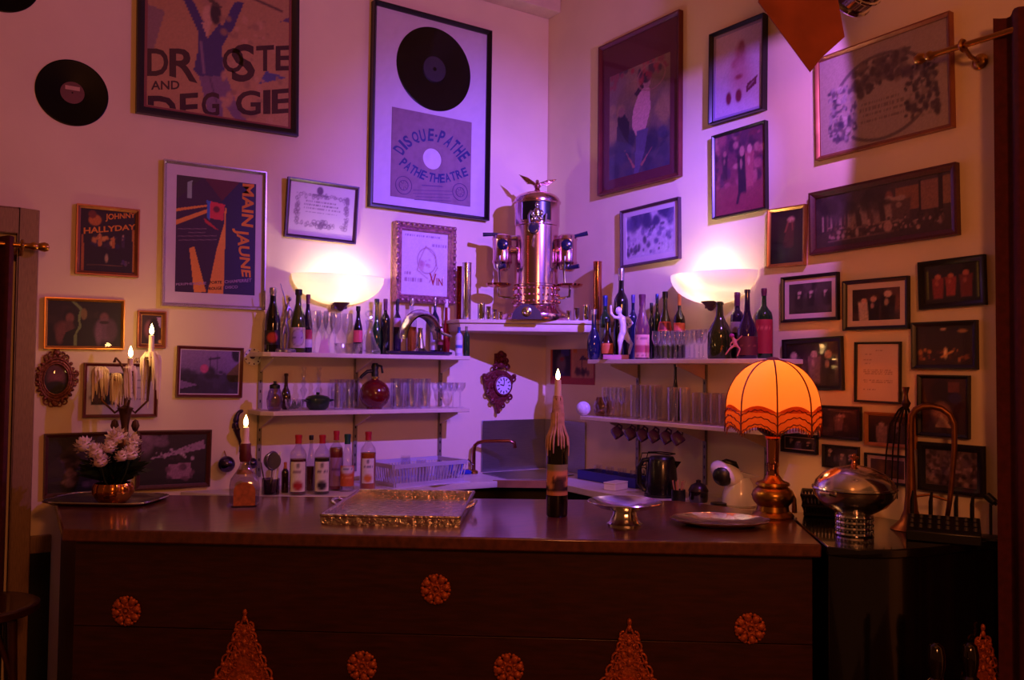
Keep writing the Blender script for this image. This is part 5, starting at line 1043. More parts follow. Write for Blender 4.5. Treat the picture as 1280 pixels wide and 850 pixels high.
# front window with putto
a0, a1 = -PI/2-.70, -PI/2+.62
G().lathe([(29.0*s, 124*s), (29.2*s, 124*s), (29.2*s, 146*s), (29.0*s, 146*s)], 14, a0=a0, a1=a1).obj('window', M('window_black', '050304', .3), em)
g = G()
for zz in (123, 147): g.tube([(29.6*s*math.cos(a0+(a1-a0)*i/14), 29.6*s*math.sin(a0+(a1-a0)*i/14), zz*s) for i in range(15)], 1.1*s, 6)
for a in (a0, a1): g.tube([(29.6*s*math.cos(a), 29.6*s*math.sin(a), 123*s), (29.6*s*math.cos(a), 29.6*s*math.sin(a), 147*s)], 1.1*s, 6)
g.obj('window_frame', m_cop, em)
g = G(); fy = -31.5*s
g.ell((0, fy, 141*s), 3*s, 3*s, 3.6*s); g.ell((0, fy, 132*s), 4.5*s, 3*s, 6.5*s); g.ell((-5*s, fy, 130*s), 2.4*s, 2.4*s, 4*s); g.ell((5.5*s, fy, 131*s), 2.4*s, 2.4*s, 4*s); g.ell((-3*s, fy, 124*s), 4*s, 3*s, 3*s); g.ell((4*s, fy, 124*s), 4*s, 3*s, 3*s); g.tube([(-9*s, fy, 118*s), (-10*s, fy, 128*s), (-7*s, fy, 134*s)], 1.4*s, 8); g.tube([(10*s, fy, 120*s), (11*s, fy, 130*s)], 1.6*s, 8)
g.obj('putto_relief', m_silver, em)
G().lathe([(0, 1.2*s), (5.5*s, 1.2*s), (6.5*s, 2.2*s), (7.5*s, 1.5*s), (7.5*s, 0), (0, 0)], 24, axis=(0, -1, 0), c=(-4*s, -28*s, 113*s)).obj('medallion_ring', m_silver, em)
G().lathe([(0, 1.8*s), (5.4*s, 1.6*s), (5.4*s, 0), (0, 0)], 20, axis=(0, -1, 0), c=(-4*s, -28.3*s, 113*s)).obj('blue_medallion', M('blue_enamel', '0c1030', .2, coat=.5), em)
g = G(); bx, by = -11*s, -26.5*s
for i in range(22): g.ell((bx, by, (46+2.7*i)*s), 1.3*s, 1.3*s, 1.3*s, 6, 4)
g.obj('beaded_gauge', M('amber_beads', 'd86a1c', .3, .5), em)
G().tube([(-3*s, -30*s, 104*s), (-5*s, -32*s, 98*s), (-6*s, -32.5*s, 90*s)], 1.2*s, 8).obj('lever', m_chrome, em)
# eagle
g = G(); zc = 171*s
g.ell((0, 0, zc), 4.5*s, 4*s, 5*s, rot=Quaternion((1, 0, 0), -.5)); g.ell((0, -4*s, zc+4.5*s), 2.2*s, 2.6*s, 2.2*s); g.lathe([(1.2*s, 0), (.2*s, 2.6*s)], 8, axis=(0, -1, -.5), c=(0, -6*s, zc+4.2*s)); g.ell((0, 3*s, zc-5*s), 3.4*s, 4*s, 1.6*s)
for sg in (-1, 1): g.tube([(sg*1.8*s, 0, zc-4*s), (sg*3*s, -1*s, zc-7.5*s), (sg*4.5*s, -2*s, zc-8.5*s)], s, 6)
g.obj('eagle_body', m_mag, em)
for sg in (-1, 1):
    g = G(); tip = (23*s, 14*s) if sg < 0 else (24*s, 8*s)
    for k_ in range(7):
        f = k_/6; a = (sg*2*s, 0, zc+1*s); b = (sg*(tip[0]*(1-.42*f)), 1*s+f*s, zc+tip[1]*(1-.65*f)-2*s*f)
        m_ = tuple((a[i]+b[i])/2 for i in range(3)); g.tube([a, (m_[0], m_[1], m_[2]+1.5*s), b], [2.*s, 1.5*s, .35*s], 6)
    g.obj('wing', m_mag, em)
# brew groups
for sg, gx in ((-1, 626), (1, 707)):
    x = px(gx); gy = -6*s
    grp = G().lathe([(0, 70*s), (11*s, 70*s), (13*s, 73*s), (12*s, 76*s), (12*s, 100*s), (13*s, 102*s), (12*s, 106*s), (9*s, 108*s), (0, 109*s)], 24, c=(x, gy, 0)).obj('brew_group', m_cop, em)
    G().tube([(sg*24*s, gy, 88*s), (x-sg*6*s, gy, 88*s)], 6*s, 12).obj('group_neck', m_cop, grp)
    G().tube([(sg*24*s, gy, 104*s), (x-sg*4*s, gy-2*s, 102*s)], 3.4*s, 10).obj('upper_pipe', m_chrome, grp)
    G().lathe([(0, 3*s), (5*s, 3*s), (6.6*s, 2*s), (7.2*s, 0), (0, 0)], 20, axis=(0, -1, 0), c=(x-sg*1*s, gy-11.5*s, 94*s)).obj('blue_gauge', MATS['blue_enamel'], grp)
    g = G(); hx = x+sg*1*s
    if sg < 0: g.tube([(x, gy-4*s, 107*s), (x-10*s, gy-5*s, 107.5*s), (x-24*s, gy-6*s, 107*s)], [2*s, 2.2*s, 2.6*s], 10)
    else: g.tube([(x, gy-4*s, 103*s), (x+10*s, gy-5*s, 106*s), (x+25*s, gy-6*s, 109.5*s)], [1.6*s, 2.2*s, 3*s], 10)
    g.obj('lever_handle', M('navy_bakelite', '14163a', .25, coat=.4), grp)
    pf = G().lathe([(0, 62*s), (6*s, 62*s), (10*s, 65*s), (11*s, 70*s), (0, 70*s)], 20, c=(x, gy, 0)).obj('portafilter', m_chrome, em)
    G().tube([(x, gy-8*s, 66*s), (x+sg*2*s, gy-16*s, 65*s), (x+sg*(14 if sg > 0 else -4)*s, gy-20*s, 67*s)], [2*s, 2.5*s, 2.8*s], 10).obj('portafilter_handle', MATS['navy_bakelite'], pf)
    G().tube([(x-sg*(-3 if sg < 0 else 4)*s, gy-12*s, 80*s), (x-sg*(-3 if sg < 0 else 4)*s, gy-13*s, 60*s), (x-sg*(-2 if sg < 0 else 3)*s, gy-13*s, 47*s)], 1.4*s, 8).obj('steam_wand', m_chrome, em)
    tr_ = G().lathe([(0, 42*s), (9*s, 42*s), (15*s, 44*s), (16*s, 46.5*s), (15*s, 46*s), (9*s, 43.5*s), (0, 43.5*s)], 28, c=(x+sg*4*s, gy, 0)).obj('drip_tray', m_copper, em)
    G().tube([(x+sg*4*s, gy, 42*s), (x+sg*3*s, gy, 31*s), (x-sg*5*s, gy, 29*s), (sg*27*s, gy, 29*s)], 1.6*s, 8).obj('tray_arm', m_chrome, tr_)
# arched name plate in front of the base
g = G(); P = [(18*s*math.cos(a), 18*s*math.sin(a)) for a in [PI*i/20 for i in range(21)]]
g.prism(P, 0, 4*s); o = g.obj('name_plate', M('plum_enamel', '2c2440', .3, coat=.4), em, (px(658), -44.5*s, .001), (PI/2, 0, 0))
g = G(); g.lathe([(0, 1.5*s), (5*s, 1.5*s), (6*s, .8*s), (6*s, 0), (0, 0)], 20); ring(g, (0, 0, 1.6*s), 3.3*s, .6*s, (0, 0, 1), 16); g.obj('round_emblem', m_silver, o, (0, 9*s, 4.05*s))
# metal cups and measuring tubes in front and beside
def cup(label, x, ytop, wpx, d, mat, grp=None):
    p = atD(x, 397, d); s = d/FPX; H = (397-ytop)*s; r = wpx*s/2
    return tag(G().lathe([(0, 0), (r*.9, 0), (r*.92, .002), (r*.92, H-.004), (r, H-.002), (r, H), (r*.9, H), (r*.85, .004), (0, .004)], 18).obj('metal_cup', mat, None, (p[0], p[1], Z)), label, 'cup', grp)
for i, (x, yt, w_) in enumerate(((601.5, 376, 10), (610.5, 380, 6.5), (618, 383.5, 6), (625.5, 386.5, 5.5))): cup(('largest', 'second', 'third', 'smallest')[i]+' silver measuring cup of the row left of the espresso machine', x, yt, w_, 4.92, m_chrome, 'measuring cups left of the machine')
for i, (x, yt, w_) in enumerate(((733, 376.5, 10), (721, 380.5, 7.5), (711, 384, 6.5), (702, 386, 5.5), (694.5, 388, 4.5))): cup(('largest', 'second', 'third', 'fourth', 'smallest')[i]+' silver measuring cup of the row right of the espresso machine', x, yt, w_, 4.94, m_chrome, 'measuring cups right of the machine')
cup('tall silver tube standing left of the espresso machine', 583, 325, 12, 4.95, m_silver); cup('slim tall copper tube behind the silver one', 573.5, 329, 7, 5.0, M('dark_copper', '8a2a20', .2, 1.))
cup('tall copper tube standing right of the espresso machine', 746.5, 322, 11.5, 4.93, m_copper)
# ---------------------------------------------------------------- right upper shelf
z = ZR1
lb = lambda c, *o: (c, list(o))
bottle('small blue round flask with silver stopper, first on the right upper shelf', 'R', 742, 387, 17, .20, z, 'flask', b_blue, c_sil, .1)
bottle('green bottle with dark blue capsule behind the blue flask', 'R', 756, 370, 14, .10, z, 'bordeaux', b_green, c_blue, .16, (.2, .5), lb('8a9ab0'))
bottle('tallest dark wine bottle with pale capsule on the right upper shelf', 'R', 776, 336, 18, .065, z, 'bordeaux', b_dark, c_sil, .13)
bottle('dark blue bottle with violet cap behind the cherub', 'R', 791, 369, 11, .05, z, 'bordeaux', b_blue, M('cap_violet', '4a3a80', .4), .12)
bottle('short amber flask with orange label behind the cherub', 'R', 759, 398, 16, .15, z, 'flask', b_brown, c_blk, .1, (.15, .4), lb('d06a30'))
bottle('rosy bottle with plum cap and striped pink label', 'R', 802.5, 368.5, 19, .20, z, 'slope', bg_('rose', '6a3a4c'), c_pur, .16, (.03, .38), lb('d89a90', ('r', 0, .2, 1, .5, 'b04a58'), ('t', .2, .8, .8, .1, '8a3a50'), ('t', .2, .8, .1, .08, '8a3a50')))
bottle('slim dark bottle behind the pink-labelled one', 'R', 814, 379, 9, .06, z, 'bordeaux', b_dark, c_blk, .14)
bottle('blue-capped slim bottle at the back of the right upper shelf', 'R', 821, 368, 9, .05, z, 'bordeaux', b_green, c_blue, .14)
bottle('cognac bottle with orange label behind the small glasses', 'R', 831, 365, 19, .055, z, 'squat', b_olive, c_blk, .1, (.42, .56), lb('d05a3a', ('t', .1, .9, .5, .4, '3a1420')))
bottle('dark round bottle with orange capsule and orange label', 'R', 849, 368, 15, .05, z, 'round', b_dark, c_cork, .17, (.42, .56), lb('d06048'))
glasses('port_glass', 'port glass on the right upper shelf', 'port glasses on the right upper shelf', gp_port, 5.3, 414, [(820, .215), (832, .215), (844, .215), (856, .215), (868, .215), (878.5, .215), (826, .145), (838, .145), (850, .145), (862, .145), (874, .145)], 'R', z)
bottle('squat green decanter bottle with long neck on the right upper shelf', 'R', 899.5, 377, 30, .17, z, 'squat', M('bottle_deepgreen', '2a3410', .1, coat=.6), None)
bottle('dark bottle with maroon capsule and cream label between two green bottles', 'R', 921.5, 366, 17, .07, z, 'bordeaux', b_violet, c_pur, .2, (.4, .56), lb('b09a98'))
bottle('long-necked dark brown bottle with dim brown label', 'R', 934, 362, 26, .185, z, 'long', b_violet, None, .1, (.05, .32), lb('5a1e24', ('t', .15, .85, .5, .06, '8a4a40')))
bottle('big green-necked bottle with large red label, last on the right upper shelf', 'R', 955, 361, 22, .065, z, 'round', b_green, c_pur, .1, (.08, .56), lb('a02434', ('t', .15, .85, .75, .05, 'd07060'), ('t', .2, .8, .6, .04, 'c06058')))
# cherub statuette on a box
p = wallpos('R', 770, .20, z); s = mpp(p); t = thing('cherub_statuette', 'white cherub statuette standing on a pink box among the bottles', 'statuette', (p[0], p[1], z), facecam(p)+PI/2)
G().box(-16*s, 16*s, -7*s, 7*s, 0, 6*s).obj('plinth', M('pink_marble', 'c07a90', .4), t, bevel=.003)
k = s/7.085; X = lambda x, y, d=0.: ((x-285)*k, d, (800-y)*k+0)
g = G(); por = M('white_porcelain', 'e0d4e4', .35, var=.03)
limb(g, [X(350, 560), X(348, 500), X(338, 440)], [38*k, 34*k, 34*k]); limb(g, [X(338, 440), X(318, 398)], [18*k, 16*k]); g.ell(X(306, 366), 30*k, 30*k, 36*k, 12, 8)
limb(g, [X(325, 430), X(270, 425), X(240, 390), X(236, 325)], [18*k, 15*k, 13*k, 12*k]); limb(g, [X(355, 430), X(400, 440), X(425, 475), X(400, 510)], [17*k, 14*k, 12*k, 11*k])
limb(g, [X(335, 580), X(320, 640, -.008), X(322, 700, -.006), X(318, 752)], [30*k, 26*k, 18*k, 13*k]); limb(g, [X(368, 580), X(395, 630, -.006), X(420, 660, .004), X(400, 745, .006)], [30*k, 24*k, 18*k, 12*k])
blob('figure', g, por, t, .004)
g = G()
for sg in (-1, 1):
    for q in range(4): g.tube([X(360, 440, .008), X(360+sg*28, 420+16*q, .018), X(360+sg*52, 405+34*q, .02)], [10*k, 9*k, 3*k], 6)
g.obj('wings', por, t)
# little pink doll sitting on the shelf edge
p = wallpos('R', 917.5, .247, z); s = mpp(p); t = thing('doll_figurine', 'little pink doll figurine perched in front of the dark bottles', 'figurine', (p[0], p[1], z), facecam(p)+PI/2)
k = s/8.09; X = lambda x, y, d=0.: ((x-575)*k, d, (775-y)*k+.004)
g = G(); limb(g, [X(590, 645, -.004), X(578, 600), X(565, 575)], [24*k, 20*k, 14*k]); g.ell(X(556, 560), 19*k, 19*k, 21*k, 10, 7)
limb(g, [X(580, 650, -.004), X(530, 690, -.014), X(492, 745, -.016)], [14*k, 11*k, 9*k]); limb(g, [X(600, 650, -.004), X(634, 690, -.014), X(606, 758, -.016)], [14*k, 11*k, 9*k]); limb(g, [X(588, 600), X(615, 592, -.006), X(652, 556, -.01)], [10*k, 9*k, 8*k]); limb(g, [X(570, 600), X(545, 625, -.004), X(538, 655, -.006)], [10*k, 8*k, 7*k])
blob('figure', g, M('pink_bisque', 'c87a70', .5), t, .0035)
G().ell(X(553, 552), 26*k, 24*k, 24*k, 10, 7).obj('pink_hat', M('magenta_felt', 'b03a8a', .7), t)
# ---------------------------------------------------------------- right lower shelf
z = ZR2
p = wallpos('R', 731, .20, z); s = mpp(p); t = thing('glass_teapot', 'small glass jug with a white ball in front on the right lower shelf', 'jug', (p[0]+.10, p[1]-.03, z))
G().lathe([(0, 0), (8*s, 0), (11*s, 5*s), (12*s, 12*s), (9*s, 20*s), (8*s, 23*s), (7.4*s, 23*s), (8.4*s, 20*s), (11*s, 12*s), (10*s, 5*s), (0, 1.5*s)], 22).obj('jug_body', GL('amber_tint_glass', (.75, .6, .5), .14), t)
G().tube([(11*s, 0, 18*s), (17*s, 0, 17*s), (17*s, 0, 8*s), (11*s, 0, 6*s)], 1.2*s, 8).obj('handle', GL('amber_tint_glass'), t)
p2 = wallpos('R', 729, .225, z); r = 9*s
tag(G().ell((0, 0, r), r, r, r, 20, 14).obj('white_ball', M('white_felt', 'd8d0dc', .8, bump=.2, scale=60), None, (p2[0]-.0, p2[1], z)), 'white ball ornament at the left end of the right lower shelf', 'ornament')
glasses('goblet', 'goblet starting the right lower shelf', 'goblets on the right lower shelf', gp_wine, 5, 484, [(757, .2), (767, .2), (777, .2), (762, .1), (772, .1), (782, .1)], 'R', z)
glasses('highball_glass', 'tall straight glass mid right lower shelf', 'tall glasses on the right lower shelf', gp_tumbler, 5.2, 481, [(793, .19), (805, .19), (817, .19), (799, .08), (811, .08), (823, .08)], 'R', z, m_cut, facet=True)
glasses('large_tumbler', 'broad tumbler before the dark bottle', 'broad tumblers on the right lower shelf', gp_tumbler, 6.8, 484, [(841, .2), (856, .2)], 'R', z, m_cut, facet=True)
bottle('dark bottle standing behind the tumblers on the right lower shelf', 'R', 844, 453, 14, .07, z, 'long', b_dark, c_blk, .1)
glasses('shot_glass', 'short glass by the lampshade', 'short glasses on the right lower shelf', gp_tumbler, 4.7, 491, [(870, .2), (881, .2), (892, .2), (903, .2), (914, .2), (873, .11), (884, .11), (895, .11), (906, .11)], 'R', z)
p = wallpos('R', 857, .06, z); g = None
# cups hanging under it
first = None
for i, x in enumerate((771.5, 788, 803.5, 817.5, 833, 847)):
    p = wallpos('R', x, .17, ZR2-.075); s = mpp(p)
    if first is None:
        t = thing('hanging_cup', 'first from left of the violet cups hanging below the right lower shelf', 'cup', (p[0], p[1], ZR2-.0205), facecam(p)+PI/2, 'cups hanging below the right shelf'); first = t
        q = Quaternion((0, 1, 0), .5); g = G(); r = 7*s; h = 13*s
        g.lathe([(0, 0), (r*.7, 0), (r*.95, h*.25), (r, h), (r*.92, h), (r*.85, h*.25), (0, h*.06)], 18, axis=(.55, -.25, -.8)); g.v = [(a-4*s, b, c-8*s) for a, b, c in g.v]; g.obj('cup_body', M('violet_ceramic', '5a3070', .25, coat=.4), t)
        G().tube([(-1*s, 0, -7.2*s), (1.5*s, 0, -3*s), (5.5*s, -.003, -5.5*s), (5*s, -.005, -10*s), (2.5*s, -.004, -13*s)], 1.2*s, 8).obj('handle', MATS['violet_ceramic'], t)
        G().tube([(1*s, 0, 0), (1*s, 0, -2*s), (2.4*s, 0, -4.4*s), (.6*s, 0, -5*s)], .7*s, 6).obj('hook', m_brass, t)
    else: copy_tree(first, None, (p[0], p[1], ZR2-.0205), label=ORD[i]+' from left of the violet cups hanging below the right lower shelf')
# ---------------------------------------------------------------- worktop, right
z = ZW
p = onZ(757, 606, z); s = mpp(p); t = thing('soap_box', 'small white box lying on the right worktop', 'box', (2.92, 3.42, z+.001), .3)
G().box(-.06, .06, -.035, .035, 0, .032).obj('carton', m_white, t, bevel=.003); G().box(-.061, .061, -.036, .036, .0325, .04).obj('lid', m_white, t, bevel=.002)
t = thing('blue_tray', 'blue plastic strip tray along the back of the right worktop', 'tray', (3.075, 3.63, z+.001)); m_bl = M('blue_plastic', '2a2aa8', .4)
G().box(-.05, .09, -.24, .24, 0, .006).box(-.05, -.044, -.24, .24, .006, .05).box(.084, .09, -.24, .24, .006, .05).box(-.044, .084, .234, .24, .006, .05).box(-.044, .084, -.24, -.234, .006, .05).obj('tray_body', m_bl, t)
for i in range(4): tag(G().lathe(gp_tumbler(.024, .075), 14).obj('tray_glass', m_glass, None, (3.095, 3.475+.10*i, z+.0075)), ORD[3-i]+' from left of the small glasses in the blue tray', 'glass', 'glasses in the blue tray')
# wire mug rack
p = onZ(790, 592, z); s = mpp(p); t = thing('wire_rack', 'thin wire rack with scrolled feet on the right worktop', 'rack', (3.08, 3.285, z+.003), -1.2)
g = G()
for sg in (-.035, .035): g.tube([(-.08, sg, 0), (-.08, sg, .15), (-.07, sg, .185), (.0, sg, .19), (.08, sg, .185)], .003, 6)
g.tube([(-.08, -.035, .12), (-.08, .035, .12)], .003, 6); g.tube([(.08, -.035, .185), (.08, .035, .185)], .003, 6); g.tube([(-.08, -.035, .003), (.05, -.035, .003), (.05, .035, .003), (-.08, .035, .003)], .003, 6)
for q in range(3):
    P = [(-.08+.02*math.cos(t_*.5)*(1-t_/16), 0, .09-.035*q+.02*math.sin(t_*.5)) for t_ in range(14)]; g.tube(P, .0025, 6)
g.obj('wire', m_dkmetal, t)
# electric kettle
p = onZ(826, 634, z); p = wallpos('R', 827, .22, z+.002); s = mpp(p); t = thing('electric_kettle', 'black electric kettle on the right worktop', 'kettle', p, facecam(p)+PI/2)
r = 20*s; H = 50*s
G().lathe([(0, 0), (r*1.08, 0), (r*1.08, .012), (0, .012)], 24).obj('power_base', m_black, t)
G().lathe([(0, .013), (r, .013), (r*1.0, H*.3), (r*.88, H*.85), (r*.8, H*.93), (0, H*.93)], 28).obj('jug', M('kettle_black', '0c0a0c', .25, coat=.3), t)
G().lathe([(r*.8, H*.93), (r*.72, H*.98), (r*.3, H*1.0), (0, H*1.0)], 24).obj('lid', m_black, t)
G().tube([(-r*.7, 0, H*.9), (-r*1.15, 0, H*.88), (-r*1.4, 0, H*.7), (-r*1.4, 0, H*.3), (-r*1.1, 0, H*.14), (-r*.85, 0, H*.13)], 3*s, 10).obj('handle', m_black, t)
G().add([(r*.75, -r*.25, H*.88), (r*.75, r*.25, H*.88), (r*1.2, 0, H*.86), (r*.85, 0, H*.66)], [(0, 1, 2), (0, 2, 3), (1, 3, 2), (0, 3, 1)]).obj('spout', m_black, t)
# bundle of wooden stirrers and a dark canister
def cyl(r, h, n=20): return [(0, 0), (r, 0), (r, h), (r*.92, h), (r*.9, .006), (0, .006)]
p = wallpos('R', 848, .30, z+.001); s = mpp(p); t = thing('stirrer_cup', 'dark cup of wooden stirrers in front of the kettle', 'cup', p)
G().lathe(cyl(.032, .06)).obj('cup_body', m_black, t)
for i in range(7): a = i*.9; G().bar((.012*math.cos(a), .012*math.sin(a), .008), (.03*math.cos(a), .03*math.sin(a), .10), .007, .002).obj('stirrer', M('birch', 'b07a50', .7), t)
p = wallpos('R', 873, .20, z+.001); s = mpp(p); t = thing('storage_jar', 'dark storage jar with knobbed lid left of the coffee machine', 'jar', p)
G().lathe([(0, 0), (11*s, 0), (12*s, 4*s), (12*s, 13*s), (0, 13*s)], 22).obj('jar_body', bg_('smoke', '1c1014'), t)
G().lathe([(12.4*s, 13.2*s), (12.4*s, 15*s), (9*s, 21*s), (3*s, 24*s), (3*s, 27*s), (0, 28*s)], 22).obj('lid', M('dark_tin', '3a2a2c', .3, .6), t)
# capsule coffee machine: white rounded body tilted forward
p = wallpos('R', 916, .17, z+.002); s = mpp(p); t = thing('coffee_machine', 'white rounded capsule coffee machine with black face', 'coffee machine', p, facecam(p)+PI/2)
m_wp = M('white_gloss_plastic', 'd8d2dc', .2, var=.02, coat=.4)
g = G(); g.lathe([(0, 0), (20*s, 0), (22*s, 3*s), (21*s, 14*s), (17*s, 28*s), (13*s, 36*s), (0, 38*s)], 26, c=(8*s, .02, 0)); g.obj('body', m_wp, t)
g = G(); g.ell((-7*s, -.0, 40*s), 23*s, 15*s, 14*s, 22, 14, rot=Quaternion((0, 1, 0), .55)); g.obj('head', m_wp, t)
g = G(); g.ell((-12*s, -.035, 38*s), 13*s, 7*s, 12*s, 18, 12, rot=Quaternion((0, 1, 0), .55)); g.obj('black_face', m_black, t)
G().tube([(-18*s, 0, 52*s), (-8*s, -.01, 55*s), (2*s, 0, 52*s), (6*s, .005, 47*s)], [3*s, 4.5*s, 4.5*s, 2*s], 12).obj('lever', m_black, t)
G().add([(8*s, -.02, 44*s), (8*s, .03, 44*s), (8*s, 0, 34*s), (33*s, .0, 38*s)], [(0, 1, 3), (1, 2, 3), (2, 0, 3), (0, 2, 1)]).obj('tail_fin', m_wp, t)
G().lathe([(0, 0), (10*s, 0), (10*s, 5*s), (0, 5*s)], 18, c=(-17*s, -.03, 0)).obj('drip_stand', m_black, t)
# ---------------------------------------------------------------- things on the bar
z = ZC
fl_m = EM('candle_flame', (1., .62, .22), 26)
def flame(parent, c, h=.034, power=1.1):
    G().lathe([(0, 0), (h*.14, h*.1), (h*.2, h*.3), (h*.15, h*.6), (h*.06, h*.85), (0, h)], 10, c=c).obj('flame', fl_m, parent)
    G().tube([(c[0], c[1], c[2]-.008), (c[0], c[1], c[2]+.006)], .0012, 6).obj('wick', m_black, parent)
    l = light('POINT', 'candle_light', (c[0], c[1], c[2]+h*1.25), power, (1., .50, .16), shadow_soft_size=.012); l.parent = parent
def drips(g, c, r, n, l0, l1, seed, spread=1.):
    q = random.Random(seed)
    for i in range(n):
        a = q.uniform(0, 2*PI); L = q.uniform(l0, l1); rr = r*q.uniform(.6, 1.1)*spread
        P = [(c[0]+r*.5*math.cos(a), c[1]+r*.5*math.sin(a), c[2]), (c[0]+rr*math.cos(a), c[1]+rr*math.sin(a), c[2]-L*.25), (c[0]+rr*1.05*math.cos(a+.1), c[1]+rr*1.05*math.sin(a+.1), c[2]-L*.65), (c[0]+rr*1.08*math.cos(a+.15), c[1]+rr*1.08*math.sin(a+.15), c[2]-L)]
        w0 = q.uniform(.004, .008); g.tube(P, [w0*1.2, w0, w0*.9, w0*.25], 6)
# salver under the flowers
p = onZ(134, 627, z); s = mpp(p)
t = thing('silver_salver', 'shallow silver salver under the flower bowl at the left end of the bar', 'tray', (p[0], p[1], z), RZB)
g = G(); n = 32; A0, B0 = 66*s, .155
def sup(k, i, e=5.): a = 2*PI*i/n; c, q = math.cos(a), math.sin(a); return (k*A0*math.copysign(abs(c)**(2/e), c), k*B0*math.copysign(abs(q)**(2/e), q))
rows = [(.0, .004), (.86, .004), (.9, .010), (1., .016), (1.0, .012), (.88, 0), (0, 0)]
vs = [(*sup(k, i), zz) for k, zz in rows for i in range(n)]; g.add(vs, [(j*n+i, j*n+(i+1) % n, (j+1)*n+(i+1) % n, (j+1)*n+i) for j in range(len(rows)-1) for i in range(n)], 0, True)
g.obj('plate', M('dull_silver', '9a9088', .3, 1., var=.12), t)
g = G(); g.tube([(*sup(1., i), .015) for i in range(n+1)], .004, 6, cap=False); g.obj('gadroon_rim', m_silver, t)
# brass flower bowl with chrysanthemums
fz_ = z+.0045
p = onZ(136, 630, fz_); s = mpp(p); fb = thing('flower_bowl', 'ribbed brass bowl of white chrysanthemums on the silver salver', 'flowers', (p[0]+.02, p[1]+.03, fz_))
r = 24*s
G().lathe([(0, 0), (r*.6, 0), (r*.78, 4*s), (r, 13*s), (r*1.0, 20*s), (r*.9, 25*s), (r*.86, 25*s), (r*.9, 13*s), (0, 3*s)], 40, wob=lambda t_, zz: 1+.03*math.cos(20*t_)).obj('bowl', M('ribbed_brass', 'c07a3a', .2, 1.), fb)
g = G(); q = random.Random(5)
for i in range(190):
    a = q.uniform(0, 2*PI); e = q.uniform(.35, 1.45); L = q.uniform(.07, .16); d = Vector((math.cos(a)*math.cos(e), math.sin(a)*math.cos(e), math.sin(e))); b = Vector((0, 0, 22*s))+d*q.uniform(.0, .06); w_ = d.cross(Vector((q.uniform(-1, 1), q.uniform(-1, 1), .3))).normalized()*.016
    m_ = b+d*L*.55+Vector((0, 0, .01)); e_ = b+d*L-Vector((0, 0, .012)); g.add([b, m_-w_, e_, m_+w_], [(0, 1, 2, 3)])
lv = g.obj('foliage', M('dark_leaf', '1c2a12', .5, var=.3), fb); lv['kind'] = 'stuff'
m_pet = M('white_petal', 'e8d4c8', .6, var=.05)
def bloom(R):
    g = G(); q = random.Random(9); N = 46
    for i in range(N):
        f = i/N; e = PI/2*(1-1.25*f); a = i*2.39996; d = Vector((math.cos(a)*math.cos(e), math.sin(a)*math.cos(e), math.sin(e))); x = d.cross(Vector((0, 0, 1))); x = x.normalized() if x.length > 1e-3 else Vector((1, 0, 0)); w_ = R*.17
        c = d*R*.45; tp = d*R+Vector((0, 0, R*.12)); g.add([c-x*w_*.6, d*R*.8-x*w_, tp, d*R*.8+x*w_, c+x*w_*.6], [(0, 1, 2, 3, 4)])
    g.ell((0, 0, 0), R*.62, R*.62, R*.5, 10, 6); return g
fb_first = None
def f_loc(x, y, dd): P = atD(x, y, depth((p[0]+.02, p[1]+.03, fz_))+dd); return (P[0]-p[0]-.02, P[1]-p[1]-.03, P[2]-fz_)
for i, (x, y, dd, k) in enumerate(((106, 558, -.03, 1.), (120, 566, -.10, 1.0), (126, 578, -.12, .95), (146, 547, .02, 1.05), (165, 554, .0, .95), (163, 569, -.08, 1.0), (136, 561, -.08, .8), (152, 572, -.13, .7))):
    if fb_first is None: o = fb_first = bloom(.047).obj('bloom', m_pet, fb)
    else: o = fb_first.copy(); COL.objects.link(o); o.parent = fb
    o.location = f_loc(x, y, dd); o.scale = (k, k, k*.85); o.rotation_euler = (-.5+.2*(i % 3), .25*((i % 4)-1.5), i)
g = G()
for (x, y, dd) in ((106, 558, -.03), (120, 566, -.10), (126, 578, -.12), (146, 547, .02), (165, 554, .0), (163, 569, -.08)):
    e_ = f_loc(x, y, dd); g.tube([(e_[0]*.25, e_[1]*.25, 17*s), (e_[0]*.7, e_[1]*.7, e_[2]*.6), (e_[0], e_[1], e_[2]-.01)], .0028, 6)
g.obj('stems', M('stem_green', '2c3a18', .6), fb)
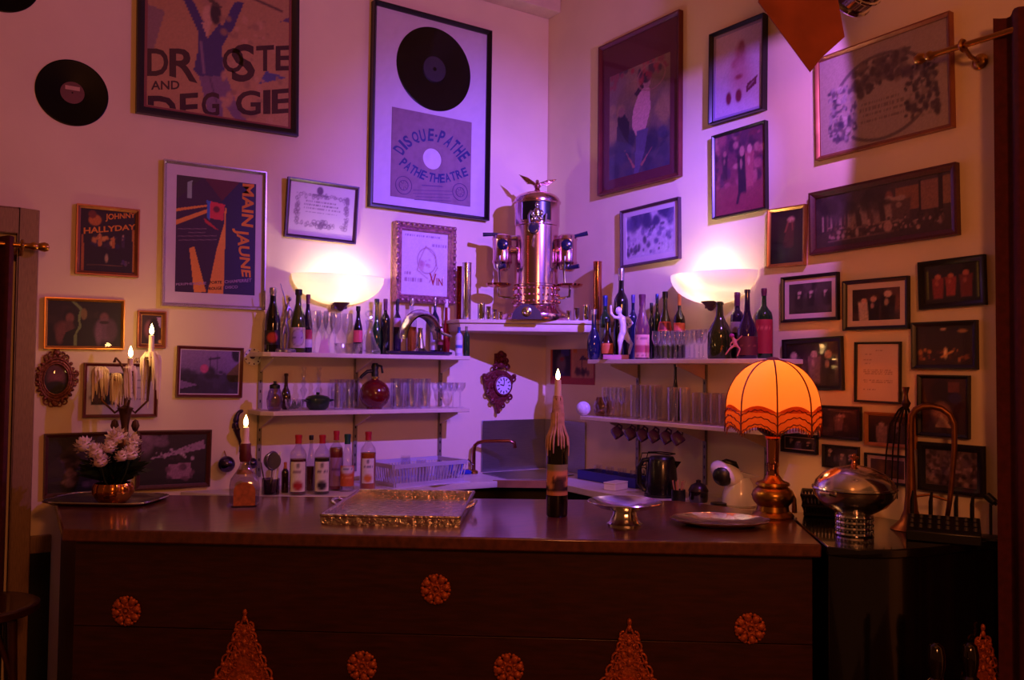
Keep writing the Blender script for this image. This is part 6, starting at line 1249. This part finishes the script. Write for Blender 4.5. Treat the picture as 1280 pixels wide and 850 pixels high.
# candelabra rising from behind the flowers
pc_ = (p[0]+.095, p[1]+.235, z+.001); s = depth(pc_)/FPX
cb = thing('candelabra', 'dark candelabra with melted wax and two lit candles at the left end of the bar', 'candelabra', pc_)
zy = lambda y: atD(134, y, depth(pc_))[2]-fz_
m_old = M('old_brass', '6a4a34', .4, .8, var=.3)
H0 = zy(505)
G().lathe([(0, 0), (.045, 0), (.05, .006), (.03, .015), (.012, .03), (.010, zy(575)), (.02, zy(566)), (.03, zy(556)), (.014, zy(545)), (.016, zy(530)), (.026, zy(514)), (.034, zy(509)), (.008, zy(506)), (.007, zy(480)), (.016, zy(470)), (.008, zy(462)), (0, zy(460))], 20).obj('stem', m_old, cb)
XY = lambda x: (RT*((x-134)*s))[:2]
cups = [(101, 462, .0), (145, 460, -.05), (161, 442, .03), (124, 470, -.02)]
for i, (x, y, dd) in enumerate(cups):
    v = XY(x); v = (v[0]+FW[0]*dd, v[1]+FW[1]*dd); h = zy(y)
    arm_ = G().tube([(0, 0, zy(505)), (v[0]*.4, v[1]*.4, zy(515)), (v[0]*.9, v[1]*.9, zy(500)), (v[0], v[1], h-.03)], .0055, 8).obj('arm', m_old, cb)
    G().lathe([(.006, h-.035), (.016, h-.02), (.026, h-.012), (.02, h-.004), (.013, h), (0, h)], 16, c=(v[0], v[1], 0)).obj('drip_cup', m_old, arm_)
    g = G(); drips(g, (v[0], v[1], h+.012), (.03, .026, .036, .024)[i], 34, .03, (.15, .15, .25, .15)[i], i+2); g.ell((v[0], v[1], h-.004), .026, .024, .022, 12, 8); g.obj('melted_wax', m_wax, cb)
    if i in (1, 2):
        hh = zy((432, 404)[i-1]) if False else zy((446, 417)[i-1])
        cd_ = G().lathe([(0, h-.005), (.0125, h-.005), (.0115, hh-.002), (.009, hh), (0, hh-.003)], 14, c=(v[0], v[1], 0)).obj('candle', m_wax, cb); flame(cb, (v[0], v[1], hh+.003), .05, .5)
g = G(); v = XY(150)
for k_ in range(6): q = random.Random(k_+30); a = q.uniform(0, 6.28); g.tube([(0, 0, zy(470)), (.03*math.cos(a), .03*math.sin(a), zy(452)), (.05*math.cos(a), .05*math.sin(a), zy(446)), (.055*math.cos(a), .05*math.sin(a), zy(452))], [.003, .003, .002, .004], 6)
g.obj('scroll_ornament', m_old, cb)
for i, (x, y) in enumerate(((121, 531), (147, 531))):
    v = XY(x); G().lathe([(0, zy(y+8)), (.01, zy(y+6)), (.018, zy(y)), (.012, zy(y-6)), (0, zy(y-8))], 8, c=(v[0], v[1], 0)).obj('leaf_finial', m_old, cb)
# square decanter with candle
p = onZ(308, 634, z); s = mpp(p); dc_ = thing('candle_decanter', 'glass decanter with amber arched label and lit candle in its neck', 'decanter', (p[0], p[1]+.03, z), facecam(p)+PI/2)
hz = lambda y: (636-y)*s
def sq(w, d, e=6., n=24): return [(w*math.copysign(abs(math.cos(2*PI*i/n))**(2/e), math.cos(2*PI*i/n)), d*math.copysign(abs(math.sin(2*PI*i/n))**(2/e), math.sin(2*PI*i/n))) for i in range(n)]
g = G(); rows = [(15*s, 13*s, 0, 6), (18*s, 15*s, 3*s, 6), (18.5*s, 15*s, 26*s, 6), (17*s, 14*s, 34*s, 5), (11*s, 10*s, 43*s, 3), (6.5*s, 6.5*s, 51*s, 2.2), (5.4*s, 5.4*s, 58*s, 2), (5.6*s, 5.6*s, 70*s, 2)]
n = 24; vs = [(x, y, zz) for (w_, d_2, zz, e_) in rows for x, y in sq(w_, d_2, e_, n)]
g.add(vs, [(j*n+i, j*n+(i+1) % n, (j+1)*n+(i+1) % n, (j+1)*n+i) for j in range(len(rows)-1) for i in range(n)]+[tuple(range(n))[::-1]], 0, True); g.obj('glass_body', GL('decanter_glass', (.72, .66, .76), .14, .04), dc_)
g = G(); P = [(-13*s, 0), (13*s, 0), (13*s, 18*s)]+[(13*s*math.cos(a), 18*s+11*s*math.sin(a)) for a in [PI*i/10 for i in range(1, 10)]]+[(-13*s, 18*s)]
g.prism(P, 0, .003); g.obj('amber_label', M('amber_label', 'a85a22', .5, var=.35, scale=50), dc_, (0, -15.6*s, 3*s), (PI/2, 0, 0))
G().lathe([(6.2*s, 56*s), (7.2*s, 60*s), (6.6*s, 78*s), (6*s, 79*s), (0, 79*s)], 18).obj('dark_collar', M('dark_red_wax', '5a1414', .5, var=.2), dc_)
G().lathe([(0, 79*s), (5.6*s, 79*s), (4.2*s, 83*s), (3.9*s, 99*s), (3*s, 99.5*s), (0, 98.5*s)], 14).obj('candle', m_wax, dc_)
g = G(); g.lathe([(0, 40*s), (11*s, 41*s), (9*s, 46*s), (0, 47*s)], 14); g.obj('wax_crust', M('amber_wax', 'a86a40', .6, bump=.6, scale=50), dc_)
flame(dc_, (0, 0, 100*s), .05, .7)
# shiny ornament balls and wall monkey hook behind it
for i, (x, y, wpx) in enumerate(((285, 581, 21), (318, 580, 14))):
    c = onL(x, y, .07); s2 = mpp(c); r = wpx*s2/2
    t = thing('glass_ball', ('larger', 'smaller')[i]+' shiny violet ball hanging on the left wall behind the candle decanter', 'ornament', (c[0], B-r-.004, c[2]-r))
    G().ell((0, 0, r), r, r, r, 20, 14).obj('ball', M('violet_mirror', '5a4a80', .08, 1.), t); G().tube([(0, r*.3, 2*r*.98), (0, r+.002, 2*r+.02)], .003, 6).obj('hook', m_brass, t)
c = onL(297, 545, .02); s2 = mpp(c); t = thing('lizard_hook', 'dark violet climbing animal wall hook above the shiny ball', 'hook', (c[0], B-.002, c[2]))
k = s2/6.07; X = lambda x, y, d=-.018: ((x-155)*k, d, (270-y)*k)
pts = [X(140, 190), X(135, 150), X(150, 110), X(165, 85), X(188, 80, -.03), X(150, 250), X(175, 310), X(180, 360), X(172, 395), X(165, 165, -.004), X(172, 240, -.004), X(120, 210, -.004)]
skin('figure', [(0, 1), (1, 2), (2, 3), (3, 4), (0, 5), (5, 6), (6, 7), (7, 8), (1, 9), (5, 10), (0, 11)], pts, [q*k for q in (26, 24, 18, 18, 11, 18, 12, 9, 5, 8, 8, 8)], M('plum_bronze', '3a2448', .35, .5), t)
# hammered silver tray
q4 = [onZ(x, y, z) for x, y in ((405, 657), (582, 660), (596, 624), (436, 622))]
ctr = sum(q4)/4; Lx = np.linalg.norm(q4[1]-q4[0]); Ly = .5*(np.linalg.norm(q4[3]-q4[0])+np.linalg.norm(q4[2]-q4[1]))*.95
ang = math.atan2(q4[1][1]-q4[0][1], q4[1][0]-q4[0][0])
t = thing('silver_tray', 'rectangular hammered silver tray with raised sides on the bar', 'tray', (ctr[0], ctr[1], z), ang)
m_ham = M('hammered_silver', 'd8ccc4', .16, 1., var=.3, scale=45, bump=1.)
w2, d2 = Lx/2*.98, Ly/2; hh = .034
G().box(-w2, w2, -d2, d2, 0, .006).obj('tray_floor', m_ham, t)
for nm, a, b in (('side', (-w2, -d2), (w2, -d2)), ('side', (w2, -d2), (w2, d2)), ('side', (w2, d2), (-w2, d2)), ('side', (-w2, d2), (-w2, -d2))):
    g = G(); g.bar((a[0], a[1], hh/2+.003), (b[0], b[1], hh/2+.003), .008, hh-.006); g.tube([(a[0], a[1], hh), (b[0], b[1], hh)], .007, 8); g.obj(nm, m_ham, t)
for sg in (-1, 1):
    g = G(); g.tube([(sg*w2, -.06, .025), (sg*(w2+.03), -.05, .04), (sg*(w2+.035), 0, .045), (sg*(w2+.03), .05, .04), (sg*w2, .06, .025)], .007, 8); g.obj('handle', m_ham, t)
# wax-covered wine bottle
p = onZ(696, 645, z); s = mpp(p)
bw_ = bottle('dark wine bottle covered in candle wax with lit candle on the bar', None, 696, 0, 27, 0, z, 'bordeaux', bg_('wine', '0c0a08'), None, .1, (.18, .435), ('d89468', [('r', 0, .82, 1, 1, '8a8a62'), ('r', 0, .1, 1, .28, '2a1418'), ('r', 0, 0, 1, .12, 'c88a5c'), ('e', .55, .35, .28, .2, '3a2020'), ('t', .3, .85, .55, .12, '2a1214'), ('e', .25, .3, .1, .1, 'd8a070')]), pos=p, H=150*s, arcw=1.25)
g = G(); hB = 150*s
g.lathe([(6.2*s, hB*.73), (7.4*s, hB*.78), (7.6*s, hB*.84), (7*s, hB*.90), (6.2*s, hB*.96), (5.2*s, hB*1.0), (0, hB*1.01)], 24, wob=lambda t_, zz: 1+.10*math.sin(5*t_+zz*40)+.05*math.sin(11*t_+zz*90))
for i in range(17):
    a = 2*PI*i/17+rnd.uniform(-.12, .12); e_ = hB*rnd.uniform(.45, .62); g.tube([(6.5*s*math.cos(a), 6.5*s*math.sin(a), hB*.86), (7*s*math.cos(a), 7*s*math.sin(a), hB*.76), (9.2*s*math.cos(a), 9.2*s*math.sin(a), hB*.715), (13*s*math.cos(a), 13*s*math.sin(a), hB*.655), (14.1*s*math.cos(a), 14.1*s*math.sin(a), hB*.59), (14.1*s*math.cos(a), 14.1*s*math.sin(a), e_)], [2.2*s, 2*s, 1.7*s, 1.5*s, 1.2*s, .6*s], 6)
g.obj('melted_wax', M('dirty_wax', 'c8a088', .55, var=.25, scale=40), bw_)
G().lathe([(0, hB*.98), (4.6*s, hB*.98), (4.2*s, hB+14*s), (4*s, hB+20*s), (0, hB+19.5*s)], 14).obj('candle', m_wax, bw_); flame(bw_, (0, 0, hB+20*s), .045, 1.2)
# silver tazza
p = onZ(781, 656, z); s = mpp(p); t = thing('footed_dish', 'shallow silver dish on a fluted foot on the bar', 'dish', (p[0], p[1], z))
G().lathe([(0, 0), (22*s, 0), (22*s, 2*s), (19*s, 4*s), (15*s, 12*s), (14*s, 17*s), (0, 17*s)], 36, wob=lambda t_, zz: 1+(.02*math.cos(26*t_))).obj('foot', m_silver, t)
G().lathe([(0, 17*s), (16*s, 17.5*s), (33*s, 22*s), (45*s, 28*s), (47*s, 29*s), (46*s, 30*s), (43*s, 28.5*s), (32*s, 24*s), (14*s, 20*s), (0, 19.5*s)], 44).obj('bowl', m_silver, t)
# round salver leaning on nothing: wide chased rim
p = onZ(900, 656, z); s = mpp(p); t = thing('round_salver', 'oval chased silver platter in front of the table lamp', 'platter', (p[0], p[1]-.0, z), RZB)
g = G().lathe([(0, .004), (40*s, .004), (45*s, .012), (60*s, .022), (61*s, .024), (60*s, .019), (44*s, .004), (38*s, 0), (0, 0)], 60, wob=lambda t_, zz: 1+(.025*math.cos(12*t_) if zz > .015 else 0)); g.v = [(x, y*.78, zz) for x, y, zz in g.v]; o = g.obj('plate', M('chased_silver', 'd0c2b8', .2, 1., var=.15, scale=30, bump=.25), t)
for x in ((-.3), (.3)): pass
# table lamp with fringed orange shade
p = onZ(966, 646, z); s = mpp(p); tl = thing('table_lamp', 'brass table lamp with domed orange fringed shade on the bar', 'lamp', (p[0]+.0, p[1], z))
hy = lambda y: (648-y)*s
G().lathe([(0, 0), (25*s, 0), (26*s, 2*s), (24*s, 5*s), (20*s, 8*s), (19*s, 14*s), (24*s, 20*s), (26*s, 27*s), (24*s, 33*s), (18*s, 38*s), (21*s, 40*s), (20*s, 43*s), (12*s, 46*s), (8*s, 52*s), (0, 52*s)], 32).obj('base', m_brass, tl)
G().lathe([(8*s, 52*s), (7*s, 62*s), (8*s, 64*s), (7.5*s, 70*s), (8*s, 96*s), (10*s, 98*s), (9*s, 101*s), (0, 101*s)], 24).obj('column', m_copper, tl)
G().lathe([(0, 100*s), (10*s, 101*s), (19*s, 108*s), (21*s, 116*s), (20*s, 117*s), (8*s, 110*s), (0, 110*s)], 24).obj('burner_cup', M('dark_bronze', '3a1c14', .4, .6), tl)
G().tube([(22*s, 0, 32*s), (30*s, -4*s, 30*s), (33*s, -6*s, 20*s), (34*s, -6*s, 3*s)], [2*s, 2.4*s, 3*s, 3.4*s], 10).obj('side_spout', m_brass, tl)
# dome shade
RS, zt, zb = 57*s, hy(452), hy(512)
prof = []; nn_ = 14
for i in range(nn_+1):
    a = PI/2*(1-i/nn_); prof.append((max(.03, RS*math.cos(a*.98)) if i else 9*s, zb+(zt-zb)*math.sin(a)))
m_shade = TR('orange_silk', 'f49a52', .62)
G().lathe(prof+[(RS*1.0, hy(516))], 48).obj('shade', m_shade, tl)
scal = lambda a: abs(math.sin(4*a))
g = G(); nsg = 96; vs = []
for i in range(nsg):
    a = 2*PI*i/nsg; up_ = hy(516)-0*s+3*s*scal(a); lo = hy(534)-9*s*(1-scal(a))
    for (rr, zz) in ((RS*1.012, up_+5*s*scal(a)), (RS*1.02, (up_+lo)/2), (RS*.985, lo)): vs.append((rr*math.cos(a), rr*math.sin(a), zz))
g.add(vs, [(i*3+j, ((i+1) % nsg)*3+j, ((i+1) % nsg)*3+j+1, i*3+j+1) for i in range(nsg) for j in range(2)], 0, True); fr_ = g.obj('valance', TR('orange_silk_dark', 'c8602c', .45), tl)
g = G()
for row in range(3):
    P = []
    for i in range(nsg+1): a = 2*PI*i/nsg; zz = hy(516)+8*s*scal(a)-(5+8.5*row)*s-(2*s*row*(1-scal(a))); P.append((RS*1.028*math.cos(a), RS*1.028*math.sin(a), zz+ (.8*s if i % 2 else -.8*s)))
    g.tube(P, .0022, 5, cap=False)
for i in range(nsg):
    a = 2*PI*i/nsg; lo = hy(534)-9*s*(1-scal(a)); g.tube([(RS*.99*math.cos(a), RS*.99*math.sin(a), lo+.004), (RS*.985*math.cos(a), RS*.985*math.sin(a), lo-.012)], .0018, 5)
g.obj('fringe', M('rust_braid', '7a2a18', .7, var=.2), fr_)
for i in range(8):
    a = PI*i/4; g = G(); P = [(r_*1.006*math.cos(a), r_*1.006*math.sin(a), z_+.0008) for r_, z_ in prof]+[(RS*1.03*math.cos(a), RS*1.03*math.sin(a), hy(543))]; g.tube(P, .0032, 6); g.obj('rib', M('brown_braid', '6a2a1c', .6), tl)
G().lathe([(0, zt+4*s), (6*s, zt+3*s), (10*s, zt), (9*s, zt-1*s), (0, zt-1*s)], 16).obj('top_cap', MATS['brown_braid'], tl)
G().lathe([(0, 110*s), (3*s, 112*s), (8*s, 122*s), (10*s, 132*s), (7*s, 140*s), (0, 143*s)], 16).obj('bulb', EM('warm_bulb', (1, .5, .2), 4), tl)
l = light('POINT', 'table_lamp_light', (0, 0, 158*s), 2.6, (1., .42, .15), shadow_soft_size=.05); l.parent = tl
# ---------------------------------------------------------------- on the black cabinet
z = ZK
p = onZ(1068, 668, z); s = mpp(p); tu = thing('tureen', 'round silver lidded tureen on a beaded ring stand', 'tureen', (p[0], p[1], z))
hy = lambda y: (668-y)*s
for k_, zz in enumerate((2, 9, 16, 23)):
    g = G(); ring(g, (0, 0, zz*s), 21*s, 2.4*s, (0, 0, 1), 40); g.obj('ring', m_chrome, tu)
g = G()
for i in range(26):
    a = 2*PI*i/26
    for zz in (5.5, 12.5, 19.5): g.ell((21*s*math.cos(a), 21*s*math.sin(a), zz*s), 1.9*s, 1.9*s, 2.2*s, 6, 4)
g.obj('beads', m_chrome, tu)['kind'] = 'stuff'
G().lathe([(0, 24*s), (20*s, 25*s), (22*s, 27*s), (38*s, 36*s), (48*s, 48*s), (50*s, 57*s), (48*s, 57*s), (45*s, 48*s), (0, 34*s)], 44).obj('bowl', m_silver, tu)
g = G(); ring(g, (0, 0, 58*s), 49*s, 2.2*s, (0, 0, 1), 48); g.obj('rim', m_silver, tu)
ld = G().lathe([(49*s, 59*s), (46*s, 67*s), (37*s, 76*s), (22*s, 83*s), (8*s, 86*s), (5*s, 86.5*s), (0, 86.5*s)], 44).obj('lid', m_silver, tu)
G().lathe([(5*s, 86*s), (3.2*s, 89*s), (3*s, 93*s), (6*s, 95*s), (6*s, 97*s), (3*s, 98*s), (2.4*s, 100*s), (0, 101*s)], 16).obj('knob', m_copper, ld)
for sg in (-1, 1): G().tube([(sg*48*s, -8*s, 52*s), (sg*58*s, -6*s, 55*s), (sg*58*s, 6*s, 55*s), (sg*48*s, 8*s, 52*s)], 1.8*s, 8).obj('handle', m_silver, tu)
# brass horn standing on its bell
p = onZ(1150, 648, z); p = (min(p[0], 3.02), p[1]-.02, z); p = np.array([3.02, 1.875, z]); s = mpp(p)
hn = thing('brass_horn', 'old brass horn standing on its bell with a looped tube', 'horn', tuple(p), facecam(p)+PI/2)
base_px = (1140, 648)
k = s; XX = lambda x, y, d=0.: ((x-1140)*k, d, (645-y)*k)
m_horn = M('old_horn_brass', '7a4a28', .42, .8, var=.3, scale=20)
G().lathe([(24*k, 0), (24.5*k, .002), (20*k, 5*k), (13*k, 12*k), (8.5*k, 24*k), (6*k, 50*k), (4.6*k, 90*k), (4.2*k, 130*k)], 28).obj('bell', m_horn, hn)
P = [XX(1140, 515), XX(1141, 503), XX(1146, 495), XX(1154, 491), XX(1164, 490.5), XX(1175, 493), XX(1184, 500), XX(1189, 512), XX(1189, 540), XX(1186, 580), XX(1183, 610), XX(1180, 630)]
G().tube(P, [4.2*k, 4.1*k, 4*k, 3.9*k, 3.8*k, 3.7*k, 3.6*k, 3.5*k, 3.4*k, 3.2*k, 3*k, 2.8*k], 12).obj('looped_tube', m_horn, hn)
for (y0, x) in ((612, 1160), ): G().tube([XX(1142, 604), XX(1160, 600), XX(1183, 606)], 1.5*k, 8).obj('brace', m_horn, hn)
G().lathe([(0, 0), (7*k, 0), (8*k, 2*k), (4*k, 6*k), (3.4*k, 14*k), (0, 14*k)], 16, c=(XX(1180, 0)[0], 0, .0)).obj('foot_valve', m_horn, hn)
# dark spray stand with tall finial
p = np.array([3.12, 1.955, z]); s = mpp(p); k = s*1.04; hy0 = 640
fs_ = thing('wrought_stand', 'dark wrought stand with curved thin arms and a cup finial beside the horn', 'stand', tuple(p), facecam(p)+PI/2)
XX = lambda x, y, d=0.: ((x-1137)*k, d, (hy0-y)*k)
G().tube([XX(1137, 640), XX(1137, 500)], 1.6*k, 8).obj('pole', m_dkmetal, fs_)
G().lathe([(0, 0), (7.5*k, 0), (7*k, 3*k), (3*k, 6*k), (0, 6*k)], 18).obj('foot', m_dkmetal, fs_)
G().lathe([(1.6*k, 138*k), (4*k, 141*k), (5.5*k, 145*k), (3*k, 149*k), (2.2*k, 156*k), (4*k, 163*k), (4*k, 164.5*k), (0, 164.5*k)], 14).obj('finial', M('bronze_dark', '5a3a2a', .4, .7), fs_)
for i, (dx, dd) in enumerate(((-22, -.01), (-15, .015), (-9, -.02), (8, .02))):
    G().tube([XX(1137, 497), XX(1137+dx*.35, 503, dd*.3), XX(1137+dx*.8, 520, dd*.7), XX(1137+dx, 555, dd), XX(1137+dx*1.15, 610, dd)], [1.4*k, 1.3*k, 1.2*k, 1*k, .8*k], 6).obj('arm', m_dkmetal, fs_)
# mixing desk
p = onZ(1198, 664, z); p = np.array([2.93, 1.70, z]); s = mpp(p); md = thing('mixing_desk', 'black mixing desk with rows of knobs at the right end of the bar', 'mixing desk', tuple(p), -1.05)
w_, d_ = .115, .07
G().add([(-w_, -d_, 0), (w_, -d_, 0), (w_, d_, 0), (-w_, d_, 0), (-w_, -d_, .035), (w_, -d_, .035), (w_, d_, .075), (-w_, d_, .075)], [(3, 2, 1, 0), (4, 5, 6, 7), (0, 1, 5, 4), (1, 2, 6, 5), (2, 3, 7, 6), (3, 0, 4, 7)]).obj('chassis', m_black, md, bevel=.004)
kn_ = None
for i in range(8):
    for j in range(3):
        x, y = -w_*.85+w_*1.7*i/7, -d_*.55+d_*1.1*j/2; zz = .035+.04*(y+d_)/(2*d_)
        if kn_ is None: kn_ = o = G().lathe([(0, 0), (.007, 0), (.006, .012), (0, .013)], 10).obj('knob', M('knob_grey', '4a4648', .35, .3), md)
        else: o = kn_.copy(); COL.objects.link(o); o.parent = md
        o.location = (x, y, zz)
for i, x in enumerate((-.10, -.04, .04, .09)): G().tube([(x, d_*.9, .074), (x, d_*.9, .12), (x+.004, d_*.95, .155)], [.007, .007, .004], 8).obj('plug', (m_black, m_dkmetal)[i % 2], md)
# thin microphone arm at the wall
ma = thing('microphone_arm', 'thin black microphone arm sloping down to the right curtain', 'microphone stand', (3.10, 1.60, z))
a = onR(1232, 618, .08); b = onR(1246, 631, .08)
a, b = Vector(a)-Vector((3.10, 1.60, z)), Vector(b)-Vector((3.10, 1.60, z))
G().tube([a, b], .006, 8).obj('boom', m_black, ma); m_ = a.lerp(b, .45); g = G(); g.lathe([(0, -.018), (.014, -.018), (.014, .018), (0, .018)], 12, axis=(b-a), c=m_); g.obj('clutch', m_black, ma)
G().tube([m_, (m_.x, m_.y, 0.0)], .005, 8).obj('post', m_black, ma); G().lathe([(0, 0), (.05, 0), (.05, .008), (.008, .014), (0, .014)], 18, c=(m_.x, m_.y, 0)).obj('foot', m_black, ma)
# black openwork basket behind the lamp
p = np.array([3.05, 2.235, z+.001]); s = mpp(p); bk = thing('openwork_basket', 'black openwork basket with looped handle behind the table lamp', 'basket', tuple(p), facecam(p)+PI/2)
w_, d_, h_ = 36*s, .09, 26*s
m_bk = M('black_wicker', '16100e', .5, var=.3)
for (zz, k_) in ((.008, .9), (h_*.5, .96), (h_, 1.)):
    g = G(); g.tube([(w_*k_, -d_*k_, zz), (w_*k_, d_*k_, zz), (-w_*k_, d_*k_, zz), (-w_*k_, -d_*k_, zz), (w_*k_, -d_*k_, zz)], .006, 6); g.obj('hoop', m_bk, bk)
g = G()
for i in range(18):
    f = i/17*2-1
    for sy_ in (-1, 1):
        g.tube([(f*w_*.9, sy_*d_*.9, .004), ((f+.06)*w_*.95, sy_*d_*.96, h_*.5), (f*w_, sy_*d_, h_)], .0035, 5); g.tube([((f+.06)*w_*.9, sy_*d_*.9, .004), (f*w_*.95, sy_*d_*.96, h_*.5), ((f+.06)*w_*.98, sy_*d_, h_)], .0035, 5)
g.obj('weave', m_bk, bk)
G().tube([(w_*.25, 0, h_), (w_*.3, 0, h_+10*s), (w_*.55, 0, h_+13*s), (w_*.8, 0, h_+7*s), (w_*.85, 0, h_)], .007, 8).obj('handle', m_bk, bk)
G().box(-w_*.85, w_*.85, -d_*.8, d_*.8, .0, h_*.6).obj('contents', M('dark_cloth', '1c1214', .9, var=.4, bump=.6, scale=30), bk)
# ---------------------------------------------------------------- stage lamp (its lens throws the violet light)
S3 = Vector(SPOT); dirn = (Vector((2.92, 4.3, 2.28))-S3).normalized()
sl_ = thing('stage_lamp', 'violet stage lamp with open barn door high by the right wall', 'stage lamp', tuple(S3), rot=dirn.to_track_quat('-Z', 'Y').to_euler())
G().lathe([(.098, -.005), (.098, .05), (.09, .06), (.088, .26), (.07, .31), (0, .33)], 28).obj('can', M('chrome_violet', 'a8a0b8', .12, 1.), sl_)
g = G(); ring(g, (0, 0, -.005), .1, .009, (0, 0, 1), 32); ring(g, (0, 0, .05), .1, .006, (0, 0, 1), 32); g.obj('front_ring', m_chrome, sl_)
# barn door and yoke: the leaf hangs below and to the left of the lens, seen from its back
Ml = sl_.rotation_euler.to_matrix().to_4x4(); Ml.translation = S3; Mi = Ml.inverted()
def leafpt(x, y, d): return Mi @ Vector(atD(x, y, d))
q = [leafpt(1042, -30, 2.78), leafpt(1056, 46, 2.74), leafpt(1027, 72, 2.70), leafpt(1013, 90, 2.68), leafpt(948, 2, 2.70), leafpt(955, -70, 2.74)]
nrm = (q[1]-q[0]).cross(q[4]-q[0]).normalized()*.003
g = G(); k = len(q); g.add([tuple(v) for v in q]+[tuple(v+nrm) for v in q], [tuple(range(k)), tuple(range(k, 2*k))[::-1]]+[(i, k+i, k+(i+1) % k, (i+1) % k) for i in range(k)])
g.obj('barn_door', M('red_lit_tin', '9a4a34', .45, .3, var=.35, scale=6), sl_)  # red light falling on the leaf's back is put into its colour
wq = [Mi @ Vector(v) for v in ((2.705, S3.y-.06, S3.z+.054), (2.705, S3.y+.42, S3.z+.054), (2.73, S3.y+.42, S3.z+.3), (2.73, S3.y-.06, S3.z+.3))]  # second leaf, added out of view to keep violet off the upper right wall
g2 = G(); g2.add([tuple(v) for v in wq]+[tuple(v+Vector((.003, 0, 0))) for v in wq], [tuple(range(4)), tuple(range(4, 8))[::-1]]+[(i, 4+i, 4+(i+1) % 4, (i+1) % 4) for i in range(4)]); g2.obj('barn_door', MATS['red_lit_tin'], sl_)
g = G(); g.tube([(-.13, 0, .12), (-.13, .0, .12), (-.14, .1, .14), (-.12, .22, .15), (0, .26, .15), (.12, .22, .15), (.14, .1, .14), (.13, 0, .12)], .008, 8); g.obj('yoke', m_black, sl_)
G().tube([(0, .26, .15), tuple(Mi @ Vector((S3.x, S3.y-.1, 4.595)))], .012, 8).obj('hanging_pole', m_black, sl_)
# ---------------------------------------------------------------- bar stool at the left
st = thing('bar_stool', 'dark round bentwood stool at the left end of the bar', 'stool', (.165, 3.84, 0))
m_bent = M('bentwood', '3a1810', .3, var=.3, coat=.3)
G().lathe([(0, .752), (.17, .75), (.20, .756), (.215, .75), (.215, .728), (.20, .72), (0, .72)], 40).obj('seat', m_bent, st)
lg = None
for i in range(4):
    a = PI/4+i*PI/2; P = [(.16*math.cos(a), .16*math.sin(a), .719), (.175*math.cos(a), .175*math.sin(a), .4), (.21*math.cos(a), .21*math.sin(a), 0)]; G().tube(P, [.017, .015, .013], 10).obj('leg', m_bent, st)
for i in range(4):
    a = PI/4+i*PI/2; b = a+PI/2; A1 = Vector((.175*math.cos(a), .175*math.sin(a), .48)); B1 = Vector((.175*math.cos(b), .175*math.sin(b), .48)); mm = (A1+B1)/2; mm.z = .70; G().tube([A1, A1.lerp(mm, .5)+Vector((0, 0, .09)), mm, B1.lerp(mm, .5)+Vector((0, 0, .09)), B1], .009, 8).obj('curved_brace', m_bent, st)
g = G(); ring(g, (0, 0, .22), .185, .01, (0, 0, 1), 32); g.obj('foot_ring', m_bent, st)
# two round-topped dark glass domes in front of the cabinet
for i, (x, y, yt) in enumerate(((1170, 850, 803), (1212, 842, 802))):
    d = 2.62+.12*i; p = atD(x, yt, d); s = d/FPX; H = p[2]
    t = thing('post_finial', ('left', 'right')[i]+' of two dark rounded chair posts in front of the black cabinet', 'chair post', (p[0], p[1], 0))
    r = 10.5*s; G().lathe([(0, 0), (r*.9, 0), (r*.8, .05), (r*.8, H-.14), (r*1.1, H-.125), (r*1.1, H-.115), (r*.7, H-.105), (r, H-.07), (r*1.02, H-.04), (r*.8, H-.012), (r*.4, H-.002), (0, H)], 24).obj('turned_post', M('black_polish', '140a08', .12, coat=.5), t)
